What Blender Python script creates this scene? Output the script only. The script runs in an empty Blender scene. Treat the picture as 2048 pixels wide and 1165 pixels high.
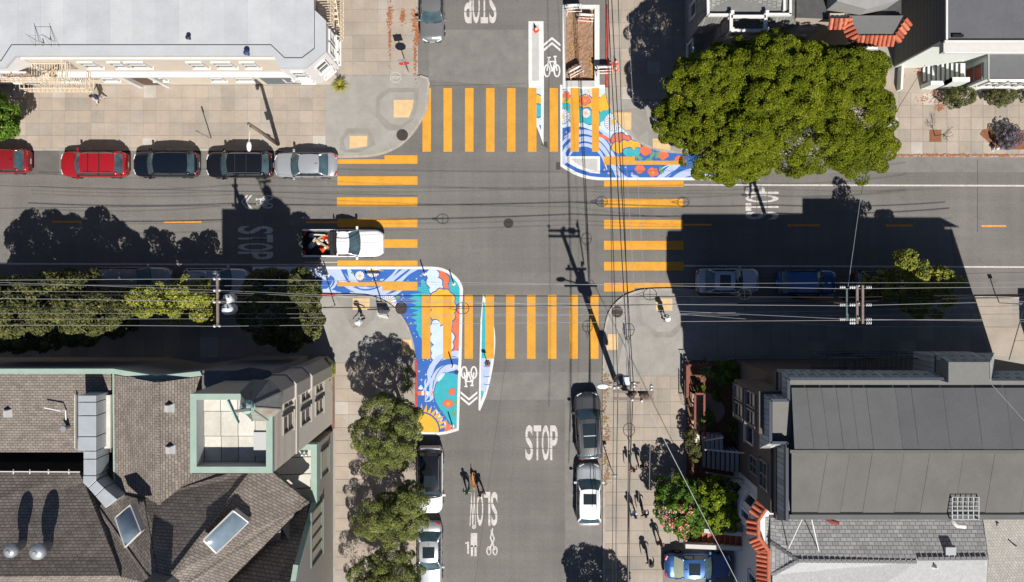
import bpy, bmesh, math, random
import numpy as np
from mathutils import Vector, Matrix
from mathutils.geometry import delaunay_2d_cdt

# ------------------------------------------------------------------ camera, sky, sun
SCN = bpy.context.scene
COL = SCN.collection
CAM_H, PXM, NX, NY = 60.0, 27.5, 1030.0, 545.0   # drone height, ground pixels per metre, nadir
cam = bpy.data.cameras.new('camera'); camo = bpy.data.objects.new('camera', cam); COL.objects.link(camo)
camo.location = (0, 0, CAM_H)
cam.sensor_width = 36.0; cam.lens = 36.0 * CAM_H * PXM / 2048.0
cam.shift_x = -6.0 / 2048.0; cam.shift_y = -37.5 / 2048.0
cam.clip_start = 1.0; cam.clip_end = 2000.0
SCN.camera = camo

SH = Vector((-0.24, 0.75, -1.0))                  # direction the sunlight travels
world = bpy.data.worlds.new('World'); SCN.world = world; world.use_nodes = True
nt = world.node_tree
sky = nt.nodes.new('ShaderNodeTexSky'); sky.sky_type = 'NISHITA'; sky.sun_disc = False
elev = math.atan2(1.0, math.hypot(SH.x, SH.y))
sky.air_density = 0.45; sky.dust_density = 0.3; sky.ozone_density = 3.5
sky.sun_elevation = elev
sky.sun_rotation = math.atan2(-SH.x, -SH.y)
bg = nt.nodes['Background']; bg.inputs[1].default_value = 0.07
nt.links.new(sky.outputs[0], bg.inputs[0])
sun = bpy.data.lights.new('sun', 'SUN'); suno = bpy.data.objects.new('sun', sun); COL.objects.link(suno)
sun.energy = 5.0; sun.angle = math.radians(0.5); sun.color = (1.0, 0.95, 0.87)
suno.rotation_euler = SH.to_track_quat('-Z', 'Y').to_euler(); suno.location = (10, -30, 50)
SCN.view_settings.view_transform = 'Standard'; SCN.view_settings.look = 'None'
SCN.view_settings.exposure = 0.4; SCN.view_settings.gamma = 1.0
SCN.view_settings.use_curve_mapping = False

# ------------------------------------------------------------------ helpers
R = random.Random(7)
rng = np.random.default_rng(11)
def W(px, py, z=0.0):
    k = (CAM_H - z) / CAM_H / PXM
    return Vector(((px - NX) * k, (NY - py) * k, z))
def GP(px, py, z):
    """ground pixel of a roof corner seen at px,py,z -> world xy at height z (same as W)"""
    return W(px, py, z)

MATS = {}
def mat(name, col, rough=0.8, metal=0.0, noise=0.0, scale=3.0, bump=0.0, bscale=40.0, col2=None, spec=0.3, coat=0.0, fine=0.0):
    if name in MATS: return MATS[name]
    m = bpy.data.materials.new(name); m.use_nodes = True
    t = m.node_tree; N = t.nodes; L = t.links
    p = N['Principled BSDF']
    p.inputs['Roughness'].default_value = rough; p.inputs['Metallic'].default_value = metal
    p.inputs['Specular IOR Level'].default_value = spec
    if coat: p.inputs['Coat Weight'].default_value = coat; p.inputs['Coat Roughness'].default_value = 0.07
    c = (*col, 1)
    p.inputs['Base Color'].default_value = c
    if noise or fine:
        g = N.new('ShaderNodeNewGeometry')
        n = N.new('ShaderNodeTexNoise'); n.inputs['Scale'].default_value = scale; n.inputs['Detail'].default_value = 6
        n.inputs['Roughness'].default_value = 0.65
        L.new(g.outputs['Position'], n.inputs['Vector'])
        r = N.new('ShaderNodeValToRGB')
        a = tuple(max(0, x * (1 - noise)) for x in col) if col2 is None else col
        b = tuple(min(1, x * (1 + noise)) for x in col) if col2 is None else col2
        r.color_ramp.elements[0].color = (*a, 1); r.color_ramp.elements[1].color = (*b, 1)
        r.color_ramp.elements[0].position = 0.3; r.color_ramp.elements[1].position = 0.7
        L.new(n.outputs['Fac'], r.inputs[0])
        out = r.outputs[0]
        if fine:
            n2 = N.new('ShaderNodeTexNoise'); n2.inputs['Scale'].default_value = 14; n2.inputs['Detail'].default_value = 3
            L.new(g.outputs['Position'], n2.inputs['Vector'])
            mr = N.new('ShaderNodeMapRange'); mr.inputs[1].default_value = .3; mr.inputs[2].default_value = .7
            mr.inputs[3].default_value = 1 - fine; mr.inputs[4].default_value = 1 + fine
            L.new(n2.outputs['Fac'], mr.inputs[0])
            mx = N.new('ShaderNodeVectorMath'); mx.operation = 'SCALE'
            L.new(out, mx.inputs[0]); L.new(mr.outputs[0], mx.inputs['Scale']); out = mx.outputs[0]
        L.new(out, p.inputs['Base Color'])
    if bump:
        g = N.new('ShaderNodeNewGeometry')
        n = N.new('ShaderNodeTexNoise'); n.inputs['Scale'].default_value = bscale; n.inputs['Detail'].default_value = 3
        L.new(g.outputs['Position'], n.inputs['Vector'])
        bm_ = N.new('ShaderNodeBump'); bm_.inputs['Strength'].default_value = bump; bm_.inputs['Distance'].default_value = 0.02
        L.new(n.outputs['Fac'], bm_.inputs['Height']); L.new(bm_.outputs[0], p.inputs['Normal'])
    MATS[name] = m
    return m

def shingle(name, c1, c2, mortar, rot=0.0, bw=0.32, rh=0.16, noise=0.25):
    """asphalt shingle courses: brick pattern in world xy turned by rot"""
    if name in MATS: return MATS[name]
    m = bpy.data.materials.new(name); m.use_nodes = True
    t = m.node_tree; N = t.nodes; L = t.links; p = N['Principled BSDF']
    p.inputs['Roughness'].default_value = 0.92; p.inputs['Specular IOR Level'].default_value = 0.15
    g = N.new('ShaderNodeNewGeometry')
    mp = N.new('ShaderNodeMapping'); mp.inputs['Rotation'].default_value = (0, 0, rot)
    L.new(g.outputs['Position'], mp.inputs['Vector'])
    b = N.new('ShaderNodeTexBrick')
    b.inputs['Color1'].default_value = (*c1, 1); b.inputs['Color2'].default_value = (*c2, 1); b.inputs['Mortar'].default_value = (*mortar, 1)
    b.inputs['Scale'].default_value = 1.0; b.inputs['Brick Width'].default_value = bw; b.inputs['Row Height'].default_value = rh
    b.inputs['Mortar Size'].default_value = 0.022; b.inputs['Mortar Smooth'].default_value = 0.4
    L.new(mp.outputs[0], b.inputs['Vector'])
    n = N.new('ShaderNodeTexNoise'); n.inputs['Scale'].default_value = 1.3; n.inputs['Detail'].default_value = 7; n.inputs['Roughness'].default_value = .7
    L.new(g.outputs['Position'], n.inputs['Vector'])
    mr = N.new('ShaderNodeMapRange'); mr.inputs[1].default_value = .3; mr.inputs[2].default_value = .7
    mr.inputs[3].default_value = 1 - noise; mr.inputs[4].default_value = 1 + noise
    L.new(n.outputs['Fac'], mr.inputs[0])
    mx = N.new('ShaderNodeVectorMath'); mx.operation = 'SCALE'
    L.new(b.outputs['Color'], mx.inputs[0]); L.new(mr.outputs[0], mx.inputs['Scale'])
    L.new(mx.outputs[0], p.inputs['Base Color'])
    bp = N.new('ShaderNodeBump'); bp.inputs['Strength'].default_value = 0.5; bp.inputs['Distance'].default_value = 0.02; bp.invert = True
    L.new(b.outputs['Fac'], bp.inputs['Height']); L.new(bp.outputs[0], p.inputs['Normal'])
    MATS[name] = m
    return m

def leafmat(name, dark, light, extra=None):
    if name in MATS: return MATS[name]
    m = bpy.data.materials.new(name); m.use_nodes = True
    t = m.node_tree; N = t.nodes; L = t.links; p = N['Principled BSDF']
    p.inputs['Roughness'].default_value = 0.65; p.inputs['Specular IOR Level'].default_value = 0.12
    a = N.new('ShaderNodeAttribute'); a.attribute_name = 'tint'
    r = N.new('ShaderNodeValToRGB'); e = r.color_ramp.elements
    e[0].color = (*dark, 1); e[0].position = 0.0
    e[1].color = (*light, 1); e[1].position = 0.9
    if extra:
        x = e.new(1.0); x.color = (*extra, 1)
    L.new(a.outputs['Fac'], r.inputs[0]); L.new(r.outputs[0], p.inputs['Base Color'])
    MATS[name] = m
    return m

class MB:
    """collects shapes, then links them as one mesh object"""
    def __init__(s): s.v = []; s.f = []; s.m = []; s.mats = []; s.cur = 0; s.sm = []; s.smooth = False
    def mat(s, m):
        if m not in s.mats: s.mats.append(m)
        s.cur = s.mats.index(m); return s
    def add(s, vs, fs):
        o = len(s.v); s.v += [tuple(v) for v in vs]
        for f in fs: s.f.append([i + o for i in f]); s.m.append(s.cur); s.sm.append(s.smooth)
        return s
    def box(s, c, d, rz=0.0, ry=0.0, rx=0.0):
        M_ = Matrix.Rotation(rz, 3, 'Z') @ Matrix.Rotation(ry, 3, 'Y') @ Matrix.Rotation(rx, 3, 'X')
        c = Vector(c); vs = []
        for x in (-.5, .5):
            for y in (-.5, .5):
                for z in (-.5, .5): vs.append(c + M_ @ Vector((x * d[0], y * d[1], z * d[2])))
        return s.add(vs, [(0,1,3,2),(4,6,7,5),(0,4,5,1),(2,3,7,6),(0,2,6,4),(1,5,7,3)])
    def span(s, a, b):
        a = Vector(a); b = Vector(b)
        return s.box((a + b) / 2, [abs(x) for x in (b - a)])
    def beam(s, a, b, w, h=None):
        a = Vector(a); b = Vector(b); h = h or w; d = b - a; L_ = d.length
        if L_ < 1e-6: return s
        q = d.to_track_quat('X', 'Z').to_matrix()
        vs = []
        for x in (0, L_):
            for y in (-w / 2, w / 2):
                for z in (-h / 2, h / 2): vs.append(a + q @ Vector((x, y, z)))
        return s.add(vs, [(0,1,3,2),(4,6,7,5),(0,4,5,1),(2,3,7,6),(0,2,6,4),(1,5,7,3)])
    def prism(s, poly, z0, z1, cap0=True):
        n = len(poly); P = [(p[0], p[1]) for p in poly]
        area = sum(P[i][0] * P[(i + 1) % n][1] - P[(i + 1) % n][0] * P[i][1] for i in range(n))
        if area < 0: P = P[::-1]
        vs = [(x, y, z0) for x, y in P] + [(x, y, z1) for x, y in P]
        fs = [tuple(range(n, 2 * n))] + [(i, (i + 1) % n, n + (i + 1) % n, n + i) for i in range(n)]
        if cap0: fs.append(tuple(range(n - 1, -1, -1)))
        return s.add(vs, fs)
    def face(s, pts): return s.add(pts, [tuple(range(len(pts)))])
    def tube(s, pts, r, n=8, cap=True):
        pts = [Vector(p) for p in pts]; rs = r if isinstance(r, (list, tuple)) else [r] * len(pts)
        vs = []; fs = []
        for i, p in enumerate(pts):
            d = (pts[min(i + 1, len(pts) - 1)] - pts[max(i - 1, 0)]).normalized()
            ref = Vector((0, 0, 1)) if abs(d.z) < 0.9 else Vector((1, 0, 0))
            a = d.cross(ref).normalized(); b = d.cross(a)
            for k in range(n):
                t = 2 * math.pi * k / n
                vs.append(p + (a * math.cos(t) + b * math.sin(t)) * rs[i])
        for i in range(len(pts) - 1):
            for k in range(n):
                fs.append((i * n + k, i * n + (k + 1) % n, (i + 1) * n + (k + 1) % n, (i + 1) * n + k))
        if cap:
            fs.append(tuple(range(n - 1, -1, -1))); fs.append(tuple(range((len(pts) - 1) * n, len(pts) * n)))
        return s.add(vs, fs)
    def lathe(s, prof, c=(0, 0, 0), n=16):
        c = Vector(c); vs = []; fs = []
        for r, z in prof:
            for k in range(n):
                t = 2 * math.pi * k / n; vs.append(c + Vector((r * math.cos(t), r * math.sin(t), z)))
        for i in range(len(prof) - 1):
            for k in range(n):
                fs.append((i * n + k, i * n + (k + 1) % n, (i + 1) * n + (k + 1) % n, (i + 1) * n + k))
        fs.append(tuple(range(n - 1, -1, -1))); fs.append(tuple(range((len(prof) - 1) * n, len(prof) * n)))
        return s.add(vs, fs)
    def ball(s, c, r, n=10, m=7, sc=(1, 1, 1)):
        prof = [(r * math.sin(math.pi * (i + .02) / (m + .04)), -r * math.cos(math.pi * (i + .02) / (m + .04))) for i in range(m + 1)]
        k0 = len(s.v); s.lathe(prof, (0, 0, 0), n)
        for i in range(k0, len(s.v)):
            v = s.v[i]; s.v[i] = (c[0] + v[0] * sc[0], c[1] + v[1] * sc[1], c[2] + v[2] * sc[2])
        return s
    def grid(s, rows):
        n = len(rows[0]); vs = [p for r in rows for p in r]
        fs = [(i * n + j, i * n + j + 1, (i + 1) * n + j + 1, (i + 1) * n + j) for i in range(len(rows) - 1) for j in range(n - 1)]
        return s.add(vs, fs)
    def mesh(s, name):
        me = bpy.data.meshes.new(name); me.from_pydata(s.v, [], s.f)
        for m in s.mats: me.materials.append(m)
        me.polygons.foreach_set('material_index', s.m)
        me.polygons.foreach_set('use_smooth', s.sm)
        me.update(); return me
    def build(s, name, parent=None, kind=None, loc=None, rz=0.0, bevel=0.0):
        o = bpy.data.objects.new(name, s.mesh(name)); COL.objects.link(o)
        if loc is not None: o.location = loc
        if rz: o.rotation_euler.z = rz
        if parent: o.parent = parent
        if kind: o['kind'] = kind
        if bevel:
            b = o.modifiers.new('bevel', 'BEVEL'); b.width = bevel; b.segments = 2; b.limit_method = 'ANGLE'
        return o

def tag(o, label=None, cat=None, group=None, kind=None):
    if label: o['label'] = label
    if cat: o['category'] = cat
    if group: o['group'] = group
    if kind: o['kind'] = kind
    return o
def empty(name, loc=(0, 0, 0), rz=0.0, label=None, cat=None, group=None, kind=None):
    o = bpy.data.objects.new(name, None); COL.objects.link(o); o.location = loc; o.rotation_euler.z = rz
    o.empty_display_size = 0.3
    return tag(o, label, cat, group, kind)
def copy_tree(o, parent=None):
    c = o.copy(); COL.objects.link(c); c.parent = parent
    for ch in list(o.children): copy_tree(ch, c)
    return c
def inst(me, name, parent, loc, rz=0.0, m=None, sc=None):
    o = bpy.data.objects.new(name, me); COL.objects.link(o); o.location = loc; o.rotation_euler.z = rz
    if sc: o.scale = sc
    if parent: o.parent = parent
    if m:
        o.material_slots[0].link = 'OBJECT'; o.material_slots[0].material = m
    return o
def inpoly(x, y, P):
    c = False; n = len(P); j = n - 1
    for i in range(n):
        xi, yi = P[i]; xj, yj = P[j]
        if (yi > y) != (yj > y) and x < (xj - xi) * (y - yi) / (yj - yi) + xi: c = not c
        j = i
    return c
def arc(cx, cy, rx, ry, a0, a1, n=12):
    return [(cx + rx * math.cos(math.radians(a0 + (a1 - a0) * i / n)), cy + ry * math.sin(math.radians(a0 + (a1 - a0) * i / n))) for i in range(n + 1)]
def spline(pts, n=6, closed=False):
    P = [Vector((p[0], p[1])) for p in pts]; out = []; N_ = len(P)
    rngi = range(N_ if closed else N_ - 1)
    for i in rngi:
        if closed: p0, p1, p2, p3 = P[i - 1], P[i], P[(i + 1) % N_], P[(i + 2) % N_]
        else: p0, p1, p2, p3 = P[max(i - 1, 0)], P[i], P[i + 1], P[min(i + 2, N_ - 1)]
        for k in range(n):
            t = k / n; t2 = t * t; t3 = t2 * t
            q = .5 * ((2 * p1) + (p2 - p0) * t + (2 * p0 - 5 * p1 + 4 * p2 - p3) * t2 + (3 * p1 - p0 - 3 * p2 + p3) * t3)
            out.append((q.x, q.y))
    if not closed: out.append(tuple(P[-1]))
    return out

# ------------------------------------------------------------------ shared materials
ASPH = mat('asphalt', (.118, .114, .108), .9, noise=.16, scale=.35, bump=.35, bscale=30, fine=.13)
CONC = [mat('concrete_%d' % i, c, .9, noise=.15, scale=.45, fine=.08, bump=.2, bscale=18) for i, c in enumerate([
    (.325, .275, .228), (.312, .268, .225), (.34, .29, .243), (.28, .25, .214), (.315, .282, .248), (.39, .36, .325)])]
CONCG = mat('grey_concrete', (.275, .262, .242), .9, noise=.14, scale=.7, fine=.06)
CONCD = mat('damp_concrete', (.235, .222, .202), .9, noise=.15, scale=.9, fine=.06)
KERB = mat('kerb_concrete', (.33, .30, .262), .9, noise=.22, scale=2.0)
REDP = mat('red_kerb_paint', (.42, .06, .045), .8, noise=.35, scale=5)
YEL = mat('yellow_marking', (.57, .275, .03), .75, noise=.13, scale=1.1, fine=.10, bump=.3, bscale=35)
YELD = mat('worn_yellow_marking', (.62, .27, .045), .8, noise=.2, scale=3)
WHP = mat('white_road_paint', (.47, .455, .435), .8, noise=.2, scale=3, fine=.2, bump=.3, bscale=35)
WHM = mat('fresh_white_paint', (.60, .598, .59), .6, noise=.06, scale=2, fine=.05, bump=.2, bscale=35)
PAD = mat('tactile_yellow', (.56, .40, .21), .75, noise=.12, scale=2.5)
BLACK = mat('black_rubber', (.012, .012, .012), .85)
IRON = mat('cast_iron', (.045, .038, .035), .7, noise=.3, scale=8)
WOOD = mat('weathered_wood', (.16, .12, .09), .9, noise=.3, scale=6)
DWOOD = mat('pole_wood', (.055, .042, .035), .9, noise=.3, scale=4)
WHITE = mat('white_paint', (.60, .59, .575), .6, noise=.05, scale=1.2)
CREAM = mat('cream_stucco', (.54, .475, .395), .85, noise=.05, scale=.8)
GALV = mat('galvanised_metal', (.42, .44, .46), .38, metal=.6, noise=.12, scale=1.5)
GLASSD = mat('window_glass', (.03, .038, .045), .08, spec=.7)
DARKM = mat('dark_metal', (.03, .03, .032), .5, metal=.3)
SOIL = mat('bark_soil', (.17, .09, .055), .95, noise=.3, scale=5, bump=.5, bscale=20)
BARK = mat('tree_bark', (.09, .07, .055), .95, noise=.3, scale=6)
# ------------------------------------------------------------------ ground, road, pavements
mb = MB().mat(mat('earth', (.16, .13, .10), .95, noise=.2)); mb.face([(-300, -300, -1), (300, -300, -1), (300, 300, -1), (-300, 300, -1)])
mb.build('ground', kind='structure')

# asphalt with tyre tracks, patched strips, stains
def road_material():
    m = bpy.data.materials.new('road_asphalt'); m.use_nodes = True
    t = m.node_tree; N = t.nodes; L = t.links; p = N['Principled BSDF']
    p.inputs['Roughness'].default_value = .9; p.inputs['Specular IOR Level'].default_value = .2
    g = N.new('ShaderNodeNewGeometry')
    def noise(sc, det, vec=None, rough=.6):
        n = N.new('ShaderNodeTexNoise'); n.inputs['Scale'].default_value = sc; n.inputs['Detail'].default_value = det; n.inputs['Roughness'].default_value = rough
        L.new(vec or g.outputs['Position'], n.inputs['Vector']); return n.outputs['Fac']
    def rngm(x, a, b, lo=.3, hi=.7):
        r = N.new('ShaderNodeMapRange'); r.inputs[1].default_value = lo; r.inputs[2].default_value = hi
        r.inputs[3].default_value = a; r.inputs[4].default_value = b; L.new(x, r.inputs[0]); return r.outputs[0]
    def mul(a, b):
        x = N.new('ShaderNodeMath'); x.operation = 'MULTIPLY'; L.new(a, x.inputs[0]); L.new(b, x.inputs[1]); return x.outputs[0]
    mp = N.new('ShaderNodeMapping'); mp.inputs['Scale'].default_value = (.05, 1.1, 1); L.new(g.outputs['Position'], mp.inputs[0])
    mp2 = N.new('ShaderNodeMapping'); mp2.inputs['Scale'].default_value = (1.1, .05, 1); L.new(g.outputs['Position'], mp2.inputs[0])
    f = mul(rngm(noise(.16, 4), .86, 1.12), rngm(noise(9, 4, rough=.8), .82, 1.18))
    f = mul(f, rngm(noise(1, 3, mp.outputs[0]), .92, 1.07))
    f = mul(f, rngm(noise(1, 3, mp2.outputs[0]), .93, 1.06))
    f = mul(f, rngm(noise(38, 2, rough=.8), .72, 1.28))
    f = mul(f, rngm(noise(.9, 5, rough=.75), 1.0, .80, .60, .72)); f = mul(f, rngm(noise(3.2, 2), 1.0, .72, .70, .76))
    v = N.new('ShaderNodeTexVoronoi'); v.feature = 'DISTANCE_TO_EDGE'; v.inputs['Scale'].default_value = .16
    nz = N.new('ShaderNodeTexNoise'); nz.inputs['Scale'].default_value = .8; nz.inputs['Detail'].default_value = 4; L.new(g.outputs['Position'], nz.inputs['Vector'])
    ad = N.new('ShaderNodeVectorMath'); ad.operation = 'MULTIPLY_ADD'; ad.inputs[1].default_value = (1.6, 1.6, 0)
    L.new(nz.outputs['Color'], ad.inputs[0]); L.new(g.outputs['Position'], ad.inputs[2]); L.new(ad.outputs[0], v.inputs['Vector'])
    f = mul(f, rngm(v.outputs['Distance'], .93, 1.0, .0, .010))
    c = N.new('ShaderNodeVectorMath'); c.operation = 'SCALE'; c.inputs[0].default_value = (.150, .143, .134)
    L.new(f, c.inputs['Scale']); L.new(c.outputs[0], p.inputs['Base Color'])
    b = N.new('ShaderNodeBump'); b.inputs['Strength'].default_value = .35; b.inputs['Distance'].default_value = .01
    L.new(noise(45, 2), b.inputs['Height']); L.new(b.outputs[0], p.inputs['Normal'])
    return m
mb = MB().mat(road_material())
PIT = (1131, 17, 1189, 162)
for x0, y0, x1, y1 in [(-900, -900, PIT[0], 2000), (PIT[2], -900, 2900, 2000), (PIT[0], -900, PIT[2], PIT[1]), (PIT[0], PIT[3], PIT[2], 2000)]:
    mb.face([W(x0, y1), W(x1, y1), W(x1, y0), W(x0, y0)])
road = mb.build('road', kind='structure')
ROADZ = 0.004
PATCH = mat('asphalt_patch', (.108, .103, .097), .92, noise=.15, scale=1, fine=.12)
PATCHL = mat('light_asphalt_patch', (.172, .165, .155), .92, noise=.15, scale=1, fine=.12)
def sheet(poly, m, name, parent=None, z=ROADZ, **k):
    mb = MB().mat(m); P = [W(x, y) for x, y in poly]
    n = len(P); a = sum(P[i].x * P[(i + 1) % n].y - P[(i + 1) % n].x * P[i].y for i in range(n))
    if a < 0: P = P[::-1]
    mb.face([(p.x, p.y, z) for p in P]); return mb.build(name, parent, **k)
for poly, m in [([(858, 60), (1056, 60), (1056, 176), (858, 160)], PATCHL), 
                ([(940, 745), (1205, 745), (1205, 1300), (1130, 1300), (1130, 800), (940, 800)], PATCHL),
                ([(1370, 310), (2500, 315), (2500, 345), (1370, 345)], PATCHL), ([(0, 300), (-400, 300), (-400, 350), (118, 350), (118, 300)], PATCH),
                ([(1084, 284), (1094, 284), (1096, 297), (1082, 290)], BLACK), ([(1112, 325), (1121, 325), (1121, 340), (1112, 340)], BLACK)]:
    if m is BLACK: m = mat('tar_patch', (.06, .057, .054), .8)
    sheet(poly, m, 'asphalt_patch', road, z=.003)
# tar seams
TAR = mat('tar_seam', (.062, .058, .055), .8)
for a, b, w in [((0, 417), (440, 412), 1.2), ((0, 372), (835, 392), 1.0), ((1380, 560), (2048, 545), .8), ((1955, 320), (1955, 465), 1.2),
                ((1900, 450), (1912, 530), 1.0), ((950, 1165), (1015, 700), .6), ((860, 172), (1050, 168), .8)]:
    pa, pb = W(*a), W(*b); d = (pb - pa).normalized(); n = Vector((-d.y, d.x, 0)) * (w / PXM / 2)
    m_ = MB().mat(TAR); m_.face([(q.x, q.y, .0045) for q in (pa - n, pb - n, pb + n, pa + n)]); m_.build('tar_seam', road)

def pavement(name, outline, slab_regions, label_z=.12, colors=None, seed=1, skip=None, mats=None):
    """outline in ground pixels; slab_regions: (x0,y0,x1,y1,dx,dy)"""
    P = [W(x, y) for x, y in outline]
    mb = MB().mat(CONCG); mb.prism(P, -.04, .105)
    root = mb.build(name, kind='structure')
    rr = random.Random(seed); meshes = {}; n = 0
    for (x0, y0, x1, y1, dx, dy) in slab_regions:
        nx = max(1, round((x1 - x0) / dx)); ny = max(1, round((y1 - y0) / dy)); dx = (x1 - x0) / nx; dy = (y1 - y0) / ny
        key = (round(dx, 2), round(dy, 2))
        if key not in meshes:
            w, h = dx / PXM - .022, dy / PXM - .022
            q = MB().mat(CONC[0]); q.prism([(-w/2, -h/2), (w/2, -h/2), (w/2, h/2), (-w/2, h/2)], -.03, 0, cap0=False)
            meshes[key] = q.mesh('pavement_slab')
        for i in range(nx):
            for j in range(ny):
                cx, cy = x0 + (i + .5) * dx, y0 + (j + .5) * dy
                if not all(inpoly(cx + sx * dx * .5, cy + sy * dy * .5, outline) for sx in (-.98, .98) for sy in (-.98, .98)): continue
                if skip and skip(cx, cy): continue
                n += 1
                if n > 300: continue
                c = W(cx, cy)
                r = rr.random()
                m = (mats or CONC)[0 if r < .32 else 1 if r < .55 else 2 if r < .78 else 3 if r < .88 else 4 if r < .96 else 5]
                inst(meshes[key], 'pavement_slab', root, (c.x, c.y, .125 + rr.uniform(-.003, .003)), 0, m)
    return root
def kerb(root, line, w=.16, h=.13, m=None, name='kerb'):
    mb = MB().mat(m or KERB); pts = [W(x, y) for x, y in line]
    L_, Rr = [], []
    for i, p in enumerate(pts):
        d = (pts[min(i + 1, len(pts) - 1)] - pts[max(i - 1, 0)]).normalized(); n = Vector((-d.y, d.x, 0)) * w / 2
        L_.append(p + n); Rr.append(p - n)
    for i in range(len(pts) - 1):
        a, b, c, d = Rr[i], Rr[i + 1], L_[i + 1], L_[i]
        mb.face([(q.x, q.y, h) for q in (a, b, c, d)])
        mb.face([(a.x, a.y, -.02), (b.x, b.y, -.02), (b.x, b.y, h), (a.x, a.y, h)])
        mb.face([(c.x, c.y, -.02), (d.x, d.y, -.02), (d.x, d.y, h), (c.x, c.y, h)])
    for e in (0, -1):
        a, d = Rr[e], L_[e]; mb.face([(a.x, a.y, -.02), (d.x, d.y, -.02), (d.x, d.y, h), (a.x, a.y, h)])
    return mb.build(name, root)
def conc_area(root, poly, m, z=.128, name='corner_concrete'):
    mb = MB().mat(m); mb.prism([W(x, y) for x, y in poly], .05, z, cap0=False); return mb.build(name, root)
DOME = {}
def tactile(root, poly, z=.138):
    P = [W(x, y) for x, y in poly]; mb = MB().mat(PAD); mb.prism(P, .05, z, cap0=False)
    xs = [p.x for p in P]; ys = [p.y for p in P]; PP = [(p.x, p.y) for p in P]
    x = min(xs) + .06
    while x < max(xs):
        y = min(ys) + .06
        while y < max(ys):
            if inpoly(x, y, PP): mb.add([(x-.022, y-.022, z), (x+.022, y-.022, z), (x+.022, y+.022, z), (x-.022, y+.022, z), (x, y, z+.008)], [(0,1,4),(1,2,4),(2,3,4),(3,0,4)])
            y += .12
        x += .12
    return mb.build('tactile_pad', root)

# north west corner
nw_curve = spline([(857, 172), (853, 215), (840, 245), (818, 275), (790, 297), (750, 311), (700, 314), (675, 314)], 4)
nw_out = [(-500, 298), (-500, -500), (834, -500), (834, 152), (853, 154), (858, 160)] + nw_curve + [(600, 310), (556, 300)]
nwp = pavement('northwest_pavement', nw_out, [(2, 172, 678, 297, 26, 25), (680, -6, 832, 150, 25.4, 25.5), (-24, 172, 2, 297, 26, 25)], seed=3,
               skip=lambda x, y: x > 655 and y > 172)
conc_area(nwp, [(655, 297), (655, 172), (680, 172), (680, 152), (832, 152), (850, 155), (857, 172)] + nw_curve + [(655, 312)], CONCG, .122)
nw_a = arc(700, 700, 1, 1, 0, 1)
for poly in [[(752, 195), (778, 177), (838, 177), (836, 215), (826, 240), (800, 262), (775, 262), (752, 235)],
             [(680, 280), (695, 258), (738, 258), (752, 290), (720, 306), (690, 306), (680, 300)]]:
    conc_area(nwp, poly, CONCD, .126, 'kerb_ramp')
conc_area(nwp, [(760, 201), (780, 186), (828, 186), (828, 236), (800, 252), (782, 248), (760, 228)], CONCG, .130, 'kerb_ramp')
conc_area(nwp, [(688, 283), (698, 268), (736, 268), (742, 290), (716, 300), (692, 300)], CONCG, .130, 'kerb_ramp')
tactile(nwp, [(788, 201), (828, 201), (825, 220), (818, 236), (788, 236)]); tactile(nwp, [(700, 273), (735, 273), (735, 294), (700, 298)])
kerb(nwp, [(-500, 299), (556, 300), (600, 309), (675, 316)]); kerb(nwp, [(834, -500), (834, 150)]); kerb(nwp, [(840, 153), (855, 158), (858, 168)] + nw_curve)
conc_area(nwp, [(287, 277), (311, 277), (311, 290), (287, 290)], CONC[5], .134, 'utility_cover')
# north east corner
ne_curve = spline([(1213, 175), (1216, 200), (1228, 232), (1248, 258), (1275, 282), (1305, 297), (1340, 304), (1400, 308)], 4)
ne_out = [(1213, -500)] + ne_curve + [(1800, 311), (2600, 314), (2600, -500)]
nep = pavement('northeast_pavement', ne_out, [(1216, -4, 1372, 200, 26, 25.5), (1772, 187, 2060, 309, 24.2, 24.4), (1640, 187, 1772, 309, 24.4, 24.4)], seed=5,
               skip=lambda x, y: x < 1300 and y > 200, mats=CONC)
nep2 = nep
conc_area(nep, [(1215, 200), (1372, 200), (1372, 306)] + ne_curve[::-1][2:], CONCG, .122)
conc_area(nep, [(1228, 222), (1290, 215), (1300, 260), (1275, 276)], CONCD, .127, 'kerb_ramp')
conc_area(nep, [(1296, 292), (1296, 262), (1330, 262), (1345, 300)], CONCD, .127, 'kerb_ramp')
tactile(nep, [(1227, 226), (1262, 226), (1262, 260), (1249, 260), (1232, 240)]); tactile(nep, [(1305, 278), (1340, 278), (1340, 302), (1305, 296)])
kerb(nep, [(1214, -500), (1214, 10)]); kerb(nep, [(1214, 10), (1214, 176)], m=REDP, name='red_kerb'); kerb(nep, ne_curve + [(1800, 312), (2600, 315)])
# south west corner
sw_curve = spline([(640, 589), (700, 590), (740, 594), (768, 604), (793, 622), (812, 648), (824, 680), (831, 718)], 4)
sw_out = [(-500, 589)] + sw_curve + [(832, 1700), (-500, 1700)]
swp = pavement('southwest_pavement', sw_out, [(671, 700, 830, 1165, 26.2, 25.8), (-6, 592, 660, 715, 37, 40)], seed=8,
               skip=lambda x, y: y < 720 and x > 640)
conc_area(swp, [(640, 592), (640, 712), (831, 712)] + sw_curve[::-1][2:-1], CONCG, .122)
conc_area(swp, [(672, 596), (760, 600), (748, 640), (730, 655), (704, 655), (690, 630)], CONCD, .127, 'kerb_ramp')
conc_area(swp, [(772, 678), (824, 678), (830, 712), (772, 712)], CONCD, .127, 'kerb_ramp')
tactile(swp, [(706, 596), (740, 596), (740, 620), (706, 620)]); tactile(swp, [(803, 679), (823, 679), (828, 712), (803, 712)])
kerb(swp, [(-500, 590), (630, 590)]); kerb(swp, [(630, 590), (671, 591)], m=REDP, name='red_kerb'); kerb(swp, [(671, 591), (700, 591)] + sw_curve[7:])
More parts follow.
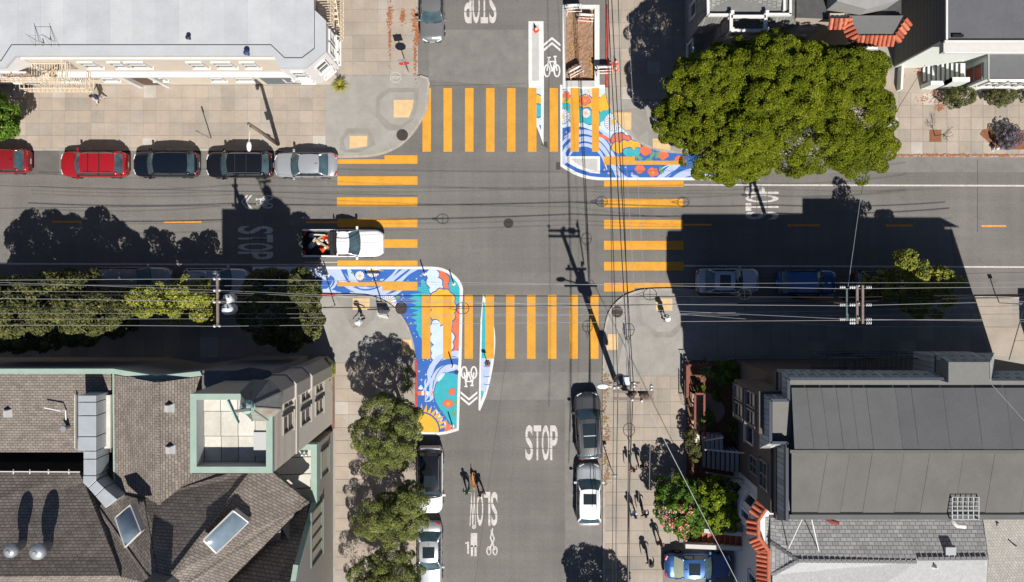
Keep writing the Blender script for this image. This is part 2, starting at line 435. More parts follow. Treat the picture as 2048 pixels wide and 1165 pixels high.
kerb(swp, [(832, 718), (833, 820)], m=REDP, name='red_kerb'); kerb(swp, [(833, 820), (833, 1700)])
# south east corner
se_curve = spline([(1207, 760), (1208, 690), (1212, 650), (1222, 620), (1244, 597), (1270, 585), (1300, 580), (1366, 579)], 4)
se_out = [(1207, 1700)] + se_curve + [(1390, 580), (1400, 594), (2600, 594), (2600, 1700)]
sep = pavement('southeast_pavement', se_out, [(1209, 752, 1366, 1190, 26.2, 25.8), (1398, 620, 2048, 712, 37, 30)], seed=13, mats=[CONC[1], CONC[0], CONC[3], CONC[3], CONC[2], CONC[1]])
conc_area(sep, se_curve[4:] + [(1388, 582), (1388, 752), (1209, 752)], CONCG, .122)
conc_area(sep, [(1268, 594), (1380, 590), (1380, 640), (1345, 675), (1310, 675), (1275, 645)], CONCD, .126, 'kerb_ramp')
conc_area(sep, [(1278, 600), (1372, 600), (1372, 636), (1340, 664), (1314, 664), (1284, 640)], CONCG, .130, 'kerb_ramp')
conc_area(sep, [(1212, 668), (1250, 668), (1236, 730), (1212, 730)], CONCD, .127, 'kerb_ramp')
tactile(sep, [(1311, 597), (1344, 597), (1344, 622), (1311, 622)]); tactile(sep, [(1216, 668), (1235, 668), (1235, 700), (1212, 700)])
kerb(sep, [(1208, 1700)] + se_curve + [(1388, 581), (1400, 595), (2600, 595)])
BRSO = mat('tree_well_soil', (.20, .085, .045), .95, noise=.3, scale=6, bump=.5)

# ---- road markings
def stripes(name, label, rects, parent_cat='crosswalk', mats=YEL, z=.0125):
    root = empty(name, W((rects[0][0] + rects[-1][2]) / 2, (rects[0][1] + rects[-1][3]) / 2), label=label, cat=parent_cat)
    lo = root.location
    for r in rects:
        poly = r if isinstance(r[0], tuple) else [(r[0], r[1]), (r[2], r[1]), (r[2], r[3]), (r[0], r[3])]
        mb = MB().mat(mats); mb.prism([(W(x, y).x - lo.x, W(x, y).y - lo.y) for x, y in poly], 0, z + R.uniform(0, .001), cap0=False)
        mb.build('stripe', root)
    return root
tops = [845, 887, 930, 972, 1014, 1056, 1099, 1141, 1184]
stripes('crosswalk', 'yellow ladder crosswalk across the top street, ending on the poppy and daisy mural', [(x, 176.5, x + (17 if x < 1180 else 14), 304) for x in tops])
stripes('crosswalk', 'yellow ladder crosswalk across the bottom street between the cloud mural and the utility pole', [(x, 590, x + 17, 718) for x in [844, 886, 929, 971, 1012, 1054, 1096, 1139, 1180]])
def strips_h(name, label, polys):
    x, y = polys[1][0], polys[1][1]
    root = empty(name, W(x + 80, 450), label=label, cat='crosswalk'); lo = root.location
    for r in polys:
        poly = r if isinstance(r[0], tuple) else [(r[0], r[1]), (r[2], r[1]), (r[2], r[3]), (r[0], r[3])]
        P = [(W(a, b).x - lo.x, W(a, b).y - lo.y) for a, b in poly]
        MB().mat(YEL).prism(P, 0, .0125 + R.uniform(0, .001), cap0=False).build('stripe', root)
    return root
strips_h('crosswalk', 'yellow ladder crosswalk across the left street, the white pickup stopped on it',
         [[(675, 319), (769, 319), (769, 311), (835, 311), (835, 328), (675, 328)], (675, 353, 835, 370.5), (674, 395, 835, 413), (675, 438, 835, 455),
          (675, 479, 835, 496), (675, 521.5, 835, 532), [(675, 565), (765, 565), (765, 564), (835, 564), (835, 581.5), (765, 581.5), (765, 573), (675, 573)]])
strips_h('crosswalk', 'yellow ladder crosswalk across the right street under the overhead wires',
         [[(1208, 313.5), (1270, 313.5), (1270, 322), (1367, 322), (1367, 330), (1208, 330)], (1208, 362, 1367, 374), (1208, 398, 1367, 415), (1208, 440, 1367, 458),
          (1208, 482, 1367, 500), (1208, 524, 1367, 541.5), [(1208, 566), (1367, 566), (1367, 576), (1270, 576), (1267, 583.5), (1208, 583.5)]])
def line(a, b, w, m, name):
    pa, pb = W(*a), W(*b); d = (pb - pa).normalized(); n = Vector((-d.y, d.x, 0)) * (w / PXM / 2)
    MB().mat(m).face([(q.x, q.y, .0085) for q in (pa - n, pb - n, pb + n, pa + n)]).build(name, road)
line((1368, 370), (2400, 373), 3.2, WHP, 'lane_line'); line((1367, 532), (2400, 536), 3.2, WHP, 'lane_line'); line((-300, 527), (650, 530), 3, WHP, 'lane_line')
line((610, 525), (676, 525), 1.6, WHP, 'lane_line')
for x0, x1, y in [(105, 163, 444), (328, 403, 444.5), (612, 675, 445), (1368, 1423, 450), (1575, 1640, 451), (1772, 1825, 451.5), (1963, 2012, 452.5), (-120, -60, 444)]:
    line((x0, y), (x1, y), 3.6, YELD, 'centre_dash')
for x, y in [(27, 442), (1887, 452)]:
    c = W(x, y); MB().mat(YELD).lathe([(.07, 0), (.06, .02), (.03, .025)], (c.x, c.y, .004), 10).build('lane_reflector', road)

def text_mesh(txt, w, h, name, m, parent, loc, rz, z=.0095, cuts=True, mat_cut=None):
    cu = bpy.data.curves.new('t', 'FONT'); cu.body = txt; cu.offset = .018; cu.space_character = 1.02
    to = bpy.data.objects.new('t', cu); COL.objects.link(to)
    dg = bpy.context.evaluated_depsgraph_get(); me = bpy.data.meshes.new_from_object(to.evaluated_get(dg))
    bpy.data.objects.remove(to); 
    co = np.zeros(len(me.vertices) * 3); me.vertices.foreach_get('co', co); co = co.reshape(-1, 3)
    mn, mx = co.min(0), co.max(0); c = (mn + mx) / 2
    co[:, 0] = (co[:, 0] - c[0]) / (mx[0] - mn[0]) * w; co[:, 1] = (co[:, 1] - c[1]) / (mx[1] - mn[1]) * h; co[:, 2] = 0
    me.vertices.foreach_set('co', co.ravel()); me.materials.clear(); me.materials.append(m); me.name = name
    o = bpy.data.objects.new(name, me); COL.objects.link(o); o.parent = parent; o.location = (loc[0], loc[1], z); o.rotation_euler.z = rz
    return o
def road_text(txt, cx, cy, wpx, hpx, deg, label):
    c = W(cx, cy); root = empty('road_lettering', (c.x, c.y, 0), math.radians(deg), label, 'road marking')
    n = len(txt); w = wpx / PXM; h = hpx / PXM; gap = .09 * w / n
    for i, ch in enumerate(txt):
        lw = w / n - gap
        text_mesh(ch, lw, h, 'letter', WHP, root, (-w / 2 + (i + .5) * w / n, 0), 0)
    # stencil breaks
    for yy in (-.16, .16):
        mb = MB().mat(ASPH); mb.face([(-w/2, yy*h-.022, .0125), (w/2, yy*h-.022, .0125), (w/2, yy*h+.022, .0125), (-w/2, yy*h+.022, .0125)]); 
        mb.build('stencil_break', root)
    return root
road_text('STOP', 960.5, 12, 66, 70, 180, 'white STOP lettering upside down at the top edge of the picture')
road_text('STOP', 1083, 886, 66, 70, 0, 'white STOP lettering, upright, left of the dark grey suv')
road_text('STOP', 511, 486, 68, 70, -90, 'white STOP lettering in the building shadow behind the pickup')
road_text('STOP', 1524, 406, 68, 66, 90, 'white STOP lettering below the big green tree, half in shadow')
road_text('SLOW', 967, 1018, 57, 68, 180, 'white SLOW lettering, upside down, under the dog walkers')

def ribbon(mb, pts, w, z):
    P = [Vector((p[0], p[1])) for p in pts]; Lf, Rt = [], []
    for i, p in enumerate(P):
        d = (P[min(i + 1, len(P) - 1)] - P[max(i - 1, 0)]).normalized(); n = Vector((-d.y, d.x)) * w / 2
        Lf.append(p + n); Rt.append(p - n)
    for i in range(len(P) - 1):
        mb.face([(q.x, q.y, z) for q in (Rt[i], Rt[i + 1], Lf[i + 1], Lf[i])])
def bike(cx, cy, s, deg, label, chev=True):
    """bicycle symbol about 1.3 m wide and chevrons ahead of it"""
    c = W(cx, cy); root = empty('bike_lane_symbol', (c.x, c.y, 0), math.radians(deg), label, 'road marking')
    m = MB().mat(WHM if chev == 2 else WHP)
    for x in (-.36, .36):
        ribbon(m, arc(x, -.62, .2, .42, 0, 360, 20), .11, .0095)
    for pts, zz in [([(-.36, -.62), (-.22, .35)], .0103), ([(.36, -.62), (.2, .42)], .0103), ([(-.22, .05), (.22, .05)], .0111), ([(-.2, .1), (.05, -.66)], .0119),
                ([(.22, .1), (.02, -.66)], .0127), ([(-.34, .35), (-.1, .35)], .0111), ([(.1, .42), (.34, .42)], .0119), ([(-.08, -.62), (.2, -.62)], .0135)]:
        ribbon(m, pts, .1, zz)
    for v in m.v: pass
    m.v = [(x * s, y * s, z) for x, y, z in m.v]
    m.build('bicycle', root)
    if chev:
        for k, y in enumerate((1.05, 1.42)):
            q = MB().mat(WHM if chev == 2 else WHP)
            for sx in (-1, 1):
                q.face([(0, (y + .42) * s, .0095), (0, (y + .24) * s, .0095), (sx * .62 * s, (y - .28) * s, .0095), (sx * .62 * s, (y - .10) * s, .0095)][::(-1 if sx > 0 else 1)])
            q.build('chevron', root)
    return root
bike(1104, 125, 1.0, 0, 'white bicycle symbol and double chevron pointing up, between the white islands', 2)
bike(938, 762, .98, 180, 'white bicycle symbol and chevron pointing down, beside the wave mural', 2)
bike(522, 404, .8, 90, 'faint bicycle symbol half shaded below the parked dark suv')
c = W(967, 1085); root = empty('pedestrian_symbol', (c.x, c.y, 0), math.pi, 'white person and small bicycle symbols under the SLOW lettering', 'road marking')
m = MB().mat(WHP)
ribbon(m, arc(.62, -1.0, .09, .09, 0, 360, 10), .09, .0095); m.box((.62, -.15, .0095), (.42, .9, .002)); m.box((.52, .55, .0095), (.14, .7, .002)); m.box((.75, .55, .0095), (.14, .7, .002))
m.box((1.0, .35, .0095), (.12, .8, .002)); m.box((1.12, .05, .0095), (.14, .1, .002)); m.build('person_mark', root)
root.scale = (1.12, 1.12, 1)
m = MB().mat(WHP)
for x in (-.75, -.35): ribbon(m, arc(x, .55, .13, .26, 0, 360, 14), .08, .0095)
ribbon(m, [(-.75, .5), (-.45, -.3), (-.6, -.9)], .1, .0103); ribbon(m, [(-.35, .5), (-.7, -.2), (-.5, -.8)], .1, .0111); m.build('rider_mark', root)
# manholes and drains
def round_cover(x, y, r, name, label, cat, grate=False):
    c = W(x, y); root = empty(name, (c.x, c.y, 0), 0, label, cat)
    m = MB().mat(IRON); m.lathe([(r, -.02), (r, .012), (r * .86, .012), (r * .84, .004)], (0, 0, 0), 24); m.build('ring', root)
    q = MB().mat(IRON)
    for i in range(-3, 4):
        h = math.sqrt(max(0, 1 - (i / 4) ** 2)) * r * .82
        q.box((i * r / 4.2, 0, .013), (r * .10, 2 * h, .016))
        if not grate: q.box((0, i * r / 4.2, .0145), (2 * h, r * .07, .016))
    q.build('bars', root); return root
round_cover(1017, 447, .36, 'manhole_cover', 'round iron manhole cover in the middle of the intersection', 'manhole cover')
for x, y, l in [(805, 271, 'round storm drain grate on the top left corner kerb'), (803, 618, 'round storm drain grate at the inner edge of the daisy mural'), (1234, 624, 'round storm drain grate at the kerb near the utility pole corner')]:
    o = round_cover(x, y, .42, 'storm_drain', l, 'drain', True); o.location.z = .13
o = round_cover(913, 744, .16, 'valve_cover', 'small yellow ringed valve cover beside the wave mural', 'cover')
# stop emblem painted on pavement
c = W(792, 156); root = empty('pavement_stencil', (c.x, c.y, .13), 0, 'white octagon STOP stencil on the pavement by the kerb ramp', 'pavement marking')
mq = MB().mat(WHP); ribbon(mq, arc(0, 0, .4, .4, 22.5, 382.5, 8), .04, .003); mq.build('octagon', root)
text_mesh('STOP', .55, .22, 'letters', WHP, root, (0, 0), 0, z=.003)
# ------------------------------------------------------------------ street murals (one flat painted sheet each)
PAINT = {k: mat('mural_' + k, c, .75, noise=.09, scale=1.6, fine=.07, bump=.25, bscale=35) for k, c in dict(
    white=(.60, .60, .595), blue=(.028, .11, .38), sky=(.37, .45, .62), pale=(.46, .56, .63), teal=(.035, .35, .41), dteal=(.018, .18, .28),
    gold=(.60, .35, .035), coral=(.56, .135, .065), line=(.06, .07, .27), green=(.13, .27, .09), peach=(.58, .38, .22), grey=(.42, .42, .41), dirt=(.2, .1, .06)).items()}
PK = list(PAINT)
class Mural:
    def __init__(s, outline): s.shapes = [(outline, 'white')]; s.outline = outline; s.clip = None
    def p(s, pts, c): s.shapes.append((pts, c)); return s
    def rib(s, pts, w, c, taper=True, n=6):
        q = spline(pts, n); P = [Vector(a) for a in q]; A, B = [], []
        for i, p in enumerate(P):
            d = (P[min(i + 1, len(P) - 1)] - P[max(i - 1, 0)])
            if d.length < 1e-6: continue
            d.normalize()
            t = i / (len(P) - 1); ww = w * (math.sin(math.pi * min(max(t, .04), .96)) ** .6 if taper else 1) / 2
            nrm = Vector((-d.y, d.x)) * ww; A.append(tuple(p + nrm)); B.append(tuple(p - nrm))
        for i in range(len(A) - 1): s.shapes.append(([A[i], A[i + 1], B[i + 1], B[i]], c))
        return s
    def circ(s, x, y, r, c, n=10): s.p(arc(x, y, r, r, 0, 360 - 360 / n, n - 1), c)
    def star(s, x, y, r=2.2, c='peach'): s.p([(x + (r if i % 2 == 0 else r * .32) * math.cos(i * math.pi / 4), y + (r if i % 2 == 0 else r * .32) * math.sin(i * math.pi / 4)) for i in range(8)], c)
    def daisy(s, x, y, r, n=14):
        for i in range(n):
            a = 2 * math.pi * i / n; d = Vector((math.cos(a), math.sin(a))); q = Vector((-d.y, d.x)); o = Vector((x, y)); w = r * .20
            s.p([tuple(o + d * r * t + q * w * u * 1.22) for t, u in ((.15, -.5), (.7, -1), (.93, -.75), (1.04, 0), (.93, .75), (.7, 1), (.15, .5))], 'line')
            s.p([tuple(o + d * r * t + q * w * u) for t, u in ((.2, -.5), (.7, -.95), (.9, -.7), (1, 0), (.9, .7), (.7, .95), (.2, .5))], 'white')
        s.circ(x, y, r * .26, 'gold')
    def poppy(s, x, y, r, rot=0.0, front=False):
        def tr(pts): 
            cr, sr = math.cos(rot), math.sin(rot); return [(x + r * (a * cr - b * sr), y + r * (a * sr + b * cr)) for a, b in pts]
        sh = spline([(-1, .1), (-.62, -.55), (-.3, -.75), (0, -.62), (.35, -.78), (.7, -.5), (1, .12), (.5, .5), (.1, .8), (-.2, .75), (-.6, .45)], 3, True)
        s.p(tr([(a * 1.07, b * 1.07) for a, b in sh]), 'line'); s.p(tr(sh), 'coral')
        if front:
            s.p(tr(arc(0, .0, .55, .42, 0, 340, 9)), 'coral'); 
            for i in range(5): a = i * 1.257; s.star(x + r * .16 * math.cos(a), y + r * .16 * math.sin(a), r * .16, 'gold')
    def leaf(s, x, y, L_, rot, c='green'):
        d = Vector((math.cos(rot), math.sin(rot))); q = Vector((-d.y, d.x)); o = Vector((x, y))
        s.p([tuple(o + d * L_ * t + q * L_ * u) for t, u in ((0, 0), (.3, -.2), (.7, -.2), (1, 0), (.7, .2), (.3, .2))], c)
    def frond(s, x, y, L_, rot, c='green'):
        for k in range(4):
            for sg in (-1, 1):
                bx = x + math.cos(rot) * L_ * (k + .6) / 4; by = y + math.sin(rot) * L_ * (k + .6) / 4
                s.leaf(bx, by, L_ * .42, rot + sg * .8, c)
        s.rib([(x, y), (x + math.cos(rot) * L_, y + math.sin(rot) * L_)], L_ * .12, c, False, 1)
    def cloud(s, pts, c, ol='line', w=2.2, bumps=3):
        """scalloped outline from pts"""
        out = []; n = len(pts)
        for i in range(n):
            a, b = Vector(pts[i]), Vector(pts[(i + 1) % n]); d = b - a; L_ = d.length; nrm = Vector((d.y, -d.x)).normalized()
            for k in range(7):
                t = k / 7; out.append(tuple(a + d * t + nrm * math.sin(math.pi * t) * L_ * .26))
        if ol:
            cx = sum(p[0] for p in out) / len(out); cy = sum(p[1] for p in out) / len(out)
            s.p([(cx + (x - cx) * (1 + w / max(8, math.hypot(x - cx, y - cy))), cy + (y - cy) * (1 + w / max(8, math.hypot(x - cx, y - cy)))) for x, y in out], ol)
        s.p(out, c)
    def dashes(s, poly, c, dx=3.4, dy=3.0):
        xs = [p[0] for p in poly]; ys = [p[1] for p in poly]; r = 0; y = min(ys) + 2
        while y < max(ys):
            x = min(xs) + (r % 2) * dx / 2 + 1
            while x < max(xs):
                if inpoly(x - .6, y, poly) and inpoly(x + 2.0, y, poly): s.p([(x, y - .3), (x + 1.5, y - .3), (x + 1.5, y + .3), (x, y + .3)], c)
                x += dx
            y += dy; r += 1
    def build(s, name, z, label, cat='street mural', inner=None, border=None):
        """clip everything but the first shape to inner; drop triangles outside the outline"""
        vs, fs, cols = [], [], []
        allsh = [(s.outline, 'white')]
        inn = inner or s.outline
        allsh.append((inn, '#inner'))
        allsh += s.shapes[1:]
        for pts, c in allsh:
            P = []
            for q in pts:
                v = Vector((round(q[0], 3), round(q[1], 3)))
                if not P or (v - P[-1]).length > .02: P.append(v)
            if len(P) > 1 and (P[0] - P[-1]).length < .02: P.pop()
            if len(P) < 3: continue
            a = sum(P[i].x * P[(i + 1) % len(P)].y - P[(i + 1) % len(P)].x * P[i].y for i in range(len(P)))
            if a < 0: P = P[::-1]
            b = len(vs); vs += P; fs.append(list(range(b, b + len(P)))); cols.append(c)
        ov, oe, of, _, _, orig = delaunay_2d_cdt(vs, [], fs, 1, 1e-3, True)
        mb = MB(); lo = W(s.outline[0][0], s.outline[0][1])
        for c in PK: mb.mat(PAINT[c])
        idx = {c: i for i, c in enumerate(PK)}
        mb.v = [((p.x - NX) / PXM - lo.x, (NY - p.y) / PXM - lo.y, 0) for p in ov]
        for f, o in zip(of, orig):
            o = set(o)
            if 0 not in o: continue
            if 1 in o:
                k = max(i for i in o if i != 1) if len(o - {0, 1}) else 0
            else: k = 0
            mb.f.append(list(f)[::-1]); mb.m.append(idx[cols[k]]); mb.sm.append(False)
        o = mb.build(name, loc=(lo.x, lo.y, z)); return tag(o, label, cat)
MZ = .0075
# --- south west mural
edge = spline([(838, 533.5), (874, 534.6), (895, 541), (912, 553), (922, 566), (926, 577)], 5)
inner_e = spline([(838, 539), (872, 540), (892, 546), (906, 556), (916, 569), (919.5, 578)], 5)
kerbline = sw_curve[::-1]
kl = [(x, y - 1.5 if x < 760 else y) for x, y in kerbline]
outl = [(505, 533.5)] + edge + [(923, 720), (919.5, 800), (917.5, 861.5), (893, 868.5), (874, 871), (850, 871), (834, 868.5), (834, 722)] + kl + [(505, 586)]
inn = [(509, 539)] + inner_e + [(919, 640), (917, 720), (914.5, 800), (913.5, 857), (893, 863), (874, 865.5), (850, 865), (834, 864), (834, 722)] + kl + [(509, 583)]
mu = Mural(outl)
mu.p([(500, 530), (930, 530), (930, 880), (500, 880)], 'blue')
# waves along the top strip
for pts, w in [([(620, 545), (650, 538), (672, 545), (690, 562), (705, 575), (735, 592)], 20), ([(560, 545), (600, 540), (640, 548), (652, 560)], 16),
               ([(640, 585), (662, 578), (672, 565), (668, 552), (650, 546), (634, 552), (627, 566)], 5.5), ([(628, 572), (640, 582), (660, 583), (690, 590)], 9),
               ([(695, 530), (702, 552), (716, 574), (742, 583), (765, 575), (782, 552), (800, 533)], 15), ([(735, 588), (765, 585), (790, 568), (815, 545), (850, 530)], 14),
               ([(700, 585), (738, 594), (780, 592), (810, 575)], 9), ([(510, 575), (540, 560), (570, 562), (600, 576)], 12), ([(760, 560), (785, 560), (805, 545), (832, 530)], 10)]:
    mu.rib(pts, w, 'sky')
for pts, w in [([(681, 536), (690, 552), (700, 566), (720, 578)], 4.5), ([(705, 574), (728, 580), (750, 577), (768, 568)], 3.5), ([(762, 566), (780, 550), (795, 534)], 4), ([(785, 566), (803, 552), (826, 534)], 4.5),
               ([(672, 585), (690, 580), (697, 588)], 3), ([(632, 576), (650, 575), (663, 566), (666, 556)], 2.2), ([(690, 560), (706, 570), (725, 573), (748, 571)], 2.4)]:
    mu.rib(pts, w, 'blue')
for pts in ([(628, 560), (634, 548), (650, 544)], [(646, 584), (660, 574), (666, 562)], [(700, 538), (712, 560), (724, 572)]): mu.rib(pts, 1.6, 'pale')
mu.leaf(708, 548, 8, 3.6); mu.leaf(726, 553, 8, .8); mu.leaf(758, 541, 10, 0.1); mu.leaf(790, 597, 12, -.4)
mu.daisy(719.5, 552, 9.5); mu.daisy(746, 541, 14.5, 18); mu.daisy(778, 606, 16, 18)
for x, y in [(650, 559), (640, 565), (833, 558), (842, 552), (805, 590), (822, 647)]: mu.star(x, y, 2.8)
for x, y in [(668, 575), (656, 583), (745, 561), (752, 559), (816, 561), (795, 586), (803, 600), (815, 636), (828, 667), (833, 674), (806, 596), (847, 721), (855, 719), (861, 721)]: mu.circ(x, y, 1.0, 'white', 6)
# city skyline in teal
bld = [(906, 566)]
sk = [(836, 562), (836, 574), (842, 574), (842, 560), (848, 560), (848, 563), (856, 563), (862, 560), (864, 600), (864, 700), (838, 672), (836, 664), (832, 660), (834, 650), (826, 646), (834, 641), (822, 636), (836, 630), (824, 626), (838, 621),
      (818, 617), (834, 611), (820, 606), (838, 602), (816, 598), (830, 592), (818, 589), (846, 586), (836, 582)]
mu.p(sk, 'teal')
for i in range(26):
    y = 564 + i * 4.2
    for j in range(7):
        x = 840 + j * 3.2
        if inpoly(x, y, sk): mu.p([(x, y), (x + 1.4, y), (x + 1.4, y + 1.6), (x, y + 1.6)], 'dteal')
# clouds column
right = [(886, 530), (932, 530), (932, 720), (895, 720), (868, 560)]
mu.p([(876, 555), (932, 530), (932, 640), (905, 632), (895, 600)], 'teal')
tp = [(893, 546), (922, 556), (922, 622), (906, 604), (897, 585)]; mu.p(tp, 'teal'); mu.dashes(tp, 'dteal')
mu.cloud([(874, 540), (890, 546), (895, 570), (893, 584), (880, 573), (874, 560)], 'coral')
mu.cloud([(858, 540), (872, 540), (876, 556), (884, 570), (882, 582), (866, 590), (860, 575), (856, 556)], 'pale')
mu.cloud([(905, 622), (918, 612), (920, 640), (920, 672), (904, 706), (898, 690), (906, 668), (902, 648), (904, 634)], 'coral')
mu.cloud([(862, 600), (872, 584), (888, 580), (900, 586), (908, 606), (908, 626), (904, 642), (896, 658), (880, 654), (866, 640), (864, 620)], 'gold')
mu.cloud([(864, 648), (872, 640), (880, 654), (896, 656), (903, 664), (905, 684), (898, 704), (886, 716), (870, 722), (864, 706), (868, 690), (864, 668)], 'pale')
# big swirl
for pts, w, c in [([(862, 752), (868, 728), (885, 714), (912, 712), (930, 722)], 13, 'sky'), ([(845, 785), (858, 762), (858, 742), (868, 726)], 7, 'sky'),
                  ([(862, 800), (866, 770), (880, 745), (905, 735), (932, 742)], 17, 'sky'), ([(850, 803), (862, 780), (864, 760), (876, 740)], 6, 'sky'),
                  ([(858, 745), (860, 733), (868, 722)], 3, 'sky'), ([(900, 706), (910, 708), (925, 704)], 12, 'sky'), ([(850, 800), (852, 785), (850, 765), (853, 758)], 3, 'sky')]:
    mu.rib(pts, w, c)
for pts in ([(868, 765), (876, 744), (892, 730), (915, 728)], [(870, 735), (886, 718), (908, 714), (920, 720)], [(865, 780), (868, 760)]): mu.rib(pts, 1.8, 'line')
hill = [(918, 752), (905, 747), (888, 746), (880, 757), (872, 770), (868, 785), (870, 800), (878, 815), (890, 832), (902, 850), (912, 858), (925, 860), (925, 752)]
mu.p([(x - 1.5, y - 1) for x, y in hill], 'line'); mu.p(hill, 'teal'); mu.dashes(hill, 'dteal', 3.6, 2.6)
mu.p(spline([(876, 764), (876, 756), (884, 748), (890, 747), (884, 757)], 3, True), 'pale')
mu.poppy(904, 784, 8.5, -.9); mu.poppy(896, 808, 11, .2, True); mu.frond(904, 822, 12, .9); mu.frond(907, 802, 9, .1); mu.frond(912, 800, 10, 1.6)
# bridge tower red / white
for x0, x1, c in [(834, 850, 'coral'), (843, 848, 'white'), (853, 857, 'white'), (862, 867, 'coral')]: mu.p([(x0, 783), (x1, 783), (x1, 791), (x0, 791)], c)
mu.p([(836, 778), (839, 773), (842, 770), (845, 774), (847, 778), (842, 780)], 'pale')
for x, y in [(852, 749.5), (838, 743), (843, 760)]: mu.star(x, y, 3.2)
for x, y in [(860, 803), (869, 814), (834, 740), (867, 803)]: mu.circ(x, y, .9, 'white', 6)
mu.rib([(862, 783), (866, 796), (858, 802), (850, 804)], 3, 'sky')
# sun and rays
mu.p([(872, 818), (886, 838), (880, 846), (872, 835)], 'pale'); mu.p([(888, 846), (893, 840), (895, 850), (890, 857)], 'pale')
mu.p(spline([(889, 838), (897, 848), (912, 857), (913, 862), (896, 866), (888, 866), (892, 850)], 3, True), 'coral')
for i in range(9):
    a = math.radians(-88 + i * 11.2 * 1.0 - 12); cx, cy = 842, 862
    d = Vector((math.cos(a), math.sin(a))); q = Vector((-d.y, d.x)); o = Vector((cx, cy)); r0 = 38.5
    tip = o + d * 55; 
    mu.p([tuple(o + d * (r0 - 1) + q * 4.6), tuple(tip + d * 1.5), tuple(o + d * (r0 - 1) - q * 4.6)], 'line')
    mu.p([tuple(o + d * r0 + q * 3.6), tuple(tip), tuple(o + d * r0 - q * 3.6)], 'gold')
mu.p(arc(842, 862, 37, 37, 0, 350, 34), 'line'); mu.p(arc(842, 862, 35.5, 35.5, 0, 350, 34), 'gold')
mu.build('street_mural', MZ, 'blue mural with daisies, clouds, teal skyline and a yellow sun, wrapping the bottom left corner', inner=inn)
# --- north east mural
nk = [(x, y) for x, y in ne_curve]
o_out = [(1120, 170), (1209, 170), (1212, 176)] + nk + [(1520, 309), (1520, 361), (1210, 361)] + spline([(1200, 361), (1180, 359), (1160, 354), (1140, 345), (1121, 333)], 4)
o_in = [(1124.5, 178), (1209, 178)] + nk + [(1520, 309), (1520, 355.5), (1210, 355.5)] + spline([(1200, 355), (1182, 353), (1162, 348), (1143, 339), (1125, 328)], 4)
m2 = Mural(o_out)
m2.p([(1110, 160), (1530, 160), (1530, 370), (1110, 370)], 'blue')
m2.p([(1120, 160), (1215, 160), (1280, 300), (1120, 300)], 'pale')
m2.cloud([(1115, 198), (1140, 195), (1160, 194), (1185, 200), (1200, 197), (1218, 190), (1230, 225), (1212, 226), (1198, 232), (1180, 220), (1158, 219), (1140, 210), (1120, 212)], 'gold')
m2.cloud([(1115, 215), (1130, 208), (1148, 222), (1168, 218), (1182, 222), (1200, 228), (1210, 222), (1225, 225), (1212, 244), (1198, 250), (1182, 248), (1168, 242), (1155, 248), (1140, 240), (1118, 245)], 'teal')
m2.p(spline([(1120, 262), (1128, 256), (1150, 252), (1168, 252), (1186, 258), (1200, 262), (1226, 300), (1230, 330), (1120, 330)], 3, True), 'blue')
for pts, w, c in [([(1118, 300), (1128, 284), (1145, 270), (1165, 264), (1185, 268), (1204, 280), (1220, 300), (1235, 330), (1250, 362)], 9, 'sky'),
                  ([(1124, 330), (1128, 305), (1145, 286), (1168, 278), (1190, 284), (1208, 300), (1222, 325), (1236, 362)], 10, 'sky'),
                  ([(1135, 318), (1148, 298), (1168, 290), (1190, 297), (1204, 312), (1214, 340)], 7, 'sky'), ([(1128, 276), (1142, 266), (1160, 260)], 3.5, 'sky'),
                  ([(1195, 258), (1210, 268), (1228, 288), (1240, 312)], 7, 'sky'), ([(1150, 250), (1170, 252), (1192, 262)], 8, 'pale'), ([(1124, 340), (1130, 330), (1128, 300)], 7, 'sky')]:
    m2.rib(pts, w, c)
m2.rib([(1196, 270), (1208, 274), (1220, 282), (1230, 294)], 6, 'coral', False)
m2.rib([(1130, 328), (1150, 343), (1175, 351), (1200, 354)], 5, 'blue', False)
m2.p(spline([(1200, 248), (1215, 240), (1234, 245), (1248, 268), (1232, 272), (1214, 266)], 3, True), 'pale')
m2.cloud([(1224, 276), (1238, 268), (1250, 272), (1262, 280), (1254, 290), (1240, 284), (1228, 288)], 'coral')
m2.cloud([(1224, 292), (1240, 286), (1256, 284), (1268, 283), (1282, 296), (1270, 302), (1256, 296), (1246, 302), (1230, 304)], 'gold')
m2.cloud([(1246, 305), (1256, 297), (1266, 302), (1280, 298), (1274, 312), (1262, 312)], 'teal')
for pts, w, c in [([(1216, 318), (1228, 335), (1245, 352), (1262, 362)], 11, 'sky'), ([(1232, 328), (1244, 345), (1262, 358)], 3, 'blue'), ([(1262, 350), (1285, 362)], 7, 'sky'),
                  ([(1310, 362), (1330, 350), (1352, 330), (1372, 320)], 15, 'sky'), ([(1322, 362), (1345, 345), (1365, 338)], 3, 'blue'), ([(1340, 362), (1375, 346), (1420, 340)], 14, 'sky'),
                  ([(1318, 342), (1330, 334), (1345, 328)], 2, 'pale'), ([(1375, 358), (1420, 352), (1500, 345)], 9, 'sky')]:
    m2.rib(pts, w, c)
for x, y, r, rot in [(1291, 302, 13, .1), (1326, 311, 12, .0), (1280, 339, 11, .1), (1360, 320, 11, .2)]: m2.poppy(x, y, r, rot)
m2.poppy(1306, 345, 12, .3, True); m2.poppy(1133, 191, 9, 1.2); m2.poppy(1170, 202, 12, .1, True)
for x, y, a in [(1272, 311, .6), (1290, 322, -.2), (1300, 316, -.9), (1312, 318, -1.2), (1320, 334, 1.2), (1345, 322, .4)]: m2.frond(x, y, 13, a)
for x, y, a in [(1126, 182, -1.2), (1128, 178, -.5), (1163, 190, -1.7), (1128, 206, -1), (1132, 212, .4)]: m2.frond(x, y, 10, a)
m2.daisy(1125, 233, 15, 18); m2.daisy(1172, 227, 9.5, 16); m2.daisy(1226, 244, 18, 20); m2.daisy(1177, 183, 8, 12)
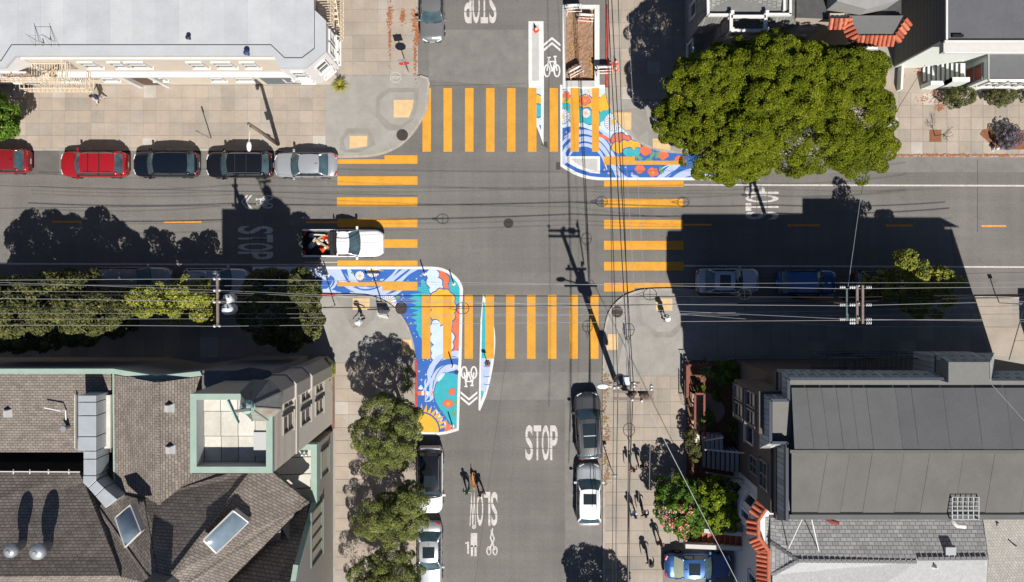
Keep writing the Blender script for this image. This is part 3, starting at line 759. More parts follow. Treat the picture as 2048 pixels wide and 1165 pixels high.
for x, y in [(1133, 265), (1209, 340), (1217, 347), (1251, 335), (1264, 347)]: m2.star(x, y, 3, 'peach')
m2.p([(1131, 313), (1200, 313), (1200, 348), (1180, 346), (1155, 337), (1133, 325)], 'white')
m2.p([(1141, 318), (1195, 318), (1195, 343), (1180, 340), (1158, 331)], 'grey')
m2.build('street_mural', MZ, 'mural with orange poppies, white daisies and blue waves beside the big green tree', inner=o_in)
# --- islands
isl = spline([(1087, 291), (1078, 265), (1066, 235), (1059, 200), (1057, 165)], 5) + [(1057, 165), (1057, 43), (1087, 43), (1088, 165)]
m3 = Mural(isl); m3.p([(1064, 50), (1078, 50), (1078, 162), (1064, 162)], 'grey'); m3.p([(1065, 176), (1082, 176), (1082, 268), (1068, 230)], 'pale')
m3.cloud([(1060, 196), (1085, 196), (1085, 212), (1060, 212)], 'gold'); m3.cloud([(1066, 214), (1085, 214), (1085, 230), (1068, 230)], 'teal'); m3.p([(1071, 246), (1083, 252), (1083, 280), (1078, 270)], 'blue')
m3.p(isl[:0] + spline([(1087, 291), (1078, 265), (1066, 235), (1059, 200), (1057, 165)], 5) + [(1064, 165), (1066, 200), (1072, 233), (1082, 262), (1082.5, 268)], 'white'); m3.p([(1082, 165), (1088, 165), (1087, 291), (1082, 268)], 'white')
m3.build('traffic_island_paint', MZ, 'narrow painted island with a white border and grey centre, cone at its top end', 'painted island')
i2 = [(966, 589)] + spline([(966, 589), (978, 612), (986, 640), (990.5, 675), (989, 710), (983, 750), (973, 790), (960, 822)], 5)[1:] + [(957, 820), (961, 640)]
m4 = Mural(i2); body = [(966, 602)] + spline([(966, 602), (976, 625), (982, 650), (985, 680), (983, 712), (977, 750), (968, 785), (961.5, 805)], 4) + [(964, 640)]
m4.p(body, 'teal'); m4.dashes([(963, 640), (974, 640), (974, 715), (962, 715)], 'dteal', 3.4, 2.2); m4.p([(962, 717), (984, 717), (972, 785), (962, 781)], 'sky')
for y in (732, 752, 768): m4.rib([(966, y), (974, y + 2), (982, y)], 1.6, 'blue')
m4.build('traffic_island_paint', MZ, 'leaf shaped painted island with teal and blue fill below the bottom crosswalk', 'painted island')
# ------------------------------------------------------------------ buildings
def V(px, py, z): return W(px, py, z)
def wall_quad(mb, a, b, z0, z1):
    return mb.face([(a.x, a.y, z0), (b.x, b.y, z0), (b.x, b.y, z1), (a.x, a.y, z1)])
def window_on(parent, p, d, n, w, h, z, frame=WHITE, pane=GLASSD, t=.09, mull=(1, 1), name='window'):
    """p: world xy of the window centre on the wall plane, d: unit vector along the wall, n: outward normal"""
    p = Vector((p[0], p[1], z)); d = Vector((d[0], d[1], 0)); n = Vector((n[0], n[1], 0)); up = Vector((0, 0, 1))
    rz = math.atan2(d.y, d.x)
    f = MB().mat(frame)
    for s_ in (-1, 1):
        f.box(p + d * s_ * (w / 2) + n * .05, (t, .12, h + t), rz); f.box(p + up * s_ * (h / 2) + n * .05, (w - t, .12, t), rz)
    f.box(p - up * (h / 2 + t) + n * .09, (w + .25, .2, .06), rz)
    for i in range(1, mull[0]): f.box(p + d * (-w / 2 + w * i / mull[0]) + n * .04, (.05, .08, h - t), rz)
    for i in range(1, mull[1]): f.box(p + up * (-h / 2 + h * i / mull[1]) + n * .045, (w - t, .08, .06), rz)
    o = f.build(name, parent)
    g = MB().mat(pane); g.box(p + n * .015, (w, .03, h), rz); g.build('pane', o)
    return o

# ============ A: cream building, top left
A = empty('apartment_building', (0, 0, 0), label='cream apartment block with a pale grey flat roof, top left corner', cat='building')
ROOFA = mat('pale_grey_roof', (.40, .415, .435), .8, noise=.07, scale=.6, fine=.05)
HA = 8.2
ga = lambda x, y: V(x, y, 0)
base = [(-500, 170), (662, 170), (676, 156), (676, -500), (-500, -500)]
mb = MB().mat(CREAM); mb.prism([ga(*p) for p in base], 0, HA - .25); mb.build('wall', A)
roofp = [(-500, 136), (10, 136), (31, 112), (547, 112), (558, 136), (612, 136), (652, 102), (652, 42), (629, 20), (629, -400), (-500, -400)]
mb = MB().mat(ROOFA); mb.prism([V(x, y, HA) for x, y in roofp], HA - .22, HA); roofA = mb.build('roof', A)
seam = [(-300, 122), (2, 122), (23, 90), (542, 90), (569, 116), (604, 116), (629, 97), (629, -200)]
mb = MB().mat(mat('roof_seam', (.05, .05, .055), .8))
for a, b in zip(seam[:-2], seam[1:-1]): mb.beam(V(*a, HA + .004), V(*b, HA + .004), .05, .03)
mb.beam(V(629, 97, HA), V(629, -100, HA), .04, .03); mb.build('parapet_joint', roofA)
rr = random.Random(4)
LAPJ = mat('roof_lap_grey', (.40, .415, .435), .8, noise=.1)  # plain grey of the roof membrane
for i in range(14):   # roofing sheets, slightly lapped
    x = -10 + i * 46; m_ = mat('roof_sheet_%d' % (i % 3), [(.405, .42, .44), (.388, .402, .424), (.42, .434, .45)][i % 3], .8, noise=.10, scale=.7, fine=.07)
    q = MB().mat(m_); a = V(x, -300, HA); b = V(min(x + 45.6, 626), 88, HA)
    q.span((a.x, b.y, HA - .01), (b.x, a.y, HA + .012)); q.build('roof_sheet', roofA)
# corner oriel and side bay hanging over the pavement
bay = [V(545, 113, HA), V(558, 134, HA), V(611, 134, HA), V(649, 101, HA), V(649, 44, HA), V(627, 20, HA), V(560, 40, HA)]
mb = MB().mat(WHITE); mb.prism(bay, 3.7, HA - .22); mb.prism([(p.x * 1.004, p.y * 1.004) for p in bay], 3.55, 3.75); mb.prism([(p.x * 1.004, p.y * 1.004) for p in bay], 5.0, 5.12); oriel = mb.build('oriel', A)
bay2 = [V(-60, 134, HA), V(10, 134, HA), V(30, 113, HA), V(30, 90, HA), V(-60, 90, HA)]
mb = MB().mat(WHITE); mb.prism(bay2, 3.7, HA - .22); mb.prism([(p.x, p.y - .05) for p in bay2], 3.5, 3.75); mb.build('side_bay', A)
ys = ga(0, 170).y
mb = MB().mat(WHITE)
mb.span((V(-500, 0, 0).x, ys - .34, 3.55), (V(676, 0, 0).x, ys + .1, 3.8)); mb.build('string_course', A)
mb = MB().mat(WHITE)
mb.span((V(-500, 0, 0).x, ys - .10, 7.35), (ga(655, 0).x, ys + .1, 7.6)); mb.build('frieze', A)
for px, z, w in [(180, 5.9, .95), (237, 5.9, .8), (276, 5.9, 1.2), (395, 5.9, .95), (448, 5.9, 1.2), (500, 5.9, .9), (215, 2.1, 1.0), (432, 2.1, .9), (487, 2.1, 1.3), (313, 2.2, .9), (130, 2.1, 1.2)]:
    k = (CAM_H - z) / CAM_H; gx = NX + (px - NX) * k
    window_on(A, (ga(gx, 0).x, ys), (1, 0), (0, -1), w, 1.35, z, mull=(1, 2))
# entrance
gx = ga(312, 0).x
mb = MB().mat(WHITE); mb.span((gx - 1.15, ys - .28, 0.12), (gx - .85, ys, 3.5)).build('entrance_column', A); MB().mat(WHITE).span((gx + .85, ys - .28, .12), (gx + 1.15, ys, 3.5)).build('entrance_column', A)
mb = MB().mat(mat('brown_door', (.10, .06, .04), .6)); mb.span((gx - .8, ys - .04, .12), (gx + .8, ys, 2.6)); mb.build('door', A)
# shop sign
sx0, sx1 = ga(546, 0).x, ga(622, 0).x
mb = MB().mat(mat('sign_grey', (.13, .16, .17), .7)); mb.span((sx0 - .2, ys - .12, .7), (sx1 + .1, ys, 2.6)); sg = mb.build('shop_sign', A)
t = text_mesh('LO', 1.35, 1.15, 'lettering', WHM, sg, (0, 0), 0); t.location = ((sx0 + sx1) / 2 + .55, ys - .13, 1.65); t.rotation_euler = (math.pi / 2, 0, 0)
# oriel windows
for a, b in zip(bay[:5], bay[1:6]):
    a2, b2 = Vector((a.x, a.y)), Vector((b.x, b.y)); d = (b2 - a2); L_ = d.length; d.normalize(); n = Vector((d.y, -d.x)); p = (a2 + b2) / 2
    if L_ < .7: continue
    for k in ([0] if L_ < 1.7 else [-.24, .24]):
        window_on(oriel, p + d * L_ * k, d, n, min(.75, L_ * .34 if L_ > 1.7 else L_ * .55), 1.5, 6.3, mull=(1, 2))
        window_on(oriel, p + d * L_ * k, d, n, min(.75, L_ * .34 if L_ > 1.7 else L_ * .55), .35, 4.35)
for px in (-10, 22): window_on(A, (V(px - 8, 0, HA).x, V(0, 134, HA).y), (1, 0), (0, -1), .8, 1.4, 6.2, mull=(1, 2), pane=mat('amber_blind', (.5, .27, .09), .6))
# fire escapes (steel, cream painted)
FE = mat('cream_steel', (.60, .50, .38), .7, noise=.1)
def fire_escape(name, x0, x1, yw, depth, levels, label, axis=0):
    root = empty(name, (0, 0, 0), label=label, cat='fire escape')
    def P(u, v, z):   # u along the wall, v out from it
        return Vector((u, yw - v, z)) if axis == 0 else Vector((yw + v, u, z))
    for z in levels:
        m = MB().mat(FE)
        n = int(abs(x1 - x0) / .16)
        for i in range(n + 1):
            u = x0 + (x1 - x0) * i / n; m.beam(P(u, .06, z), P(u, depth, z), .035, .03)
        for v in (.06, depth): m.beam(P(x0, v, z - .03), P(x1, v, z - .03), .06, .06)
        m.build('platform', root)
        m = MB().mat(FE)
        for h in (.5, 1.0):
            m.beam(P(x0, depth, z + h), P(x1, depth, z + h), .045); m.beam(P(x0, .05, z + h), P(x0, depth, z + h), .045); m.beam(P(x1, .05, z + h), P(x1, depth, z + h), .045)
        n = int(abs(x1 - x0) / .28)
        for i in range(n + 1):
            u = x0 + (x1 - x0) * i / n; m.beam(P(u, depth, z), P(u, depth, z + 1.0), .03)
        m.build('railing', root)
    for k, (za, zb) in enumerate(zip(levels[:-1], levels[1:])):
        m = MB().mat(FE); a = P(x0 + (x1 - x0) * .15, depth * .5, za); b = P(x0 + (x1 - x0) * .8, depth * .5, zb); off = P(0, .28, 0) - P(0, 0, 0)
        for s_ in (-1, 1): m.beam(a + off * s_, b + off * s_, .05, .12)
        for i in range(13):
            c = a.lerp(b, (i + .5) / 13); m.beam(c - off, c + off, .14, .03)
        m.build('ladder', root)
    return root
fire_escape('fire_escape', ga(112, 0).x, ga(235, 0).x, ys, 1.25, [3.4, 6.4], 'cream steel fire escape on the street front of the cream building')
fire_escape('fire_escape', ga(0, 108).y, ga(0, -60).y, ga(676, 0).x, 1.1, [3.4, 6.4], 'cream steel fire escape on the side wall of the cream building, above the pavement', axis=1)
# roof fittings
r_ = empty('rooftop_antenna', V(95, 84, HA), label='thin wire television antenna on the pale grey roof', cat='antenna')
m = MB().mat(mat('antenna_grey', (.2, .2, .2), .5))
for dx in (-.5, .5):
    m.beam((dx, 0, 0), (dx * .95, .05, 1.5), .025)
    for a_ in (-.25, .25): m.beam((dx + a_, -.3, 0), (dx * .95, .05, 1.3), .015)
m.beam((-.55, .05, 1.2), (.55, .05, 1.2), .015); m.beam((-.2, -.1, 0), (-.2, -.1, .4), .05); m.beam((.25, .1, 0), (.25, .1, .3), .05)
m.build('mast', r_)
def vent(x, y, z, label, s=1.0, m_=GALV, name='roof_vent'):
    r_ = empty(name, V(x, y, z), label=label, cat='roof vent')
    MB().mat(m_).lathe([(.09 * s, 0), (.09 * s, .35 * s)], n=12).build('pipe', r_); MB().mat(m_).lathe([(.16 * s, .35 * s), (.17 * s, .42 * s), (.05 * s, .5 * s)], n=12).build('cap', r_); return r_
vent(380, 78, HA, 'black pipe vent alone on the pale grey roof', .9, DARKM); vent(497, 109, HA, 'dark blue capped vent at the front edge of the pale grey roof', 1.1, mat('navy_cap', (.03, .05, .14), .5))
r_ = empty('boxwood_shrub', (0, 0, 0))
bpy.data.objects.remove(r_)

# ============ B: brown shingled building with the green trimmed tower, bottom left
B = empty('shingled_building', (0, 0, 0), label='brown shingled building with pale green trim, many gables and a corner tower, bottom left', cat='building')
GT = mat('green_trim', (.27, .36, .31), .7, noise=.08, scale=1.5)
SIDE = mat('grey_siding', (.315, .29, .255), .8, noise=.06)
BEIGE = mat('beige_stucco', (.31, .285, .25), .85, noise=.06)
C1, C2, CM = (.24, .21, .185), (.18, .156, .138), (.10, .084, .074)
SHX = shingle('brown_shingle_ew', C1, C2, CM, 0); SHY = shingle('brown_shingle_ns', C1, C2, CM, math.pi / 2)
SHD = shingle('brown_shingle_diag', C1, C2, CM, math.radians(38)); SHD2 = shingle('brown_shingle_diag2', C1, C2, CM, math.radians(-60))
# walls
wa = [V(-500, 742, 8.4), V(231, 742, 8.4), V(311, 757, 8.4), V(400, 747, 8.4), V(412, 747, 8.4)]
yb = V(0, 742, 8.4).y
body = [(wa[0].x, wa[0].y), (wa[1].x, wa[1].y), (wa[2].x, wa[2].y), (wa[3].x, wa[3].y), (ga(560, 0).x, wa[3].y), (ga(560, 0).x, ga(0, 870).y), (ga(664, 0).x, ga(0, 1060).y), (ga(664, 0).x, ga(0, 1700).y), (wa[0].x, ga(0, 1700).y)]
mb = MB().mat(BEIGE)
for a, b in zip(body, body[1:] + body[:1]):
    mb.face([(a[0], a[1], 0), (b[0], b[1], 0), (b[0], b[1], 7.9 if b[0] < 0 else 7.9), (a[0], a[1], 7.9)])
mb.build('wall', B)
def roof(name, pts, m, th=.12):
    P = [V(*p) for p in pts]
    n = (P[1] - P[0]).cross(P[2] - P[0])
    if n.z < 0: P = P[::-1]
    mb = MB().mat(m); k = len(P)
    vs = list(P) + [p - Vector((0, 0, th)) for p in P]
    if k > 3:    # triangulate the top by fan so that slightly warped outlines stay clean
        fs = [(0, i, i + 1) for i in range(1, k - 1)]
    else: fs = [(0, 1, 2)]
    fs += [(i, i + k, (i + 1) % k + k, (i + 1) % k) for i in range(k)] + [tuple(range(2 * k - 1, k - 1, -1))]
    mb.add(vs, fs); return mb.build(name, B)
# north west shed roof, sloping down to the light well
roof('roof', [(-500, 747, 8.7), (222, 747, 8.7), (222, 905, 8.2), (-500, 905, 8.2)], SHX)
MB().mat(GT).prism([V(-500, 738, 8.9), V(226, 738, 8.9), V(226, 748, 8.9), V(-500, 748, 8.9)], 8.3, 8.9).build('green_parapet', B)
MB().mat(GT).prism([V(226, 738, 8.9), V(312, 752, 8.9), V(400, 743, 8.9), V(404, 752, 8.9), V(312, 764, 8.9), V(226, 748, 8.9)], 8.3, 8.9).build('green_parapet', B)
MB().mat(GT).prism([V(225, 748, 8.72), V(228, 748, 8.72), V(230, 985, 8.72), (V(227, 985, 8.72))], 8.2, 8.74).build('gutter', B)
# middle ridge running north-south
roof('roof', [(228, 750, 8.75), (311, 766, 8.9), (316, 766, 9.5), (318, 1033, 9.5), (283, 1000, 8.9), (229, 985, 8.7)], SHY)
roof('roof', [(311, 766, 9.52), (400, 754, 8.8), (386, 792, 8.8), (384, 948, 8.7), (455, 948, 8.6), (318, 1033, 9.52)], SHY)
MB().mat(SHX).beam(V(316, 764, 9.52), V(318, 1032, 9.54), .22, .06).build('ridge_cap', B)
# floor under everything (light well and gaps)
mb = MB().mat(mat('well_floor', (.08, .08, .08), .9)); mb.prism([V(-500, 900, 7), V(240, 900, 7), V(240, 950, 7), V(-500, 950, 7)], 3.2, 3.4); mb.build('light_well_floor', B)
mb = MB().mat(BEIGE); mb.prism([V(-500, 950, 7.6), V(200, 950, 7.6), V(205, 1010, 7.6), V(400, 1010, 7.6), V(560, 955, 7.6), V(560, 1700, 7.6), V(-500, 1700, 7.6)], 7.2, 7.5); mb.build('attic_floor', B)
# large north facing slope
roof('roof', [(-500, 946, 7.9), (158, 946, 7.9), (196, 1018, 8.9), (240, 1152, 11.6), (-500, 1157, 11.6)], SHX)
roof('roof', [(-500, 1157, 11.58), (240, 1152, 11.58), (300, 1230, 9.2), (-500, 1260, 9.0)], SHX)
mb = MB().mat(WHITE); mb.tube([V(-100, 943, 8.05), V(160, 944, 8.05)], .045, 6)
for x in (27, 60, 97, 138): mb.box(V(x, 944, 8.0), (.06, .28, .05))
mb.build('gutter', B)
# low sunlit slope east of that gable
roof('roof', [(192, 1014, 8.75), (205, 1022, 8.9), (304, 1170, 12.1), (300, 1260, 10), (240, 1260, 9.4), (240, 1153, 11.4)], SHD2)
# fan of slopes meeting at the small chimney
roof('roof', [(194, 1018, 8.8), (228, 985, 8.85), (285, 1000, 9.2), (312, 1150, 12.0), (305, 1172, 12.2)], SHD2)
roof('roof', [(285, 1000, 9.2), (318, 1033, 9.35), (455, 948, 8.8), (502, 948, 8.9), (344, 1150, 12.6), (312, 1150, 12.0)], SHX)
roof('roof', [(500, 946, 8.9), (546, 946, 8.2), (617, 1004, 7.0), (370, 1170, 11.6), (344, 1150, 12.6)], SHD)
roof('roof', [(617, 1005, 6.95), (603, 1014, 6.8), (455, 1168, 9.8), (372, 1240, 10.6), (368, 1170, 11.5)], SHD)
roof('roof', [(452, 1168, 9.6), (618, 1006, 5.3), (590, 1166, 10.6)], SHX)
roof('roof', [(452, 1168, 9.6), (590, 1166, 10.6), (584, 1400, 8.0), (420, 1400, 8.0)], SHX)
for a, b in [((500, 948, 8.96), (344, 1150, 12.66)), ((285, 1000, 9.26), (312, 1150, 12.06)), ((196, 1018, 8.9), (305, 1170, 12.2)), ((617, 1004, 7.06), (370, 1168, 11.66))]:
    MB().mat(SHD).beam(V(*a), V(*b), .2, .07).build('ridge_cap', B)
# gable wall to the east (rake rising south) and terrace wing
E0, E1 = ga(667, 861), ga(667, 966); rk = ga(667, 1055)
mb = MB().mat(BEIGE)
mb.face([(E0.x, E0.y, 0), (E0.x, E0.y, 5.2), (E1.x, E1.y, 5.2), (rk.x, rk.y, 10.5), (rk.x, rk.y - 14, 10.5), (rk.x, rk.y - 14, 0)])
mb.face([(E0.x, E0.y, 0), (ga(540, 0).x, E0.y, 0), (ga(540, 0).x, E0.y, 5.2), (E0.x, E0.y, 5.2)])
mb.build('east_wall', B)
mb = MB().mat(GT)
mb.prism([V(592, 889, 5.3), V(634, 889, 5.3), V(634, 1006, 5.3), V(622, 1006, 5.3), V(622, 900, 5.3), V(592, 900, 5.3)], 4.6, 5.35); mb.build('green_parapet', B)
a, b = V(628, 1006, 5.3), V(585, 1166, 10.7); MB().mat(GT).beam(a, b, .34, .16).build('green_rake', B)
MB().mat(GT).beam(V(592, 1130, 10.5), V(585, 1172, 10.7), .3, .1).build('green_rake', B)
DECK = mat('deck_membrane', (.50, .485, .44), .8, noise=.09, scale=1.4, fine=.07)
mb = MB().mat(DECK); mb.prism([V(540, 890, 4.6), V(630, 890, 4.6), V(630, 1030, 4.6), V(540, 950, 4.6)], 4.4, 4.62); terr = mb.build('terrace_floor', B)
MB().mat(mat('valley_flashing', (.22, .21, .2), .7)).beam(V(546, 944, 5.2), V(614, 1004, 5.2), .25, .2).build('flashing', B)
for y0 in (916, 950, 978): MB().mat(DARKM).beam(V(560, y0, 4.63), V(628, y0 - 2, 4.63), .04, .02).build('deck_joint', terr)
for x in (604, 612):
    MB().mat(GALV).ball(V(x, 910, 4.9), .13).build('vent_dome', terr)
# east wall windows
xe = ga(667, 0).x
for py, z, w, h, mu_ in [(905, 3.0, 1.75, 2.0, (1, 1)), (1021, 5.3, 3.5, 2.9, (4, 1))]:
    window_on(B, (xe, ga(0, py).y), (0, 1), (1, 0), w, h, z, frame=mat('dark_green_frame', (.12, .15, .13), .6), pane=mat('cream_blind', (.42, .37, .28), .7), mull=mu_)
# ---- tower block with the walled roof deck
TZ = 15.0
tw = [V(381, 788, TZ), V(545, 788, TZ), V(545, 946, TZ), V(381, 946, TZ)]
x0, y1, x1, y0 = tw[0].x, tw[0].y, tw[2].x, tw[2].y
mb = MB().mat(SIDE)
for a, b in [((x0, y0), (x1, y0)), ((x1, y0), (x1, y1)), ((x1, y1), (x0, y1)), ((x0, y1), (x0, y0))]:
    mb.face([(a[0], a[1], 0), (b[0], b[1], 0), (b[0], b[1], TZ - .1), (a[0], a[1], TZ - .1)])
tower = mb.build('tower_wall', B)
w_ = .33; zi = 11.9
mb = MB().mat(GT)
for a, b in [((x0, y0), (x1, y0 + w_)), ((x0, y1 - w_), (x1, y1)), ((x0, y0 + w_), (x0 + w_, y1 - w_)), ((x1 - w_, y0 + w_), (x1, y1 - w_))]:
    mb.span((a[0] - .02, a[1] - (.02 if a[1] == y0 else 0), TZ - .16), (b[0], b[1], TZ))
mb.build('green_coping', tower)
INW = mat('inner_grey_wall', (.36, .37, .37), .8, noise=.08)
mb = MB().mat(INW)
xi0, xi1, yi0, yi1 = x0 + w_, x1 - w_, y0 + w_, y1 - w_
for a, b in [((xi0, yi0), (xi1, yi0)), ((xi1, yi0), (xi1, yi1)), ((xi1, yi1), (xi0, yi1)), ((xi0, yi1), (xi0, yi0))]:
    mb.face([(b[0], b[1], zi), (a[0], a[1], zi), (a[0], a[1], TZ - .15), (b[0], b[1], TZ - .15)])
mb.build('inner_wall', tower)
zf = 14.0
cols = 4
for r_i, (ya, yb_, zz) in enumerate([(yi1, yi1 - .8, zf), (yi1 - .8, yi1 - 2.2, zf - .06), (yi1 - 2.2, yi0, zf - .12)]):
    for c_i in range(cols):
        xa, xb = xi0 + (xi1 - xi0) * c_i / cols, xi0 + (xi1 - xi0) * (c_i + 1) / cols
        m = MB().mat(mat('deck_panel_%d' % ((c_i * 2 + r_i) % 3), [(.50, .48, .43), (.45, .43, .385), (.54, .52, .475)][(c_i * 2 + r_i) % 3], .8, noise=.12, scale=1.6, fine=.08))
        m.span((xa + .02, yb_ + .02, zi), (xb - .02, ya - .02, zz + (c_i % 2) * .008)); m.build('deck_panel', tower)
m = MB().mat(mat('deck_hatch', (.42, .43, .43), .7)); m.box(((xi0 + (xi1 - xi0) * .87), yi0 + 1.05, zf - .02), (1.0, 1.3, .16)); m.build('hatch', tower)
# clapboards on the tower's east face
m = MB().mat(SIDE); z = .3
while z < TZ - .3:
    m.box((x1 + .012, (y0 + y1) / 2, z), (.03, y1 - y0 - .02, .2), ry=.09); z += .24
o = m.build('siding_board', tower); o['kind'] = 'stuff'
MB().mat(mat('pale_band', (.42, .39, .34), .8)).box((x1 + .05, (y0 + y1) / 2, 10.2), (.1, y1 - y0, .3)).build('string_course', tower)
for py, z, w, h in [(905, 12.2, 1.0, 2.0), (0, 8.2, 1.0, 2.2), (1, 8.2, .9, 2.2), (2, 12.2, .9, 1.9), (0, 4.6, 1.0, 2.0), (1, 4.6, .9, 2.0)]:
    yy = {905: y1 - 2.1, 0: y1 - .9, 1: y1 - 2.4, 2: y1 - .7}[py]
    window_on(tower, (x1 + .02, yy), (0, 1), (1, 0), w, h, z, frame=SIDE, pane=mat('striped_blind', (.12, .10, .09), .4), mull=(1, 2), t=.07)
# octagonal corner turret, copper cap and weather vane
tc = V(520, 802, 15.0); TR = .98
oct_ = lambda r, a0=22.5: [(tc.x + r * math.cos(math.radians(a0 + 45 * i)), tc.y + r * math.sin(math.radians(a0 + 45 * i))) for i in range(8)]
m = MB().mat(SIDE); m.prism(oct_(TR), 0, 14.7); turret = m.build('turret', B)
for s_, z in ((1.22, 14.75), (1.12, 11.2), (1.12, 7.4)): MB().mat(mat('pale_band', (.42, .39, .34), .8) if z < 14 else mat('turret_soffit', (.2, .2, .19), .7)).prism(oct_(TR * s_), z - .12, z + .1).build('turret_band', turret)
SLATE = mat('slate_and_shaded_facet', (.12, .125, .125), .6, noise=.2, scale=3); COP = mat('copper_lit_facet', (.24, .30, .25), .7, noise=.3, scale=1.6, col2=(.24, .13, .10))
apex = Vector((tc.x, tc.y, 16.9)); O = oct_(TR * 1.25)
for i in range(8):
    a, b = O[i], O[(i + 1) % 8]
    m = MB().mat(COP if i in (5, 6) else SLATE); m.face([(a[0], a[1], 14.85), (b[0], b[1], 14.85), tuple(apex)]); m.build('roof_facet', turret)  # sunward facets copper, others dark: lit and shaded sides set by colour
m = MB().mat(SLATE); 
for i in range(8): m.beam((O[i][0], O[i][1], 14.87), apex + Vector((0, 0, .02)), .06, .05)
m.build('hip_ridge', turret)
wv = empty('weather_vane', (tc.x, tc.y, 16.8), label='verdigris weather vane with a ball and fin on the tower cap', cat='weather vane')
VG = mat('verdigris', (.28, .42, .37), .6, noise=.2, scale=5)
m = MB().mat(VG); m.lathe([(.30, 0), (.34, .1), (.30, .2), (.12, .45), (.09, 1.2)], n=14); m.build('stem', wv)
MB().mat(VG).ball((0, 0, .42), .36).build('ball', wv)
m = MB().mat(SLATE); m.beam((-.35, -.05, 1.35), (.5, .05, 1.35), .14); m.build('arm', wv)
m = MB().mat(VG); m.box((-.35, -.05, 1.45), (.08, 1.3, .3), .35, 0, .2); m.build('fin', wv)
# bay roofs north of the tower
for pts, zz in [([(552, 754), (568, 752), (579, 768), (548, 786), (540, 770)], 11.5), ([(530, 768), (556, 762), (564, 790), (545, 792)], 12.8), ([(584, 752), (604, 748), (617, 760), (614, 776), (586, 776)], 7.2)]:
    P = [V(x, y, zz) for x, y in pts]; MB().mat(SIDE).prism(P, 0, zz - .1).build('bay', B); MB().mat(mat('bay_roof', (.19, .185, .18), .8, noise=.1)).prism([(p.x * 1.003, p.y * 1.003) for p in P], zz - .1, zz).build('bay_roof', B)
mb = MB().mat(mat('north_grey_wall', (.17, .165, .16), .85, noise=.1)); P = [V(404, 742, 9.5), V(540, 742, 9.5), V(560, 790, 9.5), V(404, 790, 9.5)]; mb.prism(P, 0, 9.4); mb.build('north_annex', B)
m = MB().mat(SLATE); m.prism([V(404, 750, 9.5), V(470, 742, 9.5), V(500, 735, 9.5), V(540, 742, 9.5), V(540, 760, 9.5), V(404, 778, 9.5)], 9.4, 9.5); m.build('annex_roof', B)
# sheet metal duct with elbow
DUCT = mat('duct_metal', (.40, .43, .46), .45, metal=.35, noise=.08, scale=1.5)
du = empty('ventilation_duct', V(180, 900, 9), label='silver sheet metal duct crossing the brown roof and bending to the right', cat='duct')
def duct_piece(pts, z0, z1, nm='duct_section'):
    L0 = du.location; P = [V(x, y, z1) for x, y in pts]; MB().mat(DUCT).prism([(p.x - L0.x, p.y - L0.y) for p in P], z0 - L0.z, z1 - L0.z).build(nm, du, bevel=.015)
for a, b in zip([791, 805, 832, 874], [804, 831, 873, 902]): duct_piece([(156, a + .6), (192, a + .6), (192, b), (156, b)], 8.6, 10.2)
for a, b in zip([903, 919], [918, 951]): duct_piece([(167, a + .6), (192, a + .6), (192, b), (167, b)], 8.4, 10.0)
for pts in ([(166, 952.5), (192, 952.5), (192, 961), (176, 976), (166, 966)], [(193, 962), (207, 976), (190, 992), (177, 977)], [(208, 977), (234, 999), (211, 1017), (191, 993)]): duct_piece(pts, 8.6, 10.0)
L0 = du.location
for xx in (152, 206): 
    a = V(xx, 790, 8.75); b = V(xx + (2 if xx < 200 else 18), 896, 8.75); MB().mat(DECK).span((a.x - L0.x, a.y - L0.y, 8.7 - L0.z), (b.x - L0.x, b.y - L0.y, 8.95 - L0.z)).build('curb', du)
# skylights
SKG = mat('skylight_glass', (.16, .21, .26), .18, spec=.6, noise=.25, scale=.7)
def skylight(pts, zs, label):
    P = [V(x, y, z) for (x, y), z in zip(pts, zs)]; c = sum(P, Vector()) / 4
    root = empty('skylight', c, label=label, cat='skylight'); up = Vector((0, 0, .32))
    fr = MB().mat(mat('skylight_frame', (.55, .53, .50), .5)); 
    for i in range(4):
        a, b = P[i] - c, P[(i + 1) % 4] - c
        fr.face([a - Vector((0, 0, .3)), b - Vector((0, 0, .3)), b + up, a + up]); fr.beam(a + up, b + up, .1, .08)
    fr.build('frame', root)
    g = MB().mat(SKG); g.smooth = True; rows = []
    for i in range(7):
        row = []
        for j in range(7):
            u, v = i / 6, j / 6; q = (P[0] * (1 - u) + P[1] * u) * (1 - v) + (P[3] * (1 - u) + P[2] * u) * v - c
            row.append(q + up + Vector((0, 0, .02 + .28 * math.sin(math.pi * u) ** .5 * math.sin(math.pi * v) ** .5)))
        rows.append(row)
    g.grid(rows); g.build('dome_pane', root)
skylight([(236, 1033), (266, 1008), (287, 1061), (256, 1091)], [10.9, 10.5, 11.6, 11.9], 'narrow domed skylight on the brown roof just below the duct')
skylight([(411, 1077), (470, 1019), (500, 1042), (437, 1103)], [11.5, 10.4, 9.9, 11.0], 'larger domed skylight on the brown roof right of the ridge')
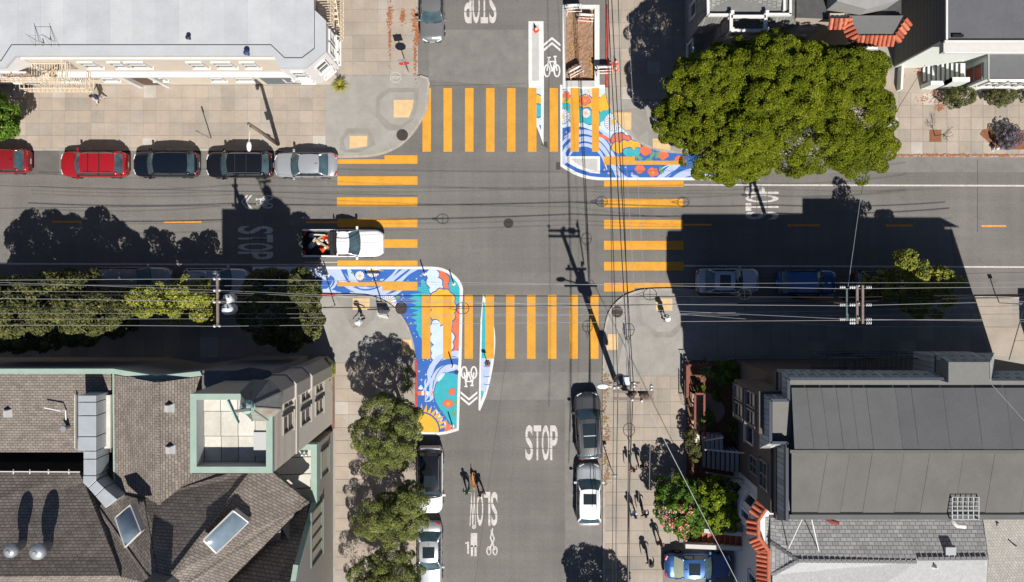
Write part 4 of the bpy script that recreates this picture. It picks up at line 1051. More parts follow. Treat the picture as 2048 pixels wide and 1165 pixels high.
# turbine vents
for x, y, s_, l in [(47, 1090, .9, 'smaller left of two silver turbine vents on the dark shingle slope'), (99, 1092, 1.05, 'larger right of two silver turbine vents on the dark shingle slope')]:
    r_ = empty('turbine_vent', V(x + 2, y - 3, 10.2), label=l, cat='roof vent'); s_ *= 1.1
    MB().mat(GALV).box((.22, 0, -.15), (.7, .62, .3)).build('base', r_); m = MB().mat(GALV); m.smooth = True; m.lathe([(.26 * s_, -.3), (.26 * s_, 1.0), (.40 * s_, 1.1), (.43 * s_, 1.3), (.36 * s_, 1.52), (.15 * s_, 1.62)], n=20); m.build('head', r_)
    q = MB().mat(mat('bright_metal', (.62, .62, .62), .3, metal=.6)); q.lathe([(.14 * s_, 1.62), (.10 * s_, 1.70)], n=12); q.build('cap', r_)
for x, y, z, l in [(337, 817, 9.35, 'upper white box vent right of the brown ridge'), (339, 900, 9.35, 'lower white box vent right of the brown ridge'), (15, 827, 8.5, 'white box vent at the left edge of the brown roof'), (581, 1140, 8.8, 'white box vent on the dark gable corner')]:
    r_ = empty('box_vent', V(x, y, z), label=l, cat='roof vent'); m = MB().mat(WHITE)
    m.add([(-.28, -.25, -.1), (.28, -.25, -.1), (.28, .25, -.1), (-.28, .25, -.1), (-.2, -.2, .12), (.12, -.2, .38), (.12, .2, .38), (-.2, .2, .12)], [(4,5,6,7), (0,1,5,4), (1,2,6,5), (2,3,7,6), (3,0,4,7)]); m.build('hood', r_)
    MB().mat(GALV).box((0, 0, -.1), (.7, .6, .05)).build('flashing', r_)
r_ = empty('pipe_vent', V(137, 855, 8.4), label='grey pipe vent standing left of the duct on the brown roof', cat='roof vent'); MB().mat(GALV).lathe([(.14, -.1), (.14, .55), (.18, .56), (.18, .62)], n=14).build('pipe', r_)
r_ = empty('flue_pipe', V(128, 822, 8.5), label='thin bent white flue pipe lying on the brown roof', cat='pipe'); m = MB().mat(WHITE); m.tube([(-.9, .3, .6), (.1, .1, .6), (.15, .05, .1), (.15, -.6, .05)], .05, 8); m.build('pipe', r_)
r_ = empty('chimney', V(330, 1150, 12), label='dark square chimney where the brown gables meet at the bottom edge', cat='chimney'); MB().mat(SLATE).box((0, -.3, .6), (1.3, .8, 2.2)).build('stack', r_); MB().mat(BLACK).box((0, -.3, 1.74), (.9, .45, .1)).build('flue', r_)

# ============ C: large dark grey roofed building, right
Cc = empty('grey_roofed_building', (0, 0, 0), label='tall building with a big dark grey membrane roof and shingled parapets, right side', cat='building')
CZ = 13.3; BR = mat('brown_grey_stucco', (.105, .088, .076), .85, noise=.08)
MEM = mat('grey_membrane', (.118, .116, .106), .9, noise=.12, scale=.5, fine=.08); MEM2 = mat('dark_membrane', (.112, .116, .116), .9, noise=.10, scale=.5, fine=.08); MEM3 = mat('darker_membrane', (.098, .098, .104), .9, noise=.10, scale=.5, fine=.08)
PSH = shingle('pale_shingle', (.40, .415, .40), (.28, .29, .28), (.14, .14, .14), math.pi / 2, .3, .3, .15)
g0 = V(1545, 762, 12.6); g1 = V(2242, 1036, 12.6)
bx0, by0, by1 = V(1583, 0, 12.6).x, g1.y, V(0, 764, 12.6).y; bx1 = V(2242, 0, 12.6).x
mb = MB().mat(BR); mb.prism([(bx0, by0), (bx1, by0), (bx1, by1), (bx0, by1)], 0, 12.6); mb.build('wall', Cc)
# bays on the west wall
def bayC(x, ya, yb2, z0, nm='bay'):
    a, b = V(x, ya, 12.6), V(x, yb2, 12.6); m = MB().mat(BR); m.prism([(a.x, b.y), (bx0 + .2, b.y), (bx0 + .2, a.y), (a.x, a.y)], z0, 12.6); o = m.build(nm, Cc); return o, a.x, a.y, b.y
bo, bxw, bya, byb = bayC(1518, 783, 868, 7.3)
for (px_a, ya_, yb_) in [(1551, 897, 1040), (1551, 745, 782), (1521, 782, 897)]:
    a_, b_ = V(px_a + 2, ya_, 12.3), V(1590, yb_, 12.3); MB().mat(BR).span((a_.x, b_.y, 11.75 + (.004 if px_a == 1521 else 0)), (b_.x, a_.y, 12.2)).build('soffit', Cc)
b2o = MB().mat(BR).span((V(1551, 0, 12.6).x, V(0, 1036, 12.6).y, 9.0), (bx0 + .1, V(0, 905, 12.6).y, 11.7)).build('bay', Cc)
window_on(b2o, (V(1551, 0, 12.6).x, V(0, 968, 12.6).y), (0, -1), (-1, 0), 1.6, 1.5, 10.5, frame=mat('tan_frame', (.22, .2, .18), .7), mull=(2, 2))
for (pp, zz) in [(.28, 11.2), (.72, 11.2), (.28, 8.6), (.72, 8.6)]:
    window_on(bo, (bxw, bya + (byb - bya) * pp), (0, -1), (-1, 0), .85, 1.7, zz, frame=mat('tan_frame', (.22, .2, .18), .7), pane=mat('pale_blind', (.33, .32, .27), .4) if (pp + zz) % 2 < 1.3 else GLASSD, mull=(1, 2))
for yy, zz in [(V(0, 985, 12).y, 5.5)]:
    window_on(Cc, (bx0, yy), (0, -1), (-1, 0), 1.1, 2.0, zz, frame=mat('tan_frame', (.22, .2, .18), .7), mull=(2, 3))
window_on(Cc, (bx0, V(0, 905, 8).y + .4), (0, -1), (-1, 0), 1.2, 1.8, 4.3, frame=WHITE)
# mansard skirts: outer foot lower, inner top higher
def skirt(line_out, line_in, zo, zi_, m, nm='mansard'):
    mb = MB().mat(m); A_ = [V(x, y, zo) for x, y in line_out]; B_ = [V(x, y, zi_) for x, y in line_in]
    for i in range(len(A_) - 1):
        mb.face([tuple(A_[i]), tuple(A_[i + 1]), tuple(B_[i + 1]), tuple(B_[i])])
    return mb.build(nm, Cc)
ZO, ZI = 12.0, 13.5
segs_o = [(1572, 1040), (1551, 1040), (1551, 897), (1519, 897), (1519, 781), (1554, 781), (1554, 739), (1868, 742)]
segs_i = [(1579, 1042), (1574, 1042), (1574, 886), (1541, 886), (1541, 801), (1577, 801), (1577, 758), (1900, 758)]
for i in range(len(segs_o) - 1): skirt(segs_o[i:i + 2], segs_i[i:i + 2], ZO, ZI, PSH)
skirt([(1988, 742), (2242, 742)], [(1984, 762), (2242, 762)], ZO, ZI, PSH)
skirt([(1868, 742), (1868, 706), (1989, 706), (1989, 742)], [(1898, 764), (1898, 725), (1980, 725), (1980, 764)], ZO, ZI + .4, PSH)
cap = mat('cap_metal', (.035, .045, .07), .5)
for i in range(1, len(segs_i) - 1):
    MB().mat(cap).beam(V(*segs_i[i], ZI + .02), V(*segs_i[i + 1], ZI + .02), .16, .08).build('cap_flashing', Cc)
MB().mat(PSH).prism([V(1870, 712, 12.4), V(1987, 712, 12.4), V(1987, 770, 12.4), V(1870, 770, 12.4)], 9.8, 12.3).build('light_leak_block', Cc)  # solid block added under the skirt to close a light leak
# roof sheets
RZ = 13.05
P = [V(1545, 803, RZ), V(1545, 884, RZ), V(1582, 884, RZ), V(1582, 803, RZ)]; MB().mat(mat('light_membrane', (.165, .165, .155), .9, noise=.06)).prism(P, 12.6, RZ).build('roof_flat', Cc)
P = [V(1578, 760, RZ + .3), V(2242, 760, RZ + .3), V(2242, 1040, RZ + .3), V(1578, 1040, RZ + .3)]
MB().mat(mat('light_membrane', (.165, .165, .155), .9, noise=.06)).prism(P, 12.6, RZ - .05).build('roof_base', Cc)
P = [V(1898, 725, 13.95), V(1980, 725, 13.95), V(1980, 766, 13.95), V(1898, 766, 13.95)]; MB().mat(mat('light_membrane', (.165, .165, .155), .9, noise=.06)).prism(P, 12.6, 13.9).build('roof_turret_top', Cc)
zr = 13.85
def rpoly(pts, m, nm, par=Cc, up=0):
    P = [V(*p) for p in pts]
    if (P[1] - P[0]).cross(P[2] - P[0]).z < 0: P = P[::-1]
    mb = MB().mat(m); mb.face([tuple(p + Vector((0, 0, up))) for p in P]); return mb.build(nm, par)
xs = [1583, 1613, 1643, 1672, 1702, 1732, 1790, 1822, 1885, 1950, 2010, 2080, 2150]
for i in range(len(xs) - 1):
    a, b = xs[i], xs[i + 1]; sl = 16
    m = MEM2 if a < 1785 else MEM3
    rpoly([(a + (sl if i else 6), 903, zr), (b + sl - .5, 903, zr), (b - .5, 776, 13.17), (a, 776, 13.17)], m, 'roof_sheet', up=.006 * (i % 2) + .02)
xs2 = [1583, 1655, 1700, 1745, 1808, 1860, 1928, 1990, 2060, 2150]
for i in range(len(xs2) - 1):
    a, b = xs2[i], xs2[i + 1]
    rpoly([(a - (20 if i else 0), 1026, 13.17), (b - 20.5, 1026, 13.17), (b - .5, 904, zr), (a, 904, zr)], MEM, 'roof_sheet', up=.006 * (i % 2) + .02)
MB().mat(MEM).beam(V(1580, 903.5, zr + .03), V(2150, 904, zr + .03), .18, .05).build('ridge_cap', Cc)
MB().mat(BLACK).beam(V(1583, 1026, 13.15), V(2200, 1027, 13.15), .16, .1).build('roof_drip', Cc)
MB().mat(MEM2).beam(V(1578, 1034, 13.15), V(2200, 1034, 13.15), .28, .14).build('parapet', Cc)
# fire ladders on the shaded north wall
for x0_, x1_ in [(1655, 1730), (1705, 1855)]:
    r_ = empty('fire_escape', (0, 0, 0), label='dark steel fire escape %s on the shaded dark roofed building' % ('nearer the corner' if x0_ == 1655 else 'nearer the square turret'), cat='fire escape')
    yw = by1; a = V(x0_, 0, 9).x; b = V(x1_, 0, 9).x
    FEB = mat('dark_steel', (.10, .11, .12), .6)
    for zz in (6.2, 9.4):
        m = MB().mat(FEB); m.beam((a, yw + .06, zz), (b, yw + .06, zz), .06); m.beam((a, yw + 1.1, zz), (b, yw + 1.1, zz), .06)
        for i in range(16): u = a + (b - a) * i / 15; m.beam((u, yw, zz), (u, yw + 1.1, zz), .03)
        m.build('platform', r_); m = MB().mat(FEB); m.beam((a, yw + 1.1, zz + 1), (b, yw + 1.1, zz + 1), .05)
        for i in range(12): u = a + (b - a) * i / 11; m.beam((u, yw + 1.1, zz), (u, yw + 1.1, zz + 1), .025)
        m.build('railing', r_)
# roof grating box and pipes
r_ = empty('roof_platform', V(1925, 1014, 13.25), label='galvanised grating platform on the lower edge of the dark grey roof', cat='platform')
m = MB().mat(GALV)
for i in range(6): m.beam((-.75 + i * .3, -.62, .3), (-.75 + i * .3, .62, .3), .05); 
for j in range(6): m.beam((-.78, -.62 + j * .25, .33), (.78, -.62 + j * .25, .33), .03)
m.build('grating', r_)
m = MB().mat(DARKM)
for sx in (-.75, .75):
    for sy in (-.6, .6): m.beam((sx, sy, -.15), (sx, sy, .3), .06)
m.build('legs', r_)

# ============ G: red tile fronted house, bottom right
G = empty('tile_fronted_house', (0, 0, 0), label='white house with a red barrel tile parapet and pale shingle roof, bottom right', cat='building')
GZ = 8.0; WST = mat('blue_white_stucco', (.60, .61, .64), .8, noise=.05)
SG1 = shingle('pale_grey_shingle', (.40, .405, .41), (.29, .295, .30), (.16, .16, .17), 0, .38, .22, .1); SG2 = shingle('pale_grey_shingle_ns', (.40, .405, .41), (.29, .295, .30), (.17, .17, .18), math.pi / 2, .38, .22, .1)
SG3 = shingle('warm_grey_shingle', (.36, .345, .32), (.30, .285, .265), (.24, .23, .215), .9, .24, .16, .14)
front = [(1533, 985), (1533, 1010), (1514, 1038), (1514, 1070), (1534, 1098), (1534, 1500)]
Pw = [V(x, y, GZ) for x, y in front]
mb = MB().mat(WST); P = [(p.x, p.y) for p in Pw] + [(V(2600, 0, 7).x, Pw[-1].y), (V(2600, 0, 7).x, Pw[0].y)]
P[0] = (P[0][0], by0 - .02); P[-1] = (P[-1][0], by0 - .02)
mb.prism(P, 0, 7.2); mb.build('wall', G)
for i in range(len(front) - 1): 
    a, b = Pw[i], Pw[i + 1]; d = (b - a).normalized(); MB().mat(WST).beam(Vector((a.x, a.y, 7.7)) + d * .0, Vector((b.x, b.y, 7.7)), .28, 1.0).build('parapet', G)
TILE = [mat('terracotta_%d' % i, c, .75, noise=.22, scale=5) for i, c in enumerate([(.42, .115, .06), (.34, .085, .045), (.47, .15, .085), (.28, .07, .04)])]
def tile_mesh(L_=.72, r=.135):
    q = MB().mat(TILE[0]); q.smooth = True; rows = []
    for i in range(2):
        rows.append([(i * L_, r * (1 - .15 * i) * math.cos(t), r * (1 - .15 * i) * math.sin(t)) for t in [math.pi * k / 6 for k in range(7)]])
    q.grid(rows)
    rows = [[(i * L_, (r - .02) * (1 - .15 * i) * math.cos(t), (r - .02) * (1 - .15 * i) * math.sin(t)) for t in [math.pi * k / 6 for k in range(7)][::-1]] for i in range(2)]
    q.grid(rows); return q.mesh('roof_tile')
TM = tile_mesh()
def tile_run(parent, a, b, out, zt, slope=.45, step=.25, L_=.62, courses=1):
    A3, B3, O3 = Vector((a[0], a[1], zt - .06)), Vector((b[0], b[1], zt - .06)), Vector((out[0], out[1], -math.tan(slope))) * (.6 + .5 * (courses - 1))
    MB().mat(TILE[3]).face([A3, B3, B3 + O3, A3 + O3] if (B3 - A3).cross(O3).z > 0 else [A3, A3 + O3, B3 + O3, B3]).build('tile_underlay', parent)
    """row of barrel tiles from a to b (xy), each pointing out (unit xy) and sloping down"""
    a = Vector((a[0], a[1])); b = Vector((b[0], b[1])); n = max(1, int((b - a).length / step)); o = Vector((out[0], out[1])); ang = math.atan2(o.y, o.x)
    for c_ in range(courses):
        for i in range(n):
            p = a.lerp(b, (i + .5) / n) + o * (c_ * (L_ - .06) * math.cos(slope))
            ob = inst(TM, 'roof_tile', parent, (p.x, p.y, zt - c_ * (L_ - .06) * math.sin(slope)), ang, TILE[R.choice([0, 0, 1, 2, 3])])
            ob.rotation_euler = (0, slope + R.uniform(-.03, .03), ang + R.uniform(-.03, .03)); 
for i in range(len(front) - 1):
    a, b = Pw[i], Pw[i + 1]
    if i == len(front) - 2: b = a.lerp(b, .22)
    if i == 0: a = Vector((a.x, V(0, 1001, GZ).y, 0))
    d = (b - a); d = Vector((d.x, d.y)).normalized(); n = Vector((d.y, -d.x)); 
    if n.x > 0: n = -n
    tile_run(G, (a.x, a.y), (b.x, b.y), n, 8.26, .5, .27, .72)
    MB().mat(TILE[0]).tube([(a.x, a.y, 8.28), (b.x, b.y, 8.28)], .13, 10).build('ridge_tile', G)
# bay windows
for i, (h, z) in [(1, (1.7, 5.6)), (2, (1.8, 5.6)), (3, (1.6, 5.6)), (1, (1.5, 2.4)), (2, (1.5, 2.4))]:
    a, b = Pw[i], Pw[i + 1]; d = Vector((b.x - a.x, b.y - a.y)); L_ = d.length; d.normalize(); n = Vector((d.y, -d.x)); 
    if n.x > 0: n = -n
    window_on(G, ((a.x + b.x) / 2, (a.y + b.y) / 2), d, n, L_ * .6, h, z, frame=mat('pale_frame', (.68, .69, .70), .6))
window_on(G, (Pw[4].x, V(0, 1180, 5).y + .4), (0, -1), (-1, 0), 1.3, 1.9, 5.2, frame=mat('pale_frame', (.68, .69, .70), .6), mull=(2, 1))
rz_ = 8.6; 
def rp(pts, m): return rpoly(pts, m, 'roof_slope', G)
rp([(1541, 1036, 7.4), (1965, 1036, 7.4), (1976, 1117, rz_), (1836, 1118, rz_), (1835, 1124, rz_), (1597, 1122, rz_), (1541, 1087, 7.6)], SG1)
rp([(1597, 1122, rz_), (1835, 1124, rz_), (1836, 1118, rz_), (1976, 1117, rz_), (1965, 1320, 7.2), (1545, 1320, 7.2), (1545, 1150, 7.5)], mat('shingle_lit_tone', (.34, .345, .35), .9, noise=.12, scale=5, fine=.1))  # south slope's sunlight put into a paler, plain shingle colour
rp([(1541, 1087, 7.6), (1597, 1122, rz_), (1545, 1150, 7.5), (1541, 1150, 7.5)], SG2)
rp([(1966, 1036, 7.45), (2400, 1036, 7.45), (2400, 1320, 7.3), (1963, 1320, 7.3), (1977, 1117, rz_)], SG3)
MB().mat(SG1).prism([V(1532, 1036, 7.3), V(2500, 1036, 7.3), V(2500, 1320, 7.3), V(1532, 1320, 7.3)], 7.0, 7.25).build('roof_deck', G)
m = MB().mat(mat('dark_ridge_tile', (.17, .17, .175), .9))  # ridge caps in one dark grey tone
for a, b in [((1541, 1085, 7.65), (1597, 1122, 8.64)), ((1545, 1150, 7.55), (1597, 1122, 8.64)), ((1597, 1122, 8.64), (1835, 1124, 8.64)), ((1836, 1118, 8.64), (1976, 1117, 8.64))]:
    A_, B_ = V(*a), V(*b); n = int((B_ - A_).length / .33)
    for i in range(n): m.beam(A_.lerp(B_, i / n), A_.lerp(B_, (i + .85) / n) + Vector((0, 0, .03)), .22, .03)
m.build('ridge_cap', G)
def pipev(nm, x, y, z, m_, pts, r, label):
    r_ = empty(nm, V(x, y, z), label=label, cat='roof vent'); q = MB().mat(m_); q.smooth = True; q.tube(pts, r, 10); q.build('pipe', r_); return r_
pipev('roof_vent', 1905, 1046, 7.9, WHITE, [(-.35, .5, -.2), (-.35, .35, .5), (-.1, .05, .75), (.4, 0, .75)], .15, 'white elbow vent pipe below the roof grating')
pipev('roof_vent', 1655, 1040, 7.9, mat('rust_pipe', (.20, .05, .04), .7), [(-.5, .4, .2), (.1, .05, .6), (.45, -.05, .6)], .15, 'rusty red flue pipe between the dark roof and the pale roof')
pipev('roof_vent', 2022, 1086, 8.5, DARKM, [(-.05, .15, -.2), (0, 0, .3), (.15, -.1, .3)], .05, 'tiny dark bent pipe on the warm grey roof')
r_ = empty('roof_hatch', V(1899, 1103, 8.4), label='small grey square hatch on the pale shingle slope', cat='hatch'); MB().mat(mat('hatch_grey', (.33, .35, .37), .6)).box((0, 0, .08), (.65, .6, .2)).build('lid', r_); MB().mat(DARKM).box((0, .34, .05), (.6, .08, .16)).build('hinge_side', r_)
r_ = empty('roof_vent', V(1868, 1133, 8.5), label='small white cone vent on the sunlit pale slope', cat='roof vent'); MB().mat(WHITE).lathe([(.22, -.05), (.06, .25), (.05, .4)], n=10).build('cone', r_)
for a, b, l in [((1577, 1097), (1607, 1033), 'left white pole of the leaning pair on the pale roof'), ((1638, 1104), (1622, 1033), 'right white pole of the leaning pair on the pale roof')]:
    A_ = V(*a, 8.3); r_ = empty('leaning_pole', A_, label=l, cat='pole'); MB().mat(WHITE).tube([(0, 0, 0), V(*b, 9.6) - A_], .035, 6).build('pole', r_)
# stairs, side walls
STR = mat('brick_red_steps', (.32, .085, .05), .8, noise=.2, scale=4)
st = empty('red_stairs', (0, 0, 0), label='red tiled front steps climbing between white stucco walls to the tile fronted house', cat='stairs')
n = 13
for i in range(n):
    xa, xb = 1371 + i * 9.4, 1371 + (i + 1) * 9.4; z = .3 + i * .2
    a, b = ga(xa, 1059 - i * .5), ga(xb, 1087 - i * .8)
    MB().mat(STR).span((a.x, b.y, 0), (b.x, a.y, z)).build('step', st)
    MB().mat(TILE[2]).span((a.x - .02, b.y, z), (a.x + .05, a.y, z + .012)).build('nosing', st)
for (x0_, y0_, x1_, y1_, z0_, z1_) in [(1400, 1051, 1500, 1045, 1.3, 3.2), (1366, 1085, 1500, 1072, .9, 3.0)]:
    a, b = ga(x0_, y0_), ga(x1_, y1_); m = MB().mat(WHITE); w2 = .15
    m.add([(a.x, a.y - w2, 0), (b.x, b.y - w2, 0), (b.x, b.y + w2, 0), (a.x, a.y + w2, 0), (a.x, a.y - w2, z0_), (b.x, b.y - w2, z1_), (b.x, b.y + w2, z1_), (a.x, a.y + w2, z0_)],
          [(4,5,6,7), (0,1,5,4), (1,2,6,5), (2,3,7,6), (3,0,4,7)]); m.build('stucco_wall', st)
MB().mat(CONCD).box((ga(1362, 1068).x, ga(0, 1068).y, .3), (.45, .9, .5)).build('gate_block', st)
dw = [ga(1325, 1102), ga(1500, 1095), ga(1500, 1500), ga(1325, 1500)]
MB().mat(mat('driveway_concrete', (.20, .19, .175), .9, noise=.15, scale=1)).prism(dw, .1, .134).build('driveway', kind='structure')

# ============ right hand entry stairs and front garden of C
es = empty('grey_stairs', (0, 0, 0), label='grey and white striped entry steps in shade beside the dark roofed building', cat='stairs')
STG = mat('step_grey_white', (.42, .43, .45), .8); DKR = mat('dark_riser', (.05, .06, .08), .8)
for i in range(11):
    z = .35 + i * .19; xa = 1404 + i * 8.0
    a, b = ga(xa, 893), ga(xa + 5.0, 933 + i * .3); MB().mat(STG).span((a.x, b.y, 0), (b.x, a.y, z)).build('tread', es)
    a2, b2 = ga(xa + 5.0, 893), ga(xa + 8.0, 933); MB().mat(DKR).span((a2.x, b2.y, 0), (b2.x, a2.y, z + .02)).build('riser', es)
MB().mat(WHITE).beam(ga(1402, 892) + Vector((0, 0, 1.3)), ga(1490, 889) + Vector((0, 0, 3.3)), .09, .12).build('handrail', es)
MB().mat(mat('blue_grey_rail', (.2, .23, .28), .7)).beam(ga(1402, 936) + Vector((0, 0, 1.3)), ga(1492, 942) + Vector((0, 0, 3.3)), .09, .12).build('handrail', es)
es2 = empty('grey_stairs', (0, 0, 0), label='short grey steps with a white handrail just above the longer striped stairs', cat='stairs')
for i in range(5):
    a, b = ga(1402 + i * 7.5, 864), ga(1407.5 + i * 7.5, 897); MB().mat(STG).span((a.x, b.y, 0), (b.x, a.y, .5 + i * .18)).build('tread', es2)
MB().mat(WHITE).beam(ga(1400, 873) + Vector((0, 0, 1.5)), ga(1430, 862) + Vector((0, 0, 2.4)), .1, .1).build('handrail', es2)
MB().mat(WHITE).prism([ga(1378, 866), ga(1396, 866), ga(1396, 900), ga(1378, 905)], .1, .5).build('landing', es2)
RW = mat('red_brown_fence', (.20, .075, .055), .8, noise=.2, scale=4)
fe = empty('red_fence', (0, 0, 0), label='reddish wooden rail fence and gate posts in the front garden beside the pavement', cat='fence')
for a, b, z in [((1368, 728), (1368, 790), 1.1), ((1381, 782), (1381, 868), 1.5), ((1399, 782), (1399, 868), 1.5), ((1381, 782), (1399, 782), 1.5), ((1377, 868), (1377, 940), 1.4), ((1372, 728), (1470, 728), 1.0)]:
    A_, B_ = ga(*a), ga(*b); m = MB().mat(RW); m.beam(A_ + Vector((0, 0, z)), B_ + Vector((0, 0, z)), .14, .12); m.build('rail', fe)
    for k in range(5):
        p = A_.lerp(B_, k / 4); MB().mat(RW).box((p.x, p.y, z / 2), (.1, .1, z)).build('post', fe)
A_, B_ = ga(1372, 729), ga(1376, 790); MB().mat(RW).span((A_.x - .12, B_.y, .1), (B_.x, A_.y, .75)).build('retaining_wall', fe)
fb = empty('black_railing', (0, 0, 0), label='thin black metal railing along the pavement edge of the front garden', cat='railing')
m = MB().mat(DARKM)
for a, b in [((1363, 719), (1405, 719)), ((1363, 757), (1363, 806)), ((1363, 806), (1378, 806)), ((1405, 719), (1405, 712))]:
    A_, B_ = ga(*a), ga(*b); m.beam(A_ + Vector((0, 0, 1.1)), B_ + Vector((0, 0, 1.1)), .05); n = max(2, int((B_ - A_).length / .25))
    for k in range(n + 1): p = A_.lerp(B_, k / n); m.beam(p, p + Vector((0, 0, 1.1)), .02)
m.build('rails', fb)
gd = MB().mat(SOIL); gd.prism([ga(1372, 722), ga(1500, 722), ga(1500, 960), ga(1372, 960)], .1, .15); gd.build('garden_soil', kind='structure')
pp = MB().mat(CONC[1]); pp.prism([ga(x, y) for x, y in spline([(1384, 786), (1400, 782), (1425, 790), (1448, 815), (1440, 840), (1420, 848), (1402, 860), (1384, 868)], 4, True)], .1, .20); pp.build('garden_path', kind='structure')

# ============ E: grey shingle house behind the big tree
E = empty('grey_shingle_house', (0, 0, 0), label='grey shingle clad house with a small white railed balcony, top centre behind the big tree', cat='building')
BW = mat('blue_grey_siding', (.15, .165, .19), .8, noise=.08); GSH = shingle('grey_wall_shingle', (.24, .245, .23), (.17, .175, .165), (.09, .09, .085), 0, .22, .3, .12); GSV = shingle('grey_wall_shingle_v', (.24, .245, .23), (.17, .175, .165), (.09, .09, .085), math.pi / 2, .22, .3, .12)
ez = 6.8
c0 = V(1402, 48, 5.6); c1 = V(1660, 48, 5.6)
mb = MB().mat(BW); mb.prism([(c0.x, c0.y), (c1.x, c1.y + .9), (c1.x, c1.y + 30), (c0.x, c1.y + 30)], 0, 5.6); mb.prism([V(1438, 70, 5), V(1640, 60, 5), V(1640, 0, 5), V(1438, 0, 5)], 0, 5.0); mb.build('wall', E)
def sk2(o, i, zo, zi_, m, nm='shingle_slope'):
    mb = MB().mat(m); A_ = [V(x, y, zo) for x, y in o]; B_ = [V(x, y, zi_) for x, y in i]
    for k in range(len(A_) - 1): mb.face([tuple(A_[k]), tuple(A_[k + 1]), tuple(B_[k + 1]), tuple(B_[k])])
    return mb.build(nm, E)
sk2([(1393, -200), (1393, 55)], [(1414, -200), (1414, 30)], 5.4, 7.0, GSV)
sk2([(1393, 55), (1436, 55)], [(1414, 30), (1455, 30)], 5.4, 7.0, GSH)
sk2([(1436, 55), (1436, 75)], [(1455, 30), (1458, 62)], 5.4, 7.0, GSV)
sk2([(1436, 75), (1536, 70)], [(1458, 62), (1536, 60)], 5.6, 7.0, GSH)
sk2([(1536, 60), (1592, 50)], [(1536, 32), (1585, 32)], 5.8, 7.0, GSH); sk2([(1592, 50), (1592, 16), (1660, 16)], [(1583, 32), (1583, -30), (1660, -30)], 5.8, 7.0, GSH)
MB().mat(mat('house_flat_roof', (.17, .17, .165), .9, noise=.1)).prism([V(1414, 30, 6.9), V(1583, 30, 6.9), V(1583, -200, 6.9), V(1414, -200, 6.9)], 5.0, 6.9).build('roof_flat', E)
sk2([(1418, 22), (1462, -4)], [(1418, -200), (1462, -200)], 6.95, 8.8, GSV, 'roof_slope'); sk2([(1478, -2), (1575, 22)], [(1478, -200), (1575, -200)], 6.95, 8.8, GSV, 'roof_slope')
sk2([(1462, -4), (1478, -4)], [(1462, -200), (1478, -200)], 7.5, 8.85, BW, 'roof_slope')
for a, b in [((1414, -60), (1416, 31)), ((1416, 31), (1460, 31)), ((1530, 30), (1582, 30)), ((1580, 30), (1580, -60)), ((1568, 22), (1568, -40))]:
    MB().mat(WHITE).beam(V(*a, 7.1), V(*b, 7.1), .16, .25).build('white_trim', E)
bal = empty('balcony', (0, 0, 0)); bal.parent = E
MB().mat(mat('balcony_floor', (.10, .10, .105), .8, noise=.35, scale=6)).prism([V(1460, 26, 6.3), V(1533, 26, 6.3), V(1533, 66, 6.3), V(1460, 66, 6.3)], 6.1, 6.3).build('floor', bal)
for a, b in [((1462, 28), (1462, 62)), ((1531, 28), (1531, 62)), ((1462, 62), (1531, 62)), ((1462, 34), (1531, 34))]:
    MB().mat(WHITE).beam(V(*a, 7.3), V(*b, 7.3), .2, .16).build('rail', bal)
for x, y in [(1462, 28), (1531, 28), (1462, 62), (1531, 62)]:
    p = V(x, y, 7.0); MB().mat(WHITE).box((p.x, p.y, 6.7), (.22, .22, 1.4)).build('post', bal)
for yy, zz in [(V(0, 20, 3.5).y, 3.6), (V(0, 95, 3).y, 2.6)]: window_on(E, (c0.x, yy), (0, -1), (-1, 0), 1.0, 1.5, zz, frame=WHITE)
# ============ E2: house with the red tiled bay
E2 = empty('red_tile_bay_house', (0, 0, 0), label='house with orange red tiles round a flat grey bay roof beside the big tree', cat='building')
z2 = 7.0
polyo = [(1660, 36), (1698, 36), (1714, 70), (1786, 70), (1806, 36), (1812, 36)]
P = [V(x, y, z2) for x, y in [(1600, 30), (1698, 34), (1714, 72), (1786, 72), (1812, 34), (1812, -200), (1600, -200)]]
MB().mat(mat('pinkish_stucco', (.40, .345, .295), .85, noise=.06)).prism(P, 0, 6.3).build('wall', E2)
MB().mat(mat('gap_shade_grey', (.07, .07, .072), .9, noise=.2, scale=2)).prism([(p.x, p.y + .02) for p in P], 6.3, 6.36).build('dark_gap_sheet', E2)  # dark sheet stands in for the shaded gap between the houses
P = [V(x, y, z2) for x, y in [(1698, 32), (1716, 71), (1784, 71), (1806, 32)]]; MB().mat(mat('bay_grey_roof', (.135, .138, .14), .9, noise=.06)).prism(P, 6.2, 7.05).build('flat_roof', E2)
edges = [((1662, 38), (1700, 38)), ((1700, 38), (1716, 72)), ((1716, 72), (1786, 72)), ((1786, 72), (1808, 38))]
ctr = V(1750, 20, z2)
for a, b in edges:
    A_, B_ = V(*a, z2), V(*b, z2); d = Vector((B_.x - A_.x, B_.y - A_.y)).normalized(); n = Vector((d.y, -d.x))
    if n.y > 0: n = -n
    A_ = A_ - Vector((d.x, d.y, 0)) * .14; B_ = B_ + Vector((d.x, d.y, 0)) * .14
    tile_run(E2, (A_.x, A_.y), (B_.x, B_.y), n, 7.15, .45, .27, .72, 1)
MB().mat(mat('lapped_grey_roof', (.27, .27, .265), .9, noise=.1)).prism([V(1668, -200, 7.6), V(1668, 8, 7.6), V(1727, 24, 7.6), V(1790, 6, 7.6), V(1790, -200, 7.6)], 6.3, 8.1).build('upper_roof', E2)
MB().mat(mat('pinkish_stucco', (.50, .43, .37), .85)).beam(V(1658, 33, 6.6), V(1700, 33, 6.6), .3, .3).build('cornice', E2)
P = [ga(1600, 130), ga(1772, 130), ga(1793, 187), ga(1560, 187)]; MB().mat(CONC[0]).prism(P, .1, .14).build('forecourt', kind='structure')
